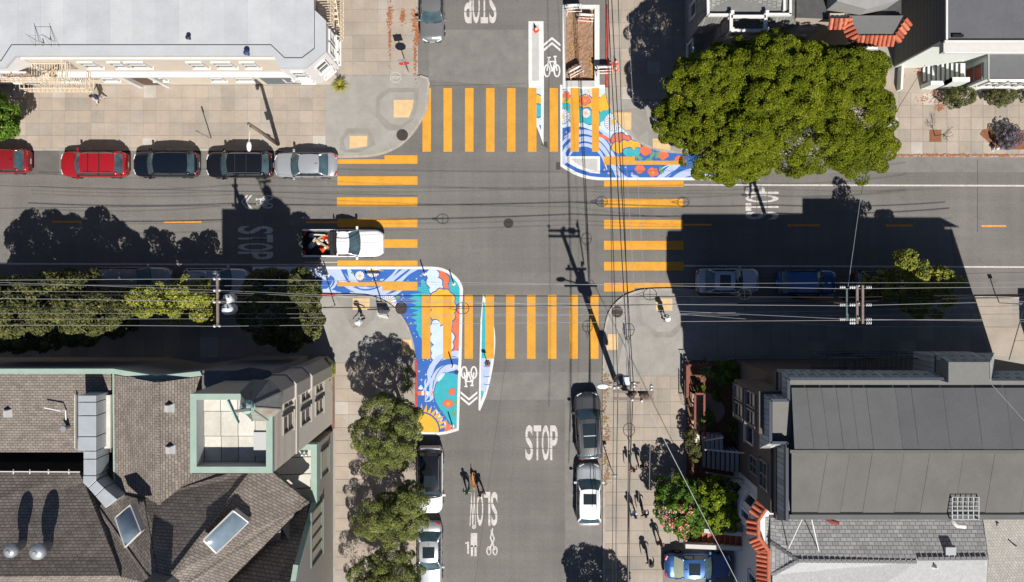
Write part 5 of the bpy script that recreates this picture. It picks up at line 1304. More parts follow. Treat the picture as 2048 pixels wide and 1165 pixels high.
window_on(E2, (V(1750, 0, 6).x, V(0, 72, z2).y), (1, 0), (0, -1), 1.4, 1.2, 5.2)
# ============ F: slate roofed house with white cornice, top right
F = empty('white_cornice_house', (0, 0, 0), label='house with a blue grey roof, white cornice and shaded siding wall, top right corner', cat='building')
fz = 7.4
a = V(1893, 84, fz); FB = mat('slate_membrane', (.105, .108, .118), .9, noise=.10, scale=.6, fine=.08)
SB = mat('sage_siding', (.145, .16, .165), .8, noise=.05); WF = mat('pale_green_white', (.58, .62, .59), .7, noise=.04)
fy = V(0, 80, 6.9).y; fx = a.x
mb = MB().mat(SB); mb.prism([(fx, fy), (fx + 30, fy), (fx + 30, fy + 30), (fx, fy + 30)], 0, 6.9); mb.build('wall', F)
m = MB().mat(SB); z = .2
while z < 6.8: m.box((fx - .012, fy + 15, z), (.03, 29.9, .16), ry=-.09); z += .19
o = m.build('siding_board', F); o['kind'] = 'stuff'
mb = MB().mat(FB); P = [V(x, y, fz) for x, y in [(1893, 80), (2600, 80), (2600, -400), (1893, -400)]]; mb.prism(P, 6.9, fz); mb.build('roof', F)
P = [V(x, y, 7.2) for x, y in [(1888, 84), (1896, 80), (2600, 80), (2600, 104), (1888, 104)]]; MB().mat(mat('cornice_grey', (.50, .49, .475), .8, noise=.05)).prism(P, 6.6, 7.15).build('cornice', F)
for y, z in ((84, 7.55), (105, 7.0)): MB().mat(WHITE).beam(V(1888, y, z), V(2400, y, z), .14, .2).build('cornice_trim', F)
MB().mat(WHITE).beam(V(1893, 84, 7.5), V(1893, -100, 7.5), .12, .14).build('roof_edge', F)
MB().mat(WF).span((fx, fy - .12, 0), (fx + 30, fy - .005, 6.6)).build('front_wall', F)
b = V(1915, 72, 7.5); MB().mat(BLACK).box((b.x, b.y, 7.5), (.7, .16, .2)).build('scupper', F)
# porch bay
pz = 3.9; pa, pb = V(1978, 112, pz), V(2400, 157, pz)
MB().mat(WF).span((pa.x, pb.y, .1), (pb.x, fy, pz - .1)).build('porch_wall', F)
MB().mat(mat('porch_roof', (.115, .12, .125), .9, noise=.08)).span((pa.x - .08, pb.y - .1, pz - .1), (pb.x, pa.y + 1.0, pz)).build('porch_roof', F)
MB().mat(WHITE).beam((pa.x - .05, pb.y - .12, pz + .02), (pb.x, pb.y - .12, pz + .02), .1, .14).build('porch_trim', F); MB().mat(mat('grey_trim', (.3, .31, .31), .8)).beam((pa.x - .06, pb.y - .1, pz + .02), (pa.x - .06, pa.y + .5, pz + .02), .1, .14).build('porch_trim', F)
window_on(F, (pa.x, (pa.y + pb.y) / 2 - .1), (0, -1), (-1, 0), 1.1, 2.0, 2.2, frame=mat('sage_frame', (.2, .22, .22), .6), pane=mat('red_curtain', (.22, .045, .03), .6), mull=(1, 2))
for k in range(3): window_on(F, (pa.x + 1.0 + k * 1.3, pb.y), (1, 0), (0, -1), 1.0, 1.5, 2.5, pane=GLASSD, mull=(2, 2))
fs = empty('entry_steps', (0, 0, 0), label='pale entry steps with sage side walls beside the top right porch', cat='stairs')
for i in range(9):
    z = .3 + i * .22; k = 1 - z / 60; xa = 1846 + i * 9.4
    x_a = V(xa, 0, z).x; x_b = V(xa + 9.4, 0, z).x; ya_ = V(0, 127, z).y; yb_ = V(0, 163, z).y
    MB().mat(WHITE).span((x_a, yb_, .1), (x_b, ya_, z)).build('step', fs)
    MB().mat(DKR if 0 else mat('sage_riser', (.12, .13, .12), .8)).span((x_a - .025, yb_ + .01, .1), (x_a - .002, ya_ - .01, z + .004)).build('riser', fs)
for (x_0, x_1, z_0, z_1) in [(1846, 1862, .5, 1.5), (1862, 1893, 1.5, 1.5), (1893, 1905, 1.5, 2.6), (1905, 1940, 2.6, 2.6)]:
    a_, b_ = V(x_0, 168, z_0), V(x_1, 168, z_1); yy = ga(0, 180).y; m = MB().mat(WF)
    m.add([(a_.x, yy, .1), (b_.x, yy, .1), (b_.x, yy + .3, .1), (a_.x, yy + .3, .1), (a_.x, yy, z_0), (b_.x, yy, z_1), (b_.x, yy + .3, z_1), (a_.x, yy + .3, z_0)], [(4,5,6,7), (0,1,5,4), (1,2,6,5), (2,3,7,6), (3,0,4,7)]); m.build('side_wall', fs)
lw = empty('low_white_wall', (0, 0, 0), label='low white wall strip dividing the forecourt right of the big tree', cat='wall')
a_, b_ = ga(1796, 130), ga(1793, 184); MB().mat(WF).beam(Vector((a_.x, a_.y, .45)), Vector((b_.x, b_.y, .45)), .16, .7).build('wall', lw); a2 = ga(1846, 112); MB().mat(WF).beam(Vector((a_.x, a_.y, .5)), Vector((a2.x, a2.y, 1.6)), .2, 1.2).build('return', lw)
MB().mat(CONC[1]).prism([ga(1797, 130), ga(1930, 130), ga(1930, 187), ga(1797, 187)], .08, .135).build('entry_court', kind='structure')

# ============ grey building slab at the right edge, casting the shade there
H_ = empty('neighbour_house', (0, 0, 0), label='grey neighbouring house wall cut off at the right edge below the dark roof tower', cat='building')
MB().mat(BR).span((ga(2075, 0).x, ga(0, 760).y, 0), (ga(2500, 0).x, ga(0, 700).y, 6.0)).build('wall', H_)
# plain concrete sheet cut to the outline of the sunlit pavement piece
MB().mat(CONC[1]).prism([ga(1945, 598), ga(2020, 598), ga(2030, 712), ga(1975, 712)], .1, .137).build('sunlit_pavement_shape', kind='structure')
# ------------------------------------------------------------------ vehicles
def paint(name, c, metal=.25, rough=.28): return mat('paint_' + name, c, rough, metal=metal, spec=.5, coat=.7)
CGL = mat('car_glass', (.018, .026, .032), .04, spec=.8); CGLG = mat('car_glass_tinted', (.05, .085, .10), .05, spec=.8, noise=.5, scale=1.2)
TYRE = mat('tyre', (.018, .018, .018), .85); RIM = mat('alloy', (.35, .35, .36), .35, metal=.8)
HL = mat('headlight', (.62, .66, .70), .12, spec=.8); TL = mat('tail_light', (.45, .02, .02), .25, spec=.6); TRIM = mat('black_trim', (.02, .02, .022), .5)
CHR = mat('chrome', (.6, .6, .6), .15, metal=.9); SEAT = mat('dark_interior', (.03, .03, .035), .8); PLATE = mat('licence_plate', (.6, .6, .58), .5)
def car(label, px, py, deg, L=4.6, Wd=1.82, H=1.5, m=None, kind='sedan', roofm=None, rails=False, sunroof=False, group=None, glassm=None, name='parked_car', bars=False, rear_m=None):
    c = W(px, py, .8); root = empty(name, (c.x, c.y, 0), math.radians(deg), label, 'pickup truck' if kind == 'pickup' else 'car', group)
    hw = Wd / 2; roofm = roofm or m; glassm = glassm or CGLG
    # longitudinal layout (fractions of the length, front = +)
    if kind == 'sedan': wb, rf, rr_, gb, belt, hood = .20, .055, -.235, -.36, .92, .82
    elif kind == 'suv': wb, rf, rr_, gb, belt, hood = .24, .115, -.385, -.455, 1.05, .98
    elif kind == 'hatch': wb, rf, rr_, gb, belt, hood = .24, .11, -.34, -.44, .98, .88
    else: wb, rf, rr_, gb, belt, hood = .205, .09, -.04, -.075, 1.22, 1.15
    rear_deck = belt + .03 if kind != 'sedan' else belt + .02
    def planw(t):   # half width at t in [-.5,.5]
        a = abs(t) / .5; e = 1 - max(0, (a - .72) / .28) ** 2.6 * (.30 if t > 0 else .2)
        return hw * e * (1 - .03 * max(0, t))
    def top(t):
        if t > wb: u = (t - wb) / (.5 - wb); return hood + (belt - hood) * (1 - u) ** 1.5 - .20 * max(0, (u - .72) / .28) ** 2
        if t < gb: u = (gb - t) / (.5 + gb + 1e-6); return rear_deck - .16 * max(0, (u - .4) / .6) ** 2
        return belt
    N_ = 34; b = MB().mat(m); b.smooth = True; rows = []
    for i in range(N_ + 1):
        s_ = -.5 + i / N_; t = .5 * math.copysign(1 - (1 - abs(s_) * 2) ** 1.35, s_); w = planw(t); zt = top(t); x = t * L; endf = max(0, (abs(t) - .44) / .06); zb = .24 + .12 * endf
        mid = .62; prof = [(0, zb), (w * .88, zb), (w * .98, zb + .1), (w * 1.0, mid), (w * .985, zt - .14), (w * .93, zt - .04), (w * .80, zt + .005), (w * .4, zt + .035), (0, zt + .045)]
        row = [(x, -y, z) for y, z in prof[::-1]][:-1] + [(x, y, z) for y, z in prof]
        rows.append(row)
    # pickup bed: cut the deck behind the cab
    if kind == 'pickup':
        rows = [r for r in rows if r[0][0] > gb * L - .02]
    b.grid(rows)
    for e in (0, -1):
        r = rows[e]; b.add(r, [tuple(range(len(r)))] if e == -1 else [tuple(range(len(r) - 1, -1, -1))])
    body = b.build('body', root)
    # greenhouse
    wt = hw * (.74 if kind == 'sedan' else .80); wbt = hw * .90; zr_ = H
    def gline(t, z, w, bow=0.0, n=9): return [((t * L) + bow * (1 - (2 * k / (n - 1) - 1) ** 2), -w + 2 * w * k / (n - 1), z + (.05 * (1 - (2 * k / (n - 1) - 1) ** 2) if z > belt + .1 else .03)) for k in range(n)]
    roof_ = MB().mat(roofm); roof_.smooth = True; rws = []
    for i in range(9):
        u = i / 8; t = rr_ + (rf - rr_) * u; rws.append(gline(t, zr_ - .055 * (2 * u - 1.1) ** 2 - .0, wt * (1 - .06 * abs(2 * u - 1) ** 2), .10 * u ** 3 - .06 * (1 - u) ** 3))
    roof_.grid(rws)
    # roof side flanges
    for sg in (0, -1):
        edge = [r[sg] for r in rws]; dwn = [(p[0], p[1] + (.03 if sg == -1 else -.03), p[2] - .06) for p in edge]
        roof_.grid([edge, dwn] if sg == 0 else [dwn, edge])
    # pillars
    fl, fr = rws[-1][0], rws[-1][-1]; bl, br_ = rws[0][0], rws[0][-1]
    for sg, fa, ba in ((-1, fl, bl), (1, fr, br_)):
        roof_.beam((wb * L - .06, sg * wbt, belt), (fa[0], fa[1], fa[2] - .02), .09, .07)
        roof_.beam((gb * L + .05, sg * wbt, belt), (ba[0], ba[1], ba[2] - .02), .14 if kind != 'suv' else .2, .08)
    roof_.build('roof', root)
    g = MB().mat(glassm); g.smooth = True; wl = gline(wb, belt + .0, wbt * .97, .14)
    mid_ = [tuple((Vector(a) + Vector(c_)) / 2 + Vector((.02, 0, .025))) for a, c_ in zip(rws[-1], wl)]
    g.grid([[tuple(Vector(p) - Vector((0, 0, .01))) for p in rws[-1]], mid_, wl]); g.build('windshield', root)
    g = MB().mat(glassm if not rear_m else rear_m); g.smooth = True; rl = gline(gb, belt + .0, wbt * .95, -.08)
    g.grid([rl, [tuple((Vector(a) + Vector(c_)) / 2 + Vector((-.02, 0, .02))) for a, c_ in zip(rws[0], rl)], [tuple(Vector(p) - Vector((0, 0, .01))) for p in rws[0]]]); g.build('rear_window', root)
    for sg, k in ((-1, 0), (1, -1)):
        edge = [rws[i][k] for i in range(9)]; n = len(edge)
        base = [((gb + .012 + (wb - .02 - gb) * i / (n - 1)) * L, sg * wbt, belt) for i in range(n)]
        for (i0, i1) in ((0, 4), (4, 8)):
            q = MB().mat(CGL); e_ = [tuple(Vector(p) - Vector((0, 0, .045))) for p in edge[i0:i1 + 1]]; q.grid([base[i0:i1 + 1], e_] if sg == 1 else [e_, base[i0:i1 + 1]]); q.build('side_window', root)
        q = MB().mat(TRIM); q.beam(base[4], tuple(Vector(edge[4]) - Vector((0, 0, .03))), .08, .05); q.build('pillar', root)
        q = MB().mat(CHR if kind == 'sedan' else TRIM); q.beam(tuple(Vector(base[0]) + Vector((0, sg * .012, 0))), tuple(Vector(base[-1]) + Vector((0, sg * .012, 0))), .035, .03); q.build('belt_trim', root)
        q = MB().mat(m); q.box((wb * L - .12, sg * (hw + .10), belt + .05), (.16, .22, .13)); q.beam((wb * L - .1, sg * hw * .93, belt), (wb * L - .12, sg * (hw + .04), belt + .02), .05); q.build('mirror', root, bevel=.03)
        for dx in (.06, -.15):
            q = MB().mat(CHR); q.box((dx * L, sg * (hw * .985 + .015), belt - .18), (.2, .03, .03)); q.build('door_handle', root)
            q = MB().mat(TRIM); q.box(((dx + .065) * L - .28, sg * (hw * .99), .66), (.012, .02, .62)); q.build('door_seam', root)
        wx = .30
        for xx in (wx * L, -wx * L):
            q = MB().mat(TRIM); q.tube([(xx, sg * (hw - .05), .36), (xx, sg * (hw + .012), .36)], .40, 20); q.build('wheel_arch', root)
            q = MB().mat(TYRE); q.tube([(xx, sg * (hw - .20), .33), (xx, sg * (hw - .16), .33), (xx, sg * (hw + .03), .33)], [.30, .33, .32], 20); wh = q.build('wheel', root)
            q = MB().mat(RIM); q.tube([(xx, sg * (hw + .028), .33), (xx, sg * (hw + .045), .33)], .20, 14); q.build('rim', wh)
        # lamps wrap the corners
        q = MB().mat(HL); w2 = planw(.47); q.beam((.455 * L, sg * (planw(.455) - .10), top(.44) - .085), (.488 * L, sg * (planw(.488) - .34), top(.47) - .12), .16, .12); q.build('headlight', root, bevel=.03)
        q = MB().mat(TL); zt_ = (rear_deck - .12) if kind != 'pickup' else 1.0
        q.beam((-.462 * L, sg * (planw(-.462) - .05), zt_), (-.492 * L, sg * (planw(-.492) - .28), zt_ - .02), .14, .14); q.build('tail_light', root, bevel=.02)
    q = MB().mat(TRIM); q.box((.487 * L, 0, hood - .28), (.05, hw * .95, .16)); q.build('grille', root)
    for sg in (1, -1): MB().mat(PLATE).box((sg * .497 * L, 0, .55), (.03, .38, .16)).build('licence_plate', root)
    q = MB().mat(TRIM)
    for sy in (-.5, .1): q.beam((wb * L + .12, sy * hw, belt + .045), (wb * L + .03, sy * hw + .62, belt + .05), .03, .03)
    q.build('wipers', root)
    if rails:
        for sg in (-1, 1):
            q = MB().mat(CHR); q.tube([(rr_ * L + .1, sg * wt * .9, zr_ - .04), (rr_ * L + .25, sg * wt * .92, zr_ + .05), (rf * L - .25, sg * wt * .92, zr_ + .06), (rf * L - .1, sg * wt * .9, zr_ - .02)], .025, 6); q.build('roof_rail', root)
        if bars:
            for t in (.0, -.17): MB().mat(TRIM if not roofm is TRIM else CHR).beam((t * L, -wt * .92, zr_ + .07), (t * L, wt * .92, zr_ + .07), .05, .03).build('roof_bar', root)
    if sunroof:
        rs, rl_ = ((.0, .17) if sunroof == 1 else (-.10, .36)); q = MB().mat(CGL); cx = (rf - .05) * L - rl_ * L / 2
        q.smooth = True; rw = []
        for i in range(7):
            u_ = ((cx - rl_ * L / 2 + rl_ * L * i / 6) / L - rr_) / (rf - rr_); zc = zr_ - .055 * (2 * u_ - 1.1) ** 2
            rw.append([(cx - rl_ * L / 2 + rl_ * L * i / 6, wt * .64 * y_, zc + .05 * (1 - (.64 * y_) ** 2) + .012) for y_ in (-1, -.66, -.33, 0, .33, .66, 1)])
        q.grid(rw); q.build('sunroof', root)
        if sunroof == 2: MB().mat(GALV).box((cx, 0, zr_ + .055), (.05, wt * 1.2, .02)).build('sunroof_bar', root)
    if not rails and kind in ('suv', 'hatch', 'sedan'):
        q = MB().mat(TRIM); q.add([(rr_ * L + .25, -.02, zr_ + .02), (rr_ * L + .25, .02, zr_ + .02), (rr_ * L + .05, .0, zr_ + .01), (rr_ * L + .1, .0, zr_ + .1)], [(0, 1, 3), (0, 3, 2), (1, 2, 3)]); q.build('antenna', root)
    if kind == 'pickup':
        x0_, x1_ = -.5 * L, gb * L - .03
        q = MB().mat(m)
        for sg in (-1, 1): q.box(((x0_ + x1_) / 2, sg * (hw - .06), .80), (x1_ - x0_, .12, .62))
        q.build('bed_side', root, kind='stuff' if False else None, bevel=.02)
        MB().mat(mat('bed_liner', (.03, .03, .032), .8)).box(((x0_ + x1_) / 2, 0, .55), (x1_ - x0_, Wd - .24, .08)).build('bed_floor', root)
        MB().mat(TRIM).box((x0_ + .04, 0, .80), (.08, Wd - .25, .58)).build('tailgate', root)
        MB().mat(TRIM).box((x1_ - .22, 0, 1.05), (.42, Wd - .2, .30)).build('toolbox', root, bevel=.02)
        q = MB().mat(TRIM); q.tube([(x1_ - .02, -hw + .12, 1.12), (x1_ - .02, -hw + .2, H - .05), (x1_ - .02, hw - .2, H - .05), (x1_ - .02, hw - .12, 1.12)], .04, 6); q.build('headache_rack', root)
    return root
PR = paint('red', (.36, .012, .018)); PRD = paint('dark_red', (.26, .015, .02)); PB = paint('black', (.008, .009, .012), .1, .18); PNB = paint('blue_black', (.006, .009, .016), .15, .2); PS = paint('silver', (.42, .44, .47), .45, .32)
PW = paint('white', (.72, .73, .74), 0, .3); PG = paint('gunmetal', (.075, .075, .08), .4, .3); PGR = paint('grey', (.22, .22, .225), .45, .3); PBL = paint('blue', (.03, .10, .28), .4, .28); PBE = paint('beige_grey', (.30, .30, .28), .4, .35)
gN, gS, gR = 'cars parked along the top kerb of the left street', 'cars parked in the shade of the bottom kerb', 'cars parked along the bottom street'
car('dark red car cut off by the left edge of the picture', -5, 322, 180, 4.5, 1.75, 1.5, PRD, 'hatch', group=gN)
car('bright red crossover with silver roof rails, second from the left edge', 188, 329, 180, 4.72, 1.84, 1.66, PR, 'suv', rails=True, bars=True, group=gN)
car('plain black hatchback suv between the red crossover and the railed black suv', 332, 329, 180, 4.62, 1.82, 1.62, PNB, 'suv', group=gN)
car('black suv with long silver roof rails, touching distance from the silver sedan', 479, 330, 180, 4.72, 1.86, 1.72, PB, 'suv', rails=True, bars=True, group=gN)
car('silver sedan nearest the crosswalk at the top left kerb', 611, 330, 180, 4.52, 1.80, 1.45, PS, 'sedan', group=gN)
car('dark grey car with a sun glint on its windscreen at the top edge', 864, 20, -90, 4.5, 1.76, 1.45, PGR, 'sedan', glassm=CGLG)
car('white suv with a black roof and glass, half under the olive trees', 860, 960, -90, 4.75, 1.86, 1.62, PW, 'suv', roofm=PB, rails=True, bars=False, glassm=CGL, group=gR, rear_m=PB, sunroof=1)
car('silver white sedan at the bottom edge beside the olive trees', 859, 1110, -90, 4.7, 1.80, 1.45, PS, 'sedan', sunroof=1, group=gR)
car('dark gunmetal suv with panoramic sunroof parked right of the STOP lettering', 1177, 852, 93, 4.78, 1.88, 1.66, PG, 'suv', rails=True, sunroof=2, group=gR)
car('silver crossover with a white roof and dark sunroof, below the gunmetal suv', 1178, 990, 90, 4.42, 1.80, 1.55, PS, 'hatch', roofm=PW, sunroof=1, group=gR)
car('blue sedan with a sunroof backed into the bottom right driveway', 1396, 1133, 0, 4.75, 1.80, 1.45, PBL, 'sedan', sunroof=1, rear_m=mat('pale_rear_glass', (.34, .38, .28), .15, spec=.6))
car('dark beige pickup truck in deep shade behind the left trees', 265, 560, 0, 5.6, 1.86, 1.75, PBE, 'suv', group=gS)
car('pale blue silver suv in shade left of the mural end', 432, 562, 0, 4.6, 1.82, 1.62, PS, 'suv', rails=True, group=gS)
car('grey silver sedan in shade right of the right crosswalk', 1456, 562, 0, 4.5, 1.80, 1.48, PS, 'sedan', sunroof=1, group=gS)
car('blue hatchback in deep shade, second right of the crosswalk', 1614, 565, 0, 4.2, 1.78, 1.5, PBL, 'hatch', group=gS)
car('dark car under the yellow green tree on the right', 1772, 567, 0, 4.6, 1.8, 1.5, PG, 'suv', group=gS)
trk = car('white pickup truck driving over the left crosswalk with work gear in its bed', 690, 487, 0, 5.75, 1.98, 1.85, PW, 'pickup', name='pickup_truck', glassm=CGLG)
trk.location.x -= .1

# ------------------------------------------------------------------ cones, barricades, posts, work gear
ORG = mat('cone_orange', (.85, .11, .03), .5); REFL = mat('reflective_white', (.78, .76, .74), .4); BWD = mat('barricade_white', (.70, .69, .66), .6, noise=.08)
def cone(px, py, label, h=.71, z=.004, tilt=None, group='traffic cones'):
    c = W(px, py); r_ = empty('traffic_cone', (c.x, c.y, z), R.uniform(0, 1), label, 'traffic cone', group)
    MB().mat(ORG).box((0, 0, .02), (.38, .38, .04)).build('base', r_)
    m = MB().mat(ORG); m.smooth = True; m.lathe([(.15, .04), (.03, h)], n=16); m.build('body', r_)
    for z0 in (.33, .53):
        q = MB().mat(REFL); k = lambda zz: .15 - .12 * (zz - .04) / (h - .04) + .004; q.lathe([(k(z0 * h / .71), z0 * h / .71), (k((z0 + .11) * h / .71), (z0 + .11) * h / .71)], n=16); q.build('collar', r_)
    if tilt: r_.rotation_euler = tilt
    return r_
cone(1072, 61, 'single orange cone standing on the grey strip of the narrow top island')
cone(1219, 130, 'orange cone at the lower left of the three by the red kerb', z=.125); cone(1231, 127, 'orange cone at the upper right of the three by the red kerb', z=.125); cone(1230, 140, 'orange cone lowest of the three by the red kerb', z=.125)
def barricade(px, py, deg, label, plain=False, z=.004):
    c = W(px, py); r_ = empty('barricade', (c.x, c.y, z), math.radians(deg), label, 'barricade', 'folding barricades around the planter pit'); r_.location.z = z
    m1 = mat('barricade_stripe', (.75, .16, .05), .5)
    for sg in (-1, 1):
        for x in (-.5, .5): MB().mat(BWD if plain else mat('frame_steel', (.45, .43, .4), .6)).beam((x, sg * .38, 0), (x, sg * .05, 1.02), .05).build('leg', r_)
        for z0 in (.9, .55):
            p = MB().mat(BWD); y = sg * (.38 - .33 * z0 / 1.02); p.box((0, y + sg * .03, z0), (1.1, .04, .22), rx=-sg * .3); b_ = p.build('board', r_)
            if not plain:
                for k in range(4):
                    q = MB().mat(m1); x0 = -.5 + k * .27
                    n = Vector((0, sg * math.cos(.3), math.sin(.3))) * .024; u = Vector((0, -sg * math.sin(.3), math.cos(.3))); cc = Vector((0, y + sg * .03, z0)) + n
                    q.face([cc + Vector((x0, 0, 0)) - u * .1, cc + Vector((x0 + .12, 0, 0)) - u * .1, cc + Vector((x0 + .24, 0, 0)) + u * .1, cc + Vector((x0 + .12, 0, 0)) + u * .1]); q.build('stripe', b_)
    return r_
barricade(1147, 22, 2, 'plain white folding barricade over the top left corner of the planter pit', True); barricade(1171, 38, 176, 'striped barricade inside the top right of the planter pit', z=-.34)
barricade(1150, 145, 28, 'striped barricade tilted inside the bottom left of the planter pit', z=-.34); barricade(1207, 144, 2, 'striped barricade outside the pit, next to the three cones')
def post(px, py, label, h=1.0):
    c = W(px, py); r_ = empty('flexible_post', (c.x, c.y, MZ), 0, label, 'bollard', 'white flexible posts on the murals')
    MB().mat(WHM).lathe([(.14, 0), (.13, .04), (.05, .07)], n=14).build('base', r_); MB().mat(WHM).lathe([(.045, .06), (.045, h), (.03, h + .02)], n=12).build('tube', r_); MB().mat(mat('post_band', (.6, .62, .65), .3)).lathe([(.048, h * .6), (.048, h * .75)], n=12).build('band', r_)
for x, y, l in [(849.5, 548, 'white flexible post beside the coral and white cloud at the mural top'), (907.5, 568, 'white flexible post on the teal curve at the mural corner'), (906, 732, 'white flexible post on the light blue swirl'), (905, 852, 'white flexible post at the bottom by the sun mural'), (656, 551, 'white flexible post on the round blue wave near the left trees')]: post(x, y, l, 1.35)
c = W(975, 727); r_ = empty('island_sign', (c.x, c.y, MZ), 0, 'short sign on a dark hexagonal base standing on the leaf shaped island', 'sign')
MB().mat(mat('dark_hex_base', (.09, .06, .055), .7)).lathe([(.24, 0), (.22, .06)], n=6).build('base', r_); MB().mat(DARKM).lathe([(.03, .05), (.03, 1.4)], n=8).build('post', r_); MB().mat(mat('sign_salmon', (.7, .35, .25), .5)).box((0, -.02, 1.2), (.3, .02, .35), rx=.1).build('panel', r_)
# gear in the bed: each lies loose
tb = trk.location
def ld(x, y, z): return (tb.x + x, tb.y + y, z)
for x, y, rot, l in [(-1.35, .45, (1.2, .3, .4), 'orange cone lying at the front of the pickup bed'), (-1.55, -.50, (1.3, 0, 2.2), 'orange cone lying near the lower side of the pickup bed')]:
    k = cone(700, 480, l, .6, tilt=rot, group='loose gear in the pickup bed'); k.location = ld(x, y, .72)
for i, (x0, y0, x1, y1, z, w, m_, nm, l) in enumerate([(-2.0, .25, -1.05, -.35, .86, .14, mat('pine_plank', (.40, .28, .17), .8, noise=.2), 'plank', 'tan plank lying diagonally in the pickup bed'), (-2.4, .62, -1.3, .58, .8, .08, WHITE, 'plank', 'white board along the upper side of the pickup bed'), (-2.2, .1, -1.5, .5, .78, .12, mat('pine_plank', (.40, .28, .17), .8), 'plank', 'short tan offcut under the upper white board'),
                                               (-2.5, -.2, -2.0, .4, .75, .1, mat('pale_blue_plastic', (.4, .45, .5), .5), 'tool_case', 'pale blue grey case at the rear of the pickup bed')]):
    o = MB().mat(m_).beam(Vector(ld(x0, y0, z)), Vector(ld(x1, y1, z + .05)), w, .05).build(nm); tag(o, l, 'plank' if nm == 'plank' else 'case', 'loose gear in the pickup bed')
for x, y, z, s_, cc, l in [(-2.55, -.5, .66, .34, (.07, .07, .075), 'dark bucket at the rear corner of the pickup bed'), (-2.3, .55, .66, .3, (.5, .5, .5), 'pale bucket at the upper rear of the pickup bed')]:
    o = MB().mat(mat('bucket_%d' % int(x * -100), cc, .6)); o.lathe([(s_ * .4, 0), (s_ * .5, s_), (s_ * .46, s_), (s_ * .38, .04)], n=14); o = o.build('bucket', loc=ld(x, y, z - .06)); tag(o, l, 'bucket', 'loose gear in the pickup bed')
for x, y, l, cc in [(-1.75, .1, 'white sack lying in the middle of the pickup bed', (.55, .54, .52)), (-2.3, -.15, 'grey sack behind the planks in the pickup bed', (.3, .3, .32))]:
    q = MB().mat(mat('sack_' + str(int(x * -100)), cc, .9)); q.smooth = True; q.ball((0, 0, 0), .25, 12, 8, (1.3, .8, .5)); o = q.build('sack', loc=ld(x, y, .70), rz=.5); tag(o, l, 'sack', 'loose gear in the pickup bed')

# planter pit with white border in the top street
pl = empty('planter_pit', W(1160, 90), label='open planter pit of brown soil inside a white painted concrete frame', cat='planter'); L0 = W(1160, 90)
def loc_(x, y): p = W(x, y); return (p.x - L0.x, p.y - L0.y)
fr = [((1126, 12), (1198, 12)), ((1126, 166), (1198, 166))]
for (a, b, c_, d) in [(1125, 10, 1199, 17.5), (1125, 162, 1199, 176), (1125, 17.5, 1131, 162), (1189, 17.5, 1199, 162)]:
    p, q = loc_(a, d), loc_(c_, b); MB().mat(WHM).span((p[0], p[1], -.5), (q[0], q[1], .05)).build('frame', pl, bevel=.02)
p, q = loc_(1133, 174), loc_(1189, 163); MB().mat(PAINT['grey']).span((p[0], p[1], .051), (q[0], q[1], .056)).build('grey_pad', pl)
m = MB().mat(mat('pit_soil', (.27, .165, .105), .95, noise=.3, scale=4, bump=.5, bscale=20)); rows = []
for j in range(30):
    row = []
    for i in range(13):
        x, y = 1130 + i * 60 / 12, 163 - j * 147 / 29; p = loc_(x, y); e = abs(i - 6) / 6; row.append((p[0], p[1], -.42 + R.uniform(-.03, .03) + .10 * e ** 2))
    rows.append(row)
m.grid(rows); m.build('soil', pl)
GRV = mat('pit_gravel', (.33, .28, .22), .95, noise=.3, scale=20)
m = MB().mat(GRV)
for i in range(700):
    sd = R.choice([0, 1]); x = R.gauss(1136, 4) if sd else R.gauss(1184, 4); y = R.uniform(18, 160); x = min(max(x, 1132), 1188); p = loc_(x, y); s_ = R.uniform(.02, .05); m.box((p[0], p[1], -.36), (s_, s_, s_), R.uniform(0, 3))
o = m.build('gravel', pl); o['kind'] = 'stuff'
LF = mat('fallen_leaves', (.30, .11, .05), .9, noise=.3, scale=9); LFY = mat('yellow_leaves', (.55, .33, .05), .9)
def litter(name, boxes, n, mm, z=.135, s=(.03, .08), kind='stuff'):
    m = MB()
    for k in range(n):
        m.mat(R.choice(mm)); cx, cy, sx, sy = R.choice(boxes); p = W(R.gauss(cx, sx), R.gauss(cy, sy)); s_ = R.uniform(*s); a = R.uniform(0, 6.28)
        pts = [Vector((math.cos(a + t) * s_, math.sin(a + t) * s_ * .6, R.uniform(0, .02))) + Vector((p.x, p.y, z)) for t in (0, 1.7, 3.3, 4.8)]; m.face(pts)
    return m.build(name, kind=kind)
litter('leaf_litter', [(1186, y, 2.5, 8) for y in (20, 110, 130, 150)] + [(1150, 100, 5, 20)], 260, [LFY, LF], z=-.33)
litter('leaf_litter', [(780, 32, 3, 12), (806, 35, 2.5, 6), (830, 40, 3, 12), (834, 70, 2, 12), (831, 110, 1.5, 20), (780, 85, 1, 18)], 900, [LF])
litter('leaf_litter', [(x, 312, 30, 1.6) for x in range(1790, 2048, 30)] + [(1850, 200, 14, 5), (1876, 190, 8, 6), (1878, 215, 5, 4), (1800, 150, 3, 6), (1838, 145, 5, 5), (1835, 130, 4, 10)], 900, [LF])
litter('leaf_litter', [(1209, y, 2, 12) for y in (760, 790, 830, 870, 920, 960)] + [(1215, y, 2.5, 14) for y in (770, 860, 940)], 450, [LF, mat('dry_grass', (.16, .15, .06), .9)])
for poly, l in [([(1962, 262), (1975, 258), (1984, 262), (1990, 282), (1992, 300), (1978, 288), (1958, 270)], 'mulch'), ([(1990, 262), (2048, 262), (2048, 300), (1990, 300)], 'bed')]:
    mb = MB().mat(BRSO); mb.prism([W(x, y) for x, y in poly], .1, .15); mb.build('mulch_bed', kind='structure')
mb = MB().mat(BRSO); mb.prism([W(1857, 261), W(1881, 261), W(1881, 285), W(1857, 285)], .1, .13); mb.build('tree_well', kind='structure')
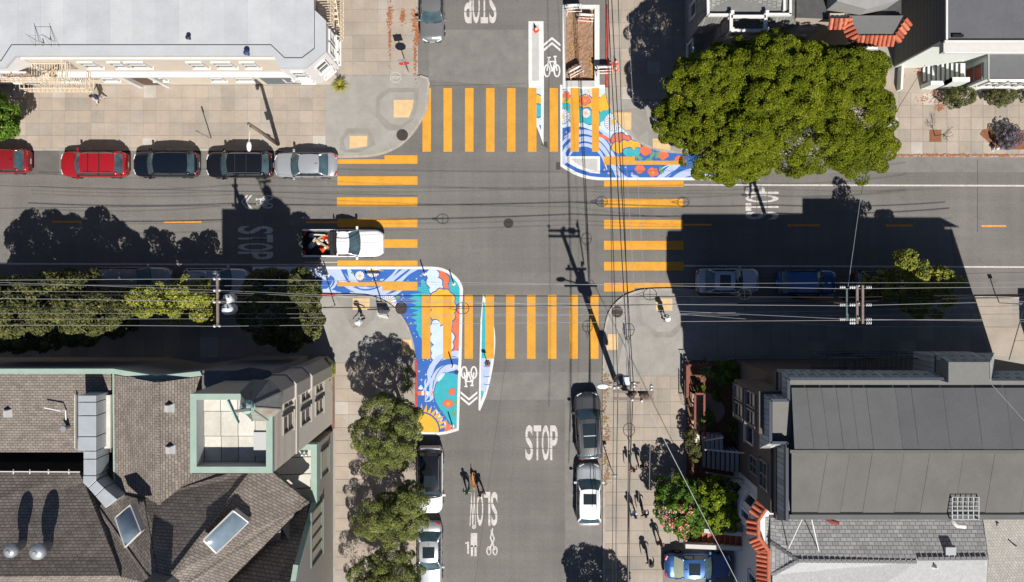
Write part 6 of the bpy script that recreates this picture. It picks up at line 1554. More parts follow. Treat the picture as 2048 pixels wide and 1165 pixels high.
# ------------------------------------------------------------------ people (one skinned surface each, posed)
SKIN = mat('skin', (.36, .20, .13), .6); SKIN2 = mat('skin_light', (.50, .30, .21), .6)
def cloth(n, c): return mat('cloth_' + n, c, .9)
def person_mesh(name, stride=.35, arm=.3, lean=0.0):
    """one connected skeleton grown with Skin + Subdivision, x = forward"""
    J = {}; E_ = []
    def j(n, p, r, par=None):
        J[n] = (len(J), Vector(p), r)
        if par: E_.append((J[par][0], J[n][0]))
    l = lean
    j('pelvis', (0, 0, .95), .15); j('waist', (.02 + l * .2, 0, 1.08), .125, 'pelvis'); j('chest', (.03 + l * .5, 0, 1.30), .15, 'waist'); j('neck', (.02 + l * .8, 0, 1.49), .055, 'chest'); j('head0', (.03 + l, 0, 1.58), .085, 'neck'); j('head', (.035 + l, 0, 1.68), .09, 'head0')
    for s_, ph in ((1, 1), (-1, -1)):
        k = 'L' if s_ > 0 else 'R'; f = stride * ph
        j('hip' + k, (0, s_ * .10, .90), .11, 'pelvis'); j('knee' + k, (f * .55 + .05, s_ * .10, .50), .065, 'hip' + k); j('ankle' + k, (f * .9 - (.08 if ph < 0 else 0), s_ * .10, .09), .045, 'knee' + k); j('toe' + k, (f * .9 + .16, s_ * .11, .04), .04, 'ankle' + k)
        j('sh' + k, (.02 + l * .6, s_ * .20, 1.40), .065, 'chest'); j('elb' + k, (-arm * ph * .35 + l * .5, s_ * .27, 1.12), .045, 'sh' + k); j('wr' + k, (-arm * ph * .8 + .08 + l * .5, s_ * .26, .90), .032, 'elb' + k)
        j('hand' + k, (-arm * ph * .85 + .11 + l * .5, s_ * .255, .83), .034, 'wr' + k)
    me = bpy.data.meshes.new('skel'); me.from_pydata([v[1] for v in J.values()], E_, [])
    o = bpy.data.objects.new('skel', me); COL.objects.link(o); sk = o.modifiers.new('s', 'SKIN'); ss = o.modifiers.new('d', 'SUBSURF'); ss.levels = 1
    for n, (i, p, r) in J.items():
        d = me.skin_vertices[0].data[i]; d.radius = (r * (1.25 if n in ('chest', 'pelvis') else 1), r)
        if n == 'pelvis': d.use_root = True
    dg = bpy.context.evaluated_depsgraph_get(); out = bpy.data.meshes.new_from_object(o.evaluated_get(dg)); bpy.data.objects.remove(o)
    co = out; mi = []
    for p in co.polygons:
        c = p.center; z = c.z; ya = abs(c.y)
        if z < .10: k = 3
        elif ya > .215 and z < 1.16: k = 0 
        elif z < .93: k = 2
        elif z < 1.47: k = 1
        else: k = 0
        mi.append(k)
    out.materials.clear()
    for m in (SKIN, WHITE, DARKM, BLACK): out.materials.append(m)
    out.polygons.foreach_set('material_index', mi); out.polygons.foreach_set('use_smooth', [True] * len(mi)); out.name = name
    return out
PM = [person_mesh('person', .38, .35), person_mesh('person', -.3, -.3), person_mesh('person', .06, .05, .03), person_mesh('person', .1, -.6, .10)]
def person(px, py, deg, label, shirt, legs, hair=(.03, .02, .015), pose=0, s=1.0, hat=None, skin=None, z=.13, group=None, longhair=False, backpack=None, skirt=None):
    c = W(px, py); root = empty('person', (c.x, c.y, z), math.radians(deg), label, 'person', group); root.scale = (s, s, s)
    o = bpy.data.objects.new('body', PM[pose]); COL.objects.link(o); o.parent = root
    for i, m in enumerate((skin or SKIN, shirt, legs, BLACK)): o.material_slots[i].link = 'OBJECT'; o.material_slots[i].material = m
    l = [0, 0, .03, .10][pose]; hx = .035 + l
    m = MB().mat(mat('hair_%d' % int(hair[0] * 1000), hair, .8)); m.smooth = True; m.ball((hx - .02, 0, 1.70), .112, 12, 8, (1, .92, .98)); m.build('hair', root)
    if longhair: m = MB().mat(mat('hair_%d' % int(hair[0] * 1000), hair, .8)); m.smooth = True; m.ball((hx - .08, 0, 1.55), .10, 10, 7, (.7, 1, 1.7)); m.build('hair', root)
    q = MB().mat(skin or SKIN); q.ball((hx + .095, 0, 1.665), .018, 6, 4); q.build('nose', root)
    q = MB().mat(BLACK)
    for sg in (-1, 1): q.ball((hx + .085, sg * .03, 1.69), .011, 6, 4)
    q.build('eyes', root)
    for sg in (1, -1):
        ph = 1 if sg > 0 else -1; arm = [.35, -.3, .05, -.6][pose]; hxx = -arm * ph * .85 + .12 + l * .5
        q = MB().mat(skin or SKIN)
        for k in range(4): q.tube([(hxx - .02 + k * .018, sg * .255, .82), (hxx - .015 + k * .02, sg * .25, .76 - (.01 if k in (0, 3) else 0)), (hxx + k * .018, sg * .238, .73)], [.009, .008, .007], 5)
        q.tube([(hxx + .03, sg * .25, .85), (hxx + .06, sg * .24, .80)], [.010, .008], 5); q.build('fingers', root)
    if hat:
        q = MB().mat(hat); q.smooth = True; q.lathe([(.21, 0), (.20, .02), (.11, .03), (.105, .10), (.04, .13)], (hx, 0, 1.74), 18); q.build('hat', root)
    if backpack: MB().mat(backpack).box((-.17 + l * .5, 0, 1.25), (.18, .3, .42)).build('backpack', root, bevel=.05)
    if skirt: q = MB().mat(skirt); q.smooth = True; q.lathe([(.15, 1.05), (.2, .85), (.27, .5)], (0, 0, 0), 16); q.build('skirt', root)
    return root
gp = 'people walking on the bottom right pavement'
person(207, 203, 205, 'person in a pale shirt and white trousers walking left beside the cream building', cloth('pale_blue', (.42, .46, .55)), cloth('off_white', (.6, .57, .52)), pose=0, backpack=cloth('navy', (.03, .04, .09)))
person(728, 641, 200, 'person in a white coat standing by the tactile pad at the lower left corner', cloth('white', (.66, .68, .70)), cloth('navy_trousers', (.03, .04, .09)), (.45, .42, .38), 3, hat=cloth('cap_white', (.7, .7, .7)))
person(1328, 636, 150, 'person in a broad white hat standing by the right corner tactile pad', cloth('light_grey', (.4, .42, .45)), cloth('black_trousers', (.02, .02, .025)), pose=2, hat=cloth('hat_white', (.75, .75, .74)))
person(936, 974, -85, 'dog walker with a green top, left of the leashed dog in the road', cloth('green', (.10, .35, .18)), cloth('black_trousers', (.02, .02, .025)), pose=1, z=.004)
person(962, 979, -60, 'dog walker in grey, right of the leashed dog above the SLOW lettering', cloth('mid_grey', (.16, .16, .18)), cloth('dark_jeans', (.04, .05, .08)), pose=0, z=.004)
person(1261, 930, -95, 'pedestrian with bare arms and pink top, left of the upper walking pair', cloth('rose', (.45, .22, .20)), cloth('black_trousers', (.02, .02, .025)), pose=0, group=gp, skin=SKIN2)
person(1279, 925, -80, 'pedestrian in black, right of the upper walking pair', cloth('black', (.018, .018, .02)), cloth('brown_trousers', (.10, .07, .05)), pose=1, group=gp)
person(1264, 1020, -90, 'pedestrian in a blue and white top, left of the middle walking pair', cloth('blue_white', (.35, .42, .6)), cloth('dark_jeans', (.04, .05, .08)), pose=1, group=gp, backpack=cloth('white_bag', (.6, .6, .62)))
person(1284, 1018, -85, 'pedestrian carrying a pale bag, right of the middle walking pair', cloth('black', (.018, .018, .02)), cloth('black_trousers', (.02, .02, .025)), pose=0, group=gp, backpack=cloth('pale_bag', (.55, .5, .5)))
person(1314, 1075, -80, 'pedestrian in brown walking alone nearest the red front steps', cloth('brown', (.14, .09, .06)), cloth('brown_trousers', (.10, .07, .05)), pose=1, group=gp)
person(1294, 1111, -90, 'pedestrian with a round dark hat, lowest of the walkers, left of the blue sedan', cloth('black', (.018, .018, .02)), cloth('dark_jeans', (.04, .05, .08)), pose=0, group=gp, hat=cloth('dark_hat', (.04, .035, .03)))
# dog on a lead
c = W(947, 958); dg_ = empty('dog', (c.x, c.y, .004), math.radians(-82), 'orange tan dog on a lead trotting between the two walkers in the road', 'dog')
FUR = mat('tan_fur', (.45, .19, .06), .95, noise=.25, scale=20)
pts = {'hip': ((-.28, 0, .50), .10), 'loin': ((-.05, 0, .50), .10), 'chest': ((.22, 0, .50), .135), 'neck': ((.40, 0, .62), .075), 'head': ((.50, 0, .70), .075), 'muz': ((.64, 0, .66), .04), 'tail1': ((-.42, 0, .55), .035), 'tail2': ((-.62, .05, .68), .022)}
ed = [('hip', 'loin'), ('loin', 'chest'), ('chest', 'neck'), ('neck', 'head'), ('head', 'muz'), ('hip', 'tail1'), ('tail1', 'tail2')]
for s_, nm, f in ((1, 'a', .08), (-1, 'b', -.08)):
    pts['fe' + nm] = ((.22 + f * .4, s_ * .10, .30), .05); pts['ff' + nm] = ((.24 + f, s_ * .10, .04), .03); ed += [('chest', 'fe' + nm), ('fe' + nm, 'ff' + nm)]
    pts['hk' + nm] = ((-.22 - f * .5, s_ * .10, .34), .06); pts['hh' + nm] = ((-.38 - f, s_ * .10, .18), .032); pts['hf' + nm] = ((-.33 - f, s_ * .10, .03), .028); ed += [('hip', 'hk' + nm), ('hk' + nm, 'hh' + nm), ('hh' + nm, 'hf' + nm)]
ks = list(pts); me = bpy.data.meshes.new('dog'); me.from_pydata([pts[k][0] for k in ks], [(ks.index(a), ks.index(b)) for a, b in ed], [])
o = bpy.data.objects.new('t', me); COL.objects.link(o); o.modifiers.new('s', 'SKIN'); o.modifiers.new('d', 'SUBSURF').levels = 1
for i, k in enumerate(ks): o.data.skin_vertices[0].data[i].radius = (pts[k][1],) * 2; o.data.skin_vertices[0].data[i].use_root = (k == 'loin')
mm = bpy.data.meshes.new_from_object(o.evaluated_get(bpy.context.evaluated_depsgraph_get())); bpy.data.objects.remove(o); mm.materials.clear(); mm.materials.append(FUR)
mm.polygons.foreach_set('use_smooth', [True] * len(mm.polygons)); bo_ = bpy.data.objects.new('body', mm); COL.objects.link(bo_); bo_.parent = dg_
for sg in (-1, 1): MB().mat(FUR).box((.47, sg * .06, .76), (.05, .03, .08)).build('ear', dg_)
ld_ = MB().mat(DARKM); a = W(947, 958); b = W(938, 972); ld_.tube([(a.x + .05, a.y - .35, .6), ((a.x + b.x) / 2, (a.y + b.y) / 2, .55), (b.x + .2, b.y, .95)], .012, 5); tag(ld_.build('dog_lead'), 'thin dark lead running from the tan dog to the left walker', 'lead')
# ------------------------------------------------------------------ trees and plants: leaf faces spread over clumps
def leaves_mesh(name, pos, nrm, size, m, aspect=.55, tint=None, jitter=.6):
    n = len(pos); a = rng.normal(size=(n, 3)); nn = nrm + jitter * rng.normal(size=(n, 3)); nn /= np.linalg.norm(nn, axis=1)[:, None] + 1e-9
    u = np.cross(nn, a); u /= np.linalg.norm(u, axis=1)[:, None] + 1e-9; v = np.cross(nn, u)
    s = (size * rng.uniform(.6, 1.35, n))[:, None] if np.isscalar(size) else size[:, None]
    P = np.stack([pos - u * s, pos + v * s * aspect, pos + u * s, pos - v * s * aspect], 1).reshape(-1, 3)
    me = bpy.data.meshes.new(name); me.vertices.add(4 * n); me.vertices.foreach_set('co', P.ravel())
    me.loops.add(4 * n); me.loops.foreach_set('vertex_index', np.arange(4 * n)); me.polygons.add(n); me.polygons.foreach_set('loop_start', np.arange(0, 4 * n, 4)); 
    me.update(calc_edges=True)
    at = me.attributes.new('tint', 'FLOAT', 'FACE'); t = rng.uniform(0, 1, n) if tint is None else tint; at.data.foreach_set('value', t.astype(np.float32))
    me.materials.append(m); return me
def crown_pts(ells, nclump, per, cr, top_bias=.25, inner=.12, spread=.0):
    """ells: list of (center, radii). clumps sit on the outer surface of the union"""
    P, Nn, T = [], [], []
    ells = [(np.array(c, float), np.array(r, float)) for c, r in ells]
    wts = np.array([r[0] * r[1] for _, r in ells]); wts = wts / wts.sum(); k = 0; tries = 0
    cl = []
    while k < nclump and tries < nclump * 30:
        tries += 1
        c, r = ells[rng.choice(len(ells), p=wts)]; d = rng.normal(size=3); d[2] = d[2] * .9 + top_bias; d /= np.linalg.norm(d)
        p = c + d * r * rng.uniform(.82 - spread, 1.04 + spread)
        if any((((p - c2) / (r2 * .8)) ** 2).sum() < 1 for c2, r2 in ells): continue
        cl.append((p, d)); k += 1
    for p, d in cl:
        r = cr * rng.uniform(.6, 1.35); n = int(per * (r / cr) ** 2)
        dd = rng.normal(size=(n, 3)) + d * 1.1; dd /= np.linalg.norm(dd, axis=1)[:, None]; rad = r * rng.uniform(.55, 1.0, n)[:, None] ** .5
        P.append(p + dd * rad * np.array([1, 1, .8])); Nn.append(dd * .6 + np.array([0, 0, .5])); T.append(np.clip(rng.normal(rng.uniform(.25, .75), .2, n), 0, 1))
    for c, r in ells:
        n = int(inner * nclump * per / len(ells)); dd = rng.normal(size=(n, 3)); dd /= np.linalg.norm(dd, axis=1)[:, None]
        P.append(c + dd * r * rng.uniform(.55, .88, n)[:, None]); Nn.append(dd); T.append(rng.uniform(0, .5, n))  # inner leaves kept to the darker tints: crown shade put into colour
    return np.concatenate(P), np.concatenate(Nn), np.concatenate(T)
def branches(root, base, ells, r0=.28, n=7, seed=1, trunk_top=None, m=BARK):
    rr_ = random.Random(seed); tt = Vector(trunk_top or (0, 0, 2.2)); q = MB().mat(m); q.smooth = True
    q.tube([(0, 0, -.02), (.03, .02, tt.z * .5), tuple(tt)], [r0 * 1.25, r0, r0 * .8], 10); q.build('trunk', root)
    q = MB().mat(m); q.smooth = True
    for i in range(n):
        c, r = ells[i % len(ells)]; e = Vector(c) + Vector((rr_.uniform(-.6, .6) * r[0], rr_.uniform(-.6, .6) * r[1], rr_.uniform(-.6, -.2) * r[2])); mid = tt.lerp(e, .5) + Vector((rr_.uniform(-.3, .3), rr_.uniform(-.3, .3), -.2))
        q.tube([tuple(tt), tuple(mid), tuple(e)], [r0 * .6, r0 * .35, r0 * .12], 7)
        for k in range(3):
            e2 = e + Vector((rr_.uniform(-1, 1) * r[0] * .4, rr_.uniform(-1, 1) * r[1] * .4, rr_.uniform(-.1, .25) * r[2])); q.tube([tuple(mid.lerp(e, .6)), tuple(e2)], [r0 * .18, r0 * .05], 5)
    q.build('limbs', root)
def tree(name, gx, gy, label, ells, leafm, nclump, per, cr, size, seed=1, r0=.25, tt=None, cat='tree', group=None, z=.12, inner=.12, top_bias=.25, aspect=.55, spread=0.0):
    c = W(gx, gy); root = empty(name, (c.x, c.y, z), 0, label, cat, group)
    branches(root, c, ells, r0, 7, seed, tt)
    P, Nn, T = crown_pts(ells, nclump, per, cr, top_bias, inner, spread)
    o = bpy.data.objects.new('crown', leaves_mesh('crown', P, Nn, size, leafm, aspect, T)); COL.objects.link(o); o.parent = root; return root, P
def E(gx, gy, list_, zs=None):
    """crown ellipsoids given in photo pixels at their own height -> local coordinates"""
    c = W(gx, gy); out = []
    for (px, py, z, rx, ry, rz) in list_:
        if gx < 650 and gy in (598, 600): z *= .84; rz *= .9
        p = W(px, py, z); k = (CAM_H - z) / CAM_H / PXM; out.append(((p.x - c.x, p.y - c.y, z), (rx * k, ry * k, rz)))
    return out
LBIG = leafmat('ficus_leaf', (.05, .07, .003), (.145, .172, .006), (.24, .25, .03)); LDK = leafmat('dark_street_leaf', (.045, .05, .018), (.13, .14, .045), (.22, .17, .07)); LYG = leafmat('yellow_green_leaf', (.10, .12, .02), (.30, .31, .05), (.38, .34, .08))
LOL = leafmat('olive_leaf', (.065, .08, .02), (.19, .215, .06), (.30, .31, .13)); LGR = leafmat('bush_leaf', (.03, .08, .012), (.12, .21, .02), (.26, .33, .03)); LYB = leafmat('lime_bush_leaf', (.04, .075, .008), (.19, .25, .015), (.38, .42, .03))
# the big tree
tree('ficus_tree', 1500, 252, 'huge dense bright green street tree covering the top right corner of the crossing',
     E(1500, 252, [(1440, 175, 6.5, 105, 70, 2.6), (1540, 150, 7.2, 120, 70, 2.8), (1640, 175, 7.0, 110, 75, 2.6), (1400, 235, 5.4, 75, 62, 2.2), (1480, 260, 6.0, 115, 85, 2.6), (1600, 265, 6.2, 130, 85, 2.6), (1695, 240, 6.2, 80, 85, 2.4), (1450, 315, 4.8, 80, 45, 1.9), (1720, 300, 5.0, 55, 55, 2.0), (1560, 200, 8.0, 100, 60, 2.2), (1700, 150, 6.2, 60, 50, 2.0), (1500, 255, 7.6, 70, 55, 2.0), (1480, 318, 4.8, 70, 38, 1.8), (1345, 240, 4.6, 36, 40, 1.6)]),
     LBIG, 1000, 250, .42, .062, 3, .42, (0, 0, 2.6), inner=.42, top_bias=.5)
gl = 'street trees in shade along the left pavement'
tree('street_tree', 165, 600, 'large dark green tree at the left edge, lowest crown of the left row', E(165, 600, [(40, 615, 6.6, 65, 55, 2.2), (70, 650, 5.8, 60, 45, 1.8), (95, 605, 6.0, 40, 45, 1.9), (8, 605, 6.0, 40, 40, 1.8), (20, 660, 5.0, 50, 35, 1.5)]), LDK, 190, 130, .55, .105, 5, .22, group=gl)
tree('street_tree', 300, 600, 'tall ragged tree with brownish tips beside the shaded pickup', E(300, 600, [(165, 600, 6.4, 36, 46, 2.0), (200, 625, 6.0, 58, 45, 2.0), (170, 655, 5.2, 38, 30, 1.6), (150, 565, 6.4, 14, 18, 1.1), (235, 640, 4.8, 30, 28, 1.4)]), LDK, 170, 130, .5, .10, 6, .2, group=gl)
tree('street_tree', 380, 598, 'small yellow green tree between the ragged tree and the first utility pole', E(380, 598, [(285, 605, 5.4, 30, 24, 1.5), (318, 590, 5.0, 24, 18, 1.2), (350, 605, 4.2, 40, 30, 1.4)]), LYG, 75, 110, .42, .09, 7, .14, group=gl)
tree('street_tree', 465, 600, 'small lime tree partly behind the first utility pole', E(465, 600, [(408, 600, 5.4, 18, 25, 1.4), (410, 628, 4.6, 12, 20, 1.2), (380, 580, 4.0, 30, 22, 1.2)]), LYG, 50, 110, .4, .09, 8, .14, group=gl)
tree('street_tree', 622, 600, 'dark tree with a sunlit brown green right side at the mural end', E(622, 600, [(540, 620, 5.0, 50, 55, 1.8), (595, 590, 5.4, 34, 46, 1.9), (604, 640, 4.8, 34, 36, 1.7), (545, 580, 5.0, 48, 30, 1.6), (575, 670, 4.0, 30, 22, 1.2)]), LDK, 190, 130, .48, .10, 9, .22, group=gl)
go = 'olive trees along the bottom street pavement'
OL = [(802, 808, 'olive tree nearest the yellow sun mural, top of the row', [(768, 818, 4.4, 32, 22, 1.1), (812, 850, 4.8, 26, 38, 1.4), (745, 872, 4.8, 34, 34, 1.5), (788, 888, 5.0, 40, 34, 1.6), (765, 925, 4.2, 34, 22, 1.2)]),
      (806, 985, 'olive tree second in the row, beside the white suv', [(822, 1000, 4.8, 26, 28, 1.4), (772, 1025, 5.0, 42, 26, 1.5), (825, 1042, 4.4, 24, 24, 1.2), (738, 1050, 4.2, 26, 18, 1.1), (792, 1062, 4.4, 32, 20, 1.2)]),
      (808, 1110, 'olive tree at the bottom edge beside the silver white sedan', [(790, 1118, 4.6, 34, 20, 1.2), (738, 1148, 4.8, 34, 24, 1.3), (808, 1155, 4.8, 32, 28, 1.4), (770, 1180, 4.2, 60, 26, 1.3)])]
for i, (gx, gy, l, el) in enumerate(OL):
    tree('olive_tree', gx, gy, l, E(gx, gy, el), LOL, 190, 190, .34, .062, 20 + i, .15, (0, 0, 1.8), group=go, inner=.10, aspect=.36, top_bias=.3, spread=.10)
tree('olive_tree', 815, 1240, 'olive tree cut off below the bottom edge, only its top showing', E(815, 1240, [(790, 1270, 4.6, 50, 40, 1.4), (740, 1260, 4.6, 50, 40, 1.4)]), LOL, 60, 130, .45, .085, 29, .15, (0, 0, 1.8), group=go, inner=.04, aspect=.28)
tree('street_tree', 1690, 598, 'yellow green tree in the shade of the dark building, right side', E(1690, 598, [(1812, 522, 6.4, 16, 16, .9), (1838, 540, 5.8, 20, 18, .9), (1878, 562, 5.0, 24, 20, 1.0), (1902, 565, 4.8, 14, 16, .8), (1810, 575, 3.4, 50, 28, 1.2), (1850, 600, 3.2, 50, 32, 1.2), (1755, 565, 3.2, 26, 22, 1.0)]), LYG, 150, 80, .36, .09, 31, .2)
tree('street_tree', -40, 235, 'rounded green tree mostly outside the left edge, above the dark red car', E(-40, 235, [(-60, 238, 4.2, 78, 52, 2.4), (-30, 232, 3.6, 50, 40, 1.8)]), LGR, 110, 150, .5, .09, 33, .2)
tree('street_tree', 1226, 1238, 'tree standing below the bottom edge of the picture', E(1226, 1238, [(1225, 1290, 4.4, 50, 34, 1.8), (1255, 1296, 4.4, 40, 34, 1.6), (1240, 1320, 4.6, 50, 30, 1.6)]), LGR, 110, 130, .45, .09, 34, .18)
# garden bushes
r_, P = tree('oleander_bush', 1345, 988, 'oleander bush with pink flowers by the bottom right pavement', E(1345, 988, [(1350, 985, 2.3, 38, 30, 1.2), (1345, 1020, 2.4, 34, 30, 1.2), (1378, 1020, 2.4, 26, 40, 1.2), (1370, 1050, 1.9, 34, 20, .8)]), LGR, 130, 110, .3, .07, 41, .07, (0, 0, .7), cat='bush', inner=.3)
FP = mat('pink_petal', (.65, .13, .17), .7); sel = [p for p in P if p[1] < .15 and p[0] < .75 and p[2] > 2.3]; idx = rng.choice(len(sel), min(60, len(sel)), replace=False)
m = MB()
for i in idx:
    cc = np.array(sel[i]) + [0, 0, .05]
    for k in range(9):
        m.mat(FP if rng.random() < .8 else mat('pale_petal', (.75, .6, .5), .7)); q = cc + rng.normal(size=3) * .07; s_ = .045; a = rng.uniform(0, 3)
        m.face([(q[0] + s_ * math.cos(a + t), q[1] + s_ * math.sin(a + t), q[2] + rng.uniform(-.01, .02)) for t in (0, 1.57, 3.14, 4.71)])
fo = m.build('flowers', r_); fo['kind'] = 'stuff'
tree('lime_bush', 1422, 985, 'round lime green bush between the oleander and the white house', E(1422, 985, [(1436, 990, 2.5, 36, 32, 1.3), (1440, 1030, 2.4, 34, 34, 1.2), (1420, 1000, 2.0, 24, 36, 1.1)]), LYB, 120, 110, .3, .075, 42, .08, (0, 0, .7), cat='bush', inner=.3)
for gx, gy, l, el, lm, n in [(1912, 200, 'low green shrub under the left end of the white porch', [(1920, 195, 1.0, 27, 17, .6), (1905, 200, .9, 18, 16, .5)], LDK, 70), (1996, 198, 'low green shrub with red tips under the right end of the white porch', [(2000, 196, 1.0, 25, 17, .6)], LDK, 60), (2062, 190, 'dark shrub cut off at the right edge by the porch', [(2066, 190, 1.0, 25, 20, .6)], LDK, 30),
                              (1381, 880, 'thin upright hedge plant beside the red fence', [(1383, 878, 1.4, 9, 18, .5), (1388, 905, 1.3, 10, 22, .5)], LDK, 40), (1408, 815, 'small spotted shrub in the shaded front garden', [(1412, 838, 1.0, 14, 14, .4)], LGR, 22), (652, 745, 'yellow green shrub against the corner wall of the tower', [(652, 742, 1.2, 13, 22, .5)], LYG, 40),
                              (1404, 778, 'tiny lime succulent by the garden path', [(1403, 778, .5, 8, 6, .2)], LYB, 10), (1432, 790, 'tiny yellow flowering plant at the path bend', [(1433, 791, .5, 6, 8, .2)], LYB, 10), (1460, 765, 'dark leafy bush in the shaded garden corner', [(1450, 745, 1.2, 30, 22, .8)], LGR, 50), (1500, 850, 'dark bush filling the shaded garden by the brown wall', [(1480, 850, 1.0, 20, 30, .6)], LGR, 30)]:
    tree('shrub', gx, gy, l, E(gx, gy, el), lm, n, 70, .2, .05, 50 + n, .03, (0, 0, .3), cat='shrub', inner=.3)
LAV = leafmat('lavender_leaf', (.05, .06, .03), (.16, .13, .20), (.45, .38, .58))
tree('lavender_bush', 2014, 272, 'round purple flowering bush in the planting bed at the right edge', E(2014, 272, [(2016, 274, .7, 24, 24, .55)]), LAV, 90, 90, .16, .035, 61, .03, (0, 0, .3), cat='bush', inner=.3)
def spiky(gx, gy, label, n, L_, m, z=.13, h=.3, w=.05, name='yucca', cat='plant'):
    c = W(gx, gy); root = empty(name, (c.x, c.y, z), 0, label, cat); MB().mat(BARK).lathe([(.10, 0), (.08, h)], n=8).build('stem', root)
    for i in range(n):
        a = R.uniform(0, 6.28); e = R.uniform(.05, 1.3); l = L_ * R.uniform(.7, 1.1); d = Vector((math.cos(a) * math.cos(e), math.sin(a) * math.cos(e), math.sin(e))); s_ = Vector((-math.sin(a), math.cos(a), 0)) * w / 2
        o = Vector((0, 0, h)); md = o + d * l * .5; en = o + d * l + Vector((0, 0, -.25 * l * math.cos(e)))
        q = MB().mat(m); q.add([o - s_, o + s_, md + s_, md - s_, en], [(0, 1, 2, 3), (3, 2, 4)]); q.build('leaf', root)
    return root
YL = mat('yucca_leaf', (.16, .20, .06), .6, noise=.3, scale=8); YLP = mat('pale_agave_leaf', (.30, .32, .12), .6, noise=.3, scale=8); RLF = mat('reddish_leaf', (.22, .12, .07), .7, noise=.3, scale=8)
spiky(820, 768, 'spiky yucca in the pavement gap beside the red kerb', 40, .75, YL, h=.9); spiky(818, 738, 'yucca with fine leaves above the other one, by the red kerb', 32, .6, YL, h=.8)
spiky(1406, 738, 'pale spiky agave in the walled front garden', 60, .8, YLP, h=.6, w=.07); spiky(684, 176, 'round tuft of yellow green grass at the foot of the corner oriel', 170, .75, mat('tuft_leaf', (.30, .28, .05), .7, noise=.4, scale=9), h=.35, w=.04, name='grass_tuft')
spiky(658, 775, 'reddish spiky plant in the strip beside the tower', 45, .6, RLF, h=.7); spiky(655, 800, 'lower reddish spiky plant in the strip beside the tower', 45, .6, RLF, h=.7)
MB().mat(SOIL).prism([ga(640, 722), ga(670, 722), ga(670, 858), ga(640, 858)], .1, .14).build('planting_strip', kind='structure')
# bare sapling in its square
c = W(1868, 273); bt = empty('bare_sapling', (c.x, c.y, .12), 0, 'leafless sapling in a brown square of bark on the right pavement', 'tree'); q = MB().mat(BARK)
q.tube([(0, 0, 0), (.05, -.05, 1.0)], [.03, .025], 6); q.build('trunk', bt); q = MB().mat(BARK); rr = random.Random(5)
def br(p, d, l, r, dep):
    e = p + d * l; q.tube([tuple(p), tuple(e)], [r, r * .6], 4)
    if dep:
        for _ in range(3): br(p.lerp(e, rr.uniform(.5, 1)), (d + Vector((rr.uniform(-.8, .8), rr.uniform(-.8, .8), rr.uniform(-.1, .5)))).normalized(), l * .65, r * .6, dep - 1)
for _ in range(5): br(Vector((.05, -.05, 1.0)), Vector((rr.uniform(-.9, .9), rr.uniform(-.9, .9), 1)).normalized(), .5, .018, 3)
q.build('twigs', bt)
# ------------------------------------------------------------------ utility poles, wires, signs, street lights
INS = mat('porcelain', (.72, .73, .74), .25, spec=.6); CARM = mat('crossarm_wood', (.19, .15, .13), .9, noise=.2, scale=5); CAB = mat('cable_black', (.02, .02, .022), .6); WIREA = mat('aluminium_wire', (.50, .50, .50), .4, metal=.5)
def wire(pts, r, m, name, label, cat='wire', sag=.0, group=None):
    P = [Vector(p) for p in pts]; out = []
    for a, b in zip(P[:-1], P[1:]):
        n = 12; 
        for i in range(n): t = i / n; q = a.lerp(b, t); q.z -= sag * 4 * t * (1 - t); out.append(q)
    out.append(P[-1]); q = MB().mat(m); q.tube(out, r, 5); o = q.build(name); return tag(o, label, cat, group)
def pole(gx, gy, tx, ty, h, label, r=.17):
    """base ground pixel; top photo pixel at height h"""
    c = W(gx, gy); t = W(tx, ty, h) - c; root = empty('utility_pole', c, 0, label, 'utility pole'); q = MB().mat(DWOOD); q.smooth = True; q.tube([(0, 0, 0), tuple(t * .5), tuple(t)], [r, r * .88, r * .72], 12); q.build('pole', root); return root, t
def insul(root, p, s=1.0, horiz=None):
    q = MB().mat(INS); q.smooth = True
    if horiz is None: q.lathe([(.02, 0), (.07 * s, .02), (.03 * s, .06), (.08 * s, .09), (.03 * s, .14), (.05 * s, .18), (.01, .21)], p, 10)
    else:
        d = Vector(horiz).normalized()
        for k in range(3): a = Vector(p) + d * (.08 + k * .12) * s; q.tube([a, a + d * .02, a + d * .06], [.10 * s, .10 * s, .03], 10)
    q.build('insulator', root)
# left pole
LH = 10.6
lp, lt = pole(546, 598, 435, 604, LH, 'utility pole among the left trees, seen from above with its crossarm and transformers')
a = W(435, 556, LH) - lp.location; b = W(436, 654, LH) - lp.location; MB().mat(CARM).beam(a, b, .14, .14).build('crossarm', lp)
for y in (558, 581, 604, 652): p = W(431, y, LH) - lp.location; insul(lp, tuple(p + Vector((.0, 0, .08))), 1.2); p2 = W(441, y, LH) - lp.location; insul(lp, tuple(p2 + Vector((0, 0, .08))), 1.0)
for (x, y, z, s_) in [(455, 598, 9.3, .30), (454, 619, 9.3, .36)]:
    p = W(x, y, z) - lp.location; q = MB().mat(mat('transformer_grey', (.52, .54, .56), .5, noise=.05)); q.smooth = True; q.lathe([(s_, -.9), (s_, 0), (s_ * .9, .08), (.05, .14)], p, 18); tr = q.build('transformer', lp)
    for dx in (-.12, .12): q = MB().mat(INS); q.lathe([(.05, .1), (.06, .2), (.03, .24), (.05, .3), (.02, .4)], p + Vector((dx, .05, 0)), 8); q.build('bushing', tr)
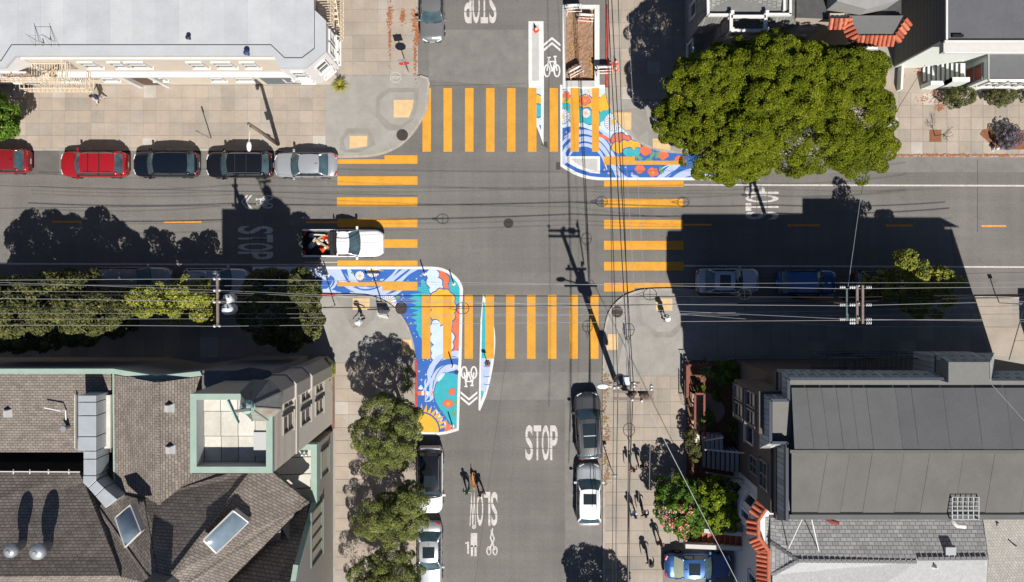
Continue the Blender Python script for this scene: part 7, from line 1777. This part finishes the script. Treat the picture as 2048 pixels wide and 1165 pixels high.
# right pole
RH = 11.8
rp_, rt = pole(1587, 594, 1716, 608, RH, 'utility pole in the right shade with a double crossarm and white insulators')
for x in (1714, 1725): a = W(x, 571, RH) - rp_.location; b = W(x, 648, RH) - rp_.location; MB().mat(CARM).beam(a, b, .13, .13).build('crossarm', rp_)
a = W(1694, 577, RH - .8) - rp_.location; b = W(1694, 642, RH - .8) - rp_.location; MB().mat(mat('green_arm', (.12, .16, .15), .8)).beam(a, b, .12, .12).build('crossarm', rp_)
for y in (575, 610, 639, 646):
    insul(rp_, tuple(W(1730, y, RH + .1) - rp_.location), 1.0, (1, 0, 0)); insul(rp_, tuple(W(1712, y, RH + .1) - rp_.location), 1.0, (-1, 0, 0))
    if y != 646: insul(rp_, tuple(W(1692, y, RH - .6) - rp_.location), 1.0, (-1, 0, 0)); insul(rp_, tuple(W(1716, y - 3, RH + .05) - rp_.location), .8)
# big corner pole
SHh = 13.4
sp_, stp = pole(1229, 757, 1264, 795, SHh, 'tall corner utility pole with long crossarms, street lamp and transformer by the bottom right kerb', .19)
def S(x, y, z): return W(x, y, z) - sp_.location
for (x0, y0, x1, y1, z) in [(1226, 784, 1307, 785, 13.1), (1226, 798, 1307, 799, 13.1)]: MB().mat(CARM).beam(S(x0, y0, z), S(x1, y1, z), .13, .12).build('crossarm', sp_)
MB().mat(CARM).beam(S(1226, 773, 9.6), S(1275, 773, 9.6), .12, .12).build('crossarm', sp_); MB().mat(CARM).beam(S(1205, 766, 8.0), S(1280, 766, 8.0), .12, .12).build('crossarm', sp_)
MB().mat(CARM).beam(S(1303, 773, 13.1), S(1303, 800, 13.1), .1, .1).build('brace', sp_)
for x, y, z in [(1302, 772, 13.2), (1302, 778, 13.2), (1268, 766, 9.8), (1268, 772, 9.8), (1228, 775, 13.1), (1236, 774, 9.8), (1283, 801, 13.1), (1264, 799, 13.2)]: insul(sp_, tuple(S(x, y, z)), 1.3)
for x, y, s_ in [(1252, 757, .22), (1253, 767, .24)]: q = MB().mat(mat('pale_box', (.5, .55, .58), .5)); p = S(x, y, 8.6); q.box(p, (s_ * 1.6, s_ * 1.5, .5)); q.build('junction_box', sp_, bevel=.03)
for x, y, s_ in [(1243, 761, .34), (1256, 771, .3)]: q = MB().mat(mat('dark_transformer', (.10, .12, .14), .5)); q.smooth = True; q.lathe([(s_, -.8), (s_, 0), (s_ * .8, .1), (.04, .14)], S(x, y, 8.2), 16); q.build('transformer', sp_)
for x, y, s_ in [(1268, 786, .14), (1263, 792, .16), (1283, 790, .16), (1291, 791, .2)]: q = MB().mat(mat('fitting', (.09, .06, .05), .7)); q.lathe([(s_, 0), (s_, .2), (s_ * .4, .3)], S(x, y, 13.2), 9); q.build('fitting', sp_)
MB().mat(mat('grey_cabinet', (.05, .055, .06), .7)).box(S(1214, 688, .9) if 0 else Vector((0, .32, 3.6)), (.5, .3, .9)).build('meter_box', sp_)
lamp = empty('street_lamp', (0, 0, 0)); bpy.data.objects.remove(lamp)
q = MB().mat(WHITE); q.smooth = True; q.tube([S(1247, 774, 8.3), S(1230, 774, 8.6), S(1214, 773, 8.7)], .05, 8); arm_ = q.build('lamp_arm', sp_)
q = MB().mat(mat('lamp_head_white', (.75, .75, .75), .4)); q.smooth = True; p = S(1205, 773, 8.75); q.ball((p.x, p.y, p.z), .36, 14, 8, (1.0, .48, .3)); q.build('lamp_head', arm_)
# kerbside wires running down the picture (parallel to the vertical street)
gv, gh = 'wires running along the vertical street', 'wires running along the horizontal street'
VW = [((1217, -30), (1228, 775), (1226, 1230), 13.1, .017, 'left wire of the vertical bundle above the red kerb, fixed to the long crossarm'), ((1212, -30), (1236, 774), (1232, 1230), 9.6, .023, 'thicker left cable of the vertical bundle at mid height'),
      ((1236, -30), (1262, 790), (1259, 1230), 11.5, .022, 'dark middle cable of the vertical bundle passing the pole top'), ((1222, -30), (1267, 772), (1253, 1230), 8.2, .03, 'thick telephone cable in the middle of the vertical bundle'),
      ((1253, -30), (1303, 778), (1298, 1230), 13.1, .010, 'thin pale rightmost wire of the vertical bundle'), ((1233, -30), (1283, 800), (1275, 1230), 13.1, .010, 'thin pale second wire from the right in the vertical bundle')]
for a, b, c_, z, r, l in VW: wire([W(*a, z - .2), W(*b, z), W(*c_, z - .1)], r, CAB if r > .015 else WIREA, 'overhead_wire', l, sag=.35, group=gv)
wire([W(1214, -30, 7.6), W(1259, 766, 7.8), W(1256, 1230, 7.6)], .03, CAB, 'overhead_wire', 'lowest black cable of the vertical bundle', sag=.3, group=gv)
wire([W(1222, -30, 7.4), W(1255, 766, 7.4), W(1258, 1230, 7.4)], .02, WIREA, 'overhead_wire', 'pale messenger strand beside the lowest vertical cable', sag=.3, group=gv)
# wires along the horizontal street
HWs = [(561, 558, 578, 574, .013, 'upper bright wire across the left trees to the right pole'), (597, 604, 612, 603, .014, 'middle bright wire across the left trees to the right pole'), (651, 653, 641, 640, .013, 'lower bright wire across the left trees to the right pole'), (564, 581, 639, 645, .010, 'thin wire crossing the middle of the picture below the others')]
for yl, y1, y2, yr, r, l in HWs: wire([W(-40, yl, LH - .2), W(435, y1, LH + .25), W(1700, y2, RH - .5), W(2100, yr, RH)], r, WIREA, 'overhead_wire', l, sag=.4, group=gh)
for yl, y1, y2, yr, z, r, m_, l in [(590, 591, 595, 588, 8.6, .028, CAB, 'black cable across the street just above the bottom crosswalk'), (616, 618, 604, 592, 8.2, .030, CAB, 'thick black cable crossing the wave mural at mid height'), (640, 638, 622, 610, 8.0, .010, WIREA, 'pale low wire crossing the shaded left trees'),
                                   (627, 628, 632, 628, 8.4, .009, WIREA, 'thin low wire crossing the right shade'), (570, 572, 566, 566, 9.0, .009, WIREA, 'thin topmost wire over the shaded cars'), (583, 585, 654, 655, 9.2, .010, WIREA, 'faint wire sloping gently down to the right')]:
    wire([W(-40, yl, z), W(440, y1, z), W(1230, (y1 + y2) / 2, z + .2), W(1700, y2, z), W(2100, yr, z)], r, m_, 'overhead_wire', l, sag=.25, group=gh)
wire([W(1246, 640, 9), W(1262, 745, 9)], .05, WIREA, 'guy_insulator', 'pale insulated jumper running up from the corner pole', sag=.1)
for a, za, b, zb, l in [((1305, 690), .2, (1268, 790), 12.5, 0), ]: pass
wire([W(1722, 389, 10), W(1696, 574, 11.2)], .014, WIREA, 'overhead_wire', 'service wire rising from the right pole towards the big tree'); wire([W(1722, 389, 10), W(1745, 300, 8), W(1850, 130, 6.8)], .014, CAB, 'overhead_wire', 'service wire from the right pole over the pavement to the top right house')
wire([W(1300, 825, 10.5), W(1480, 1175, 7.5)], .022, WIREA, 'overhead_wire', 'pale service wire running diagonally over the oleander bush to the tile fronted house'); wire([W(1975, 760, 13.8), W(2100, 900, 13.7)], .012, WIREA, 'overhead_wire', 'thin wire crossing the top right of the dark membrane roof')
wire([W(2046, 622, 5.6), W(2018, 720, 6)], .03, WIREA, 'overhead_wire', 'twisted pale service cable at the right edge')
# snow shoe cable loops
def loop(px, py, z, axis, label):
    c = W(px, py, z); r_ = empty('cable_loop', c, 0 if axis == 0 else math.pi / 2, label, 'cable loop', 'teardrop cable storage loops on the wires'); q = MB().mat(CAB); k = .36
    q.tube([(k * math.cos(t) * 1.15, k * math.sin(t), 0) for t in [2 * math.pi * i / 20 for i in range(21)]], .022, 5, False); q.tube([(-k * 1.1, 0, 0), (k * 1.1, 0, 0)], .018, 5); q.tube([(0, -k, 0), (0, k, 0)], .018, 5); q.tube([(-k * 1.0, .12, 0), (-k * 2.4, 0, 0), (-k * 1.0, -.12, 0)], .025, 5); q.build('loop', r_)
for x, y, z, a, l in [(925, 617, 8.2, 0, 'cable loop above the orange cloud edge of the mural'), (1300, 589, 8.7, 0, 'cable loop over the right corner kerb line'), (1489, 588, 8.6, 0, 'cable loop over the shaded silver sedan'), (1257, 660, 8.1, 1, 'cable loop above the corner tactile pad, on the vertical cables'), (1258, 860, 8.0, 1, 'cable loop on the vertical cables left of the bush shadow')]: loop(x, y, z, a, l)
# street lamp on the top left pavement
c = W(557, 289); t = W(497, 248, 7.2) - c; sl = empty('street_lamp', c, 0, 'brown wooden street lamp pole with a white lamp over the parked black suv', 'street lamp'); q = MB().mat(WOOD); q.smooth = True; q.tube([(0, 0, 0), tuple(t)], [.15, .11], 10); q.build('pole', sl)
q = MB().mat(WHITE); p0 = W(497, 250, 7.2) - c; p1 = W(500, 262, 7.4) - c; p2 = W(498, 282, 7.5) - c; q.tube([p0, p1, p2], .035, 8); aa = q.build('lamp_arm', sl); q = MB().mat(mat('lamp_head_white', (.75, .75, .75), .4)); q.smooth = True; p = W(498, 293, 7.5) - c; q.ball((p.x, p.y, p.z), .34, 14, 8, (.48, 1, .3)); q.build('lamp_head', aa)
MB().mat(WHITE).box(W(533, 271, 2.6) - c, (.5, .05, .75), .2).build('notice', sl)
# stop sign top left, seen nearly edge on
c = W(818, 147); ss_ = empty('stop_sign', (c.x, c.y, .12), math.radians(6), 'street sign post with a square plate above an octagon, top left corner kerb', 'sign')
MB().mat(GALV).box((0, 0, 1.9), (.06, .06, 3.8)).build('post', ss_); q = MB().mat(mat('sign_red', (.5, .02, .02), .5)); q.tube([(0, .04, 2.5), (0, .06, 2.5)], .40, 8); o = q.build('octagon_plate', ss_); t = text_mesh('STOP', .55, .2, 'lettering', WHM, ss_, (0, 0), 0); t.location = (0, .065, 2.5); t.rotation_euler = (math.pi / 2, 0, math.pi)
MB().mat(GALV).box((0, .05, 3.35), (.62, .02, .62)).build('square_plate', ss_)
def signpost(gx, gy, h, label, w=.35, hh=.5, lean=(0, 0), mm=None):
    c = W(gx, gy); r_ = empty('sign_post', (c.x, c.y, .12), 0, label, 'sign'); q = MB().mat(GALV); q.beam((0, 0, 0), (lean[0], lean[1], h), .06); q.build('post', r_); MB().mat(mm or GALV).box((lean[0], lean[1] + .04, h - hh / 2), (w, .02, hh)).build('plate', r_)
signpost(424, 278, 3.0, 'thin sign post on the top left pavement above the railed black suv', .12, .6, (0, .05)); signpost(1996, 606, 2.6, 'sign post at the right edge pavement by the sunlit pavement piece', .3, .4)
signpost(1221, 935, 2.6, 'small sign post at the kerb left of the walking pair', .45, .4); signpost(671, 612, 3.2, 'tall thin sign post at the red kerb beside the left mural', .3, .5)
c = W(770, 628); q = empty('mural_sandwich_board', (c.x, c.y, .13), math.radians(-8), 'white sandwich board standing by the corner ramp beside the white coated person', 'sign')
for sg in (-1, 1): MB().mat(WHM).box((0, sg * .16, .6), (.72, .03, 1.15), rx=sg * .22).build('board', q)
MB().mat(WHM).beam((-.3, .1, 1.05), (-.3, .1, 1.5), .04).build('handle', q)
c = W(767, 615); pp_ = empty('push_button_pole', (c.x, c.y, .13), 0, 'slim dark pole with a crosspiece beside the corner ramp', 'pole'); MB().mat(DARKM).lathe([(.05, 0), (.045, 3.6)], n=10).build('post', pp_); MB().mat(DARKM).box((0, 0, 3.3), (1.1, .08, .2)).build('crosspiece', pp_)
# shaded utility cabinet lids on right pavement
for x, y, w, h, l in [(1450, 612, 2.6, 1.2, 'pale concrete slab lid in the right shade'), (1655, 594, .75, .6, 'small pale cabinet top under the right wires')]:
    c = W(x, y); o = MB().mat(CONCG).box((0, 0, .06), (w, h, .12)).build('slab_lid', loc=(c.x, c.y, .12), bevel=.02); tag(o, l, 'slab lid')
c = W(1984, 300); r_ = empty('fire_hydrant', (c.x, c.y, .12), 0, 'small white hydrant at the right pavement edge left of the purple bush', 'hydrant'); q = MB().mat(WHITE); q.smooth = True; q.lathe([(.16, 0), (.12, .06), (.11, .5), (.13, .52), (.11, .65), (.03, .75)], n=14); q.build('barrel', r_); MB().mat(WHITE).tube([(-.2, 0, .42), (.2, 0, .42)], .06, 10).build('outlet', r_)
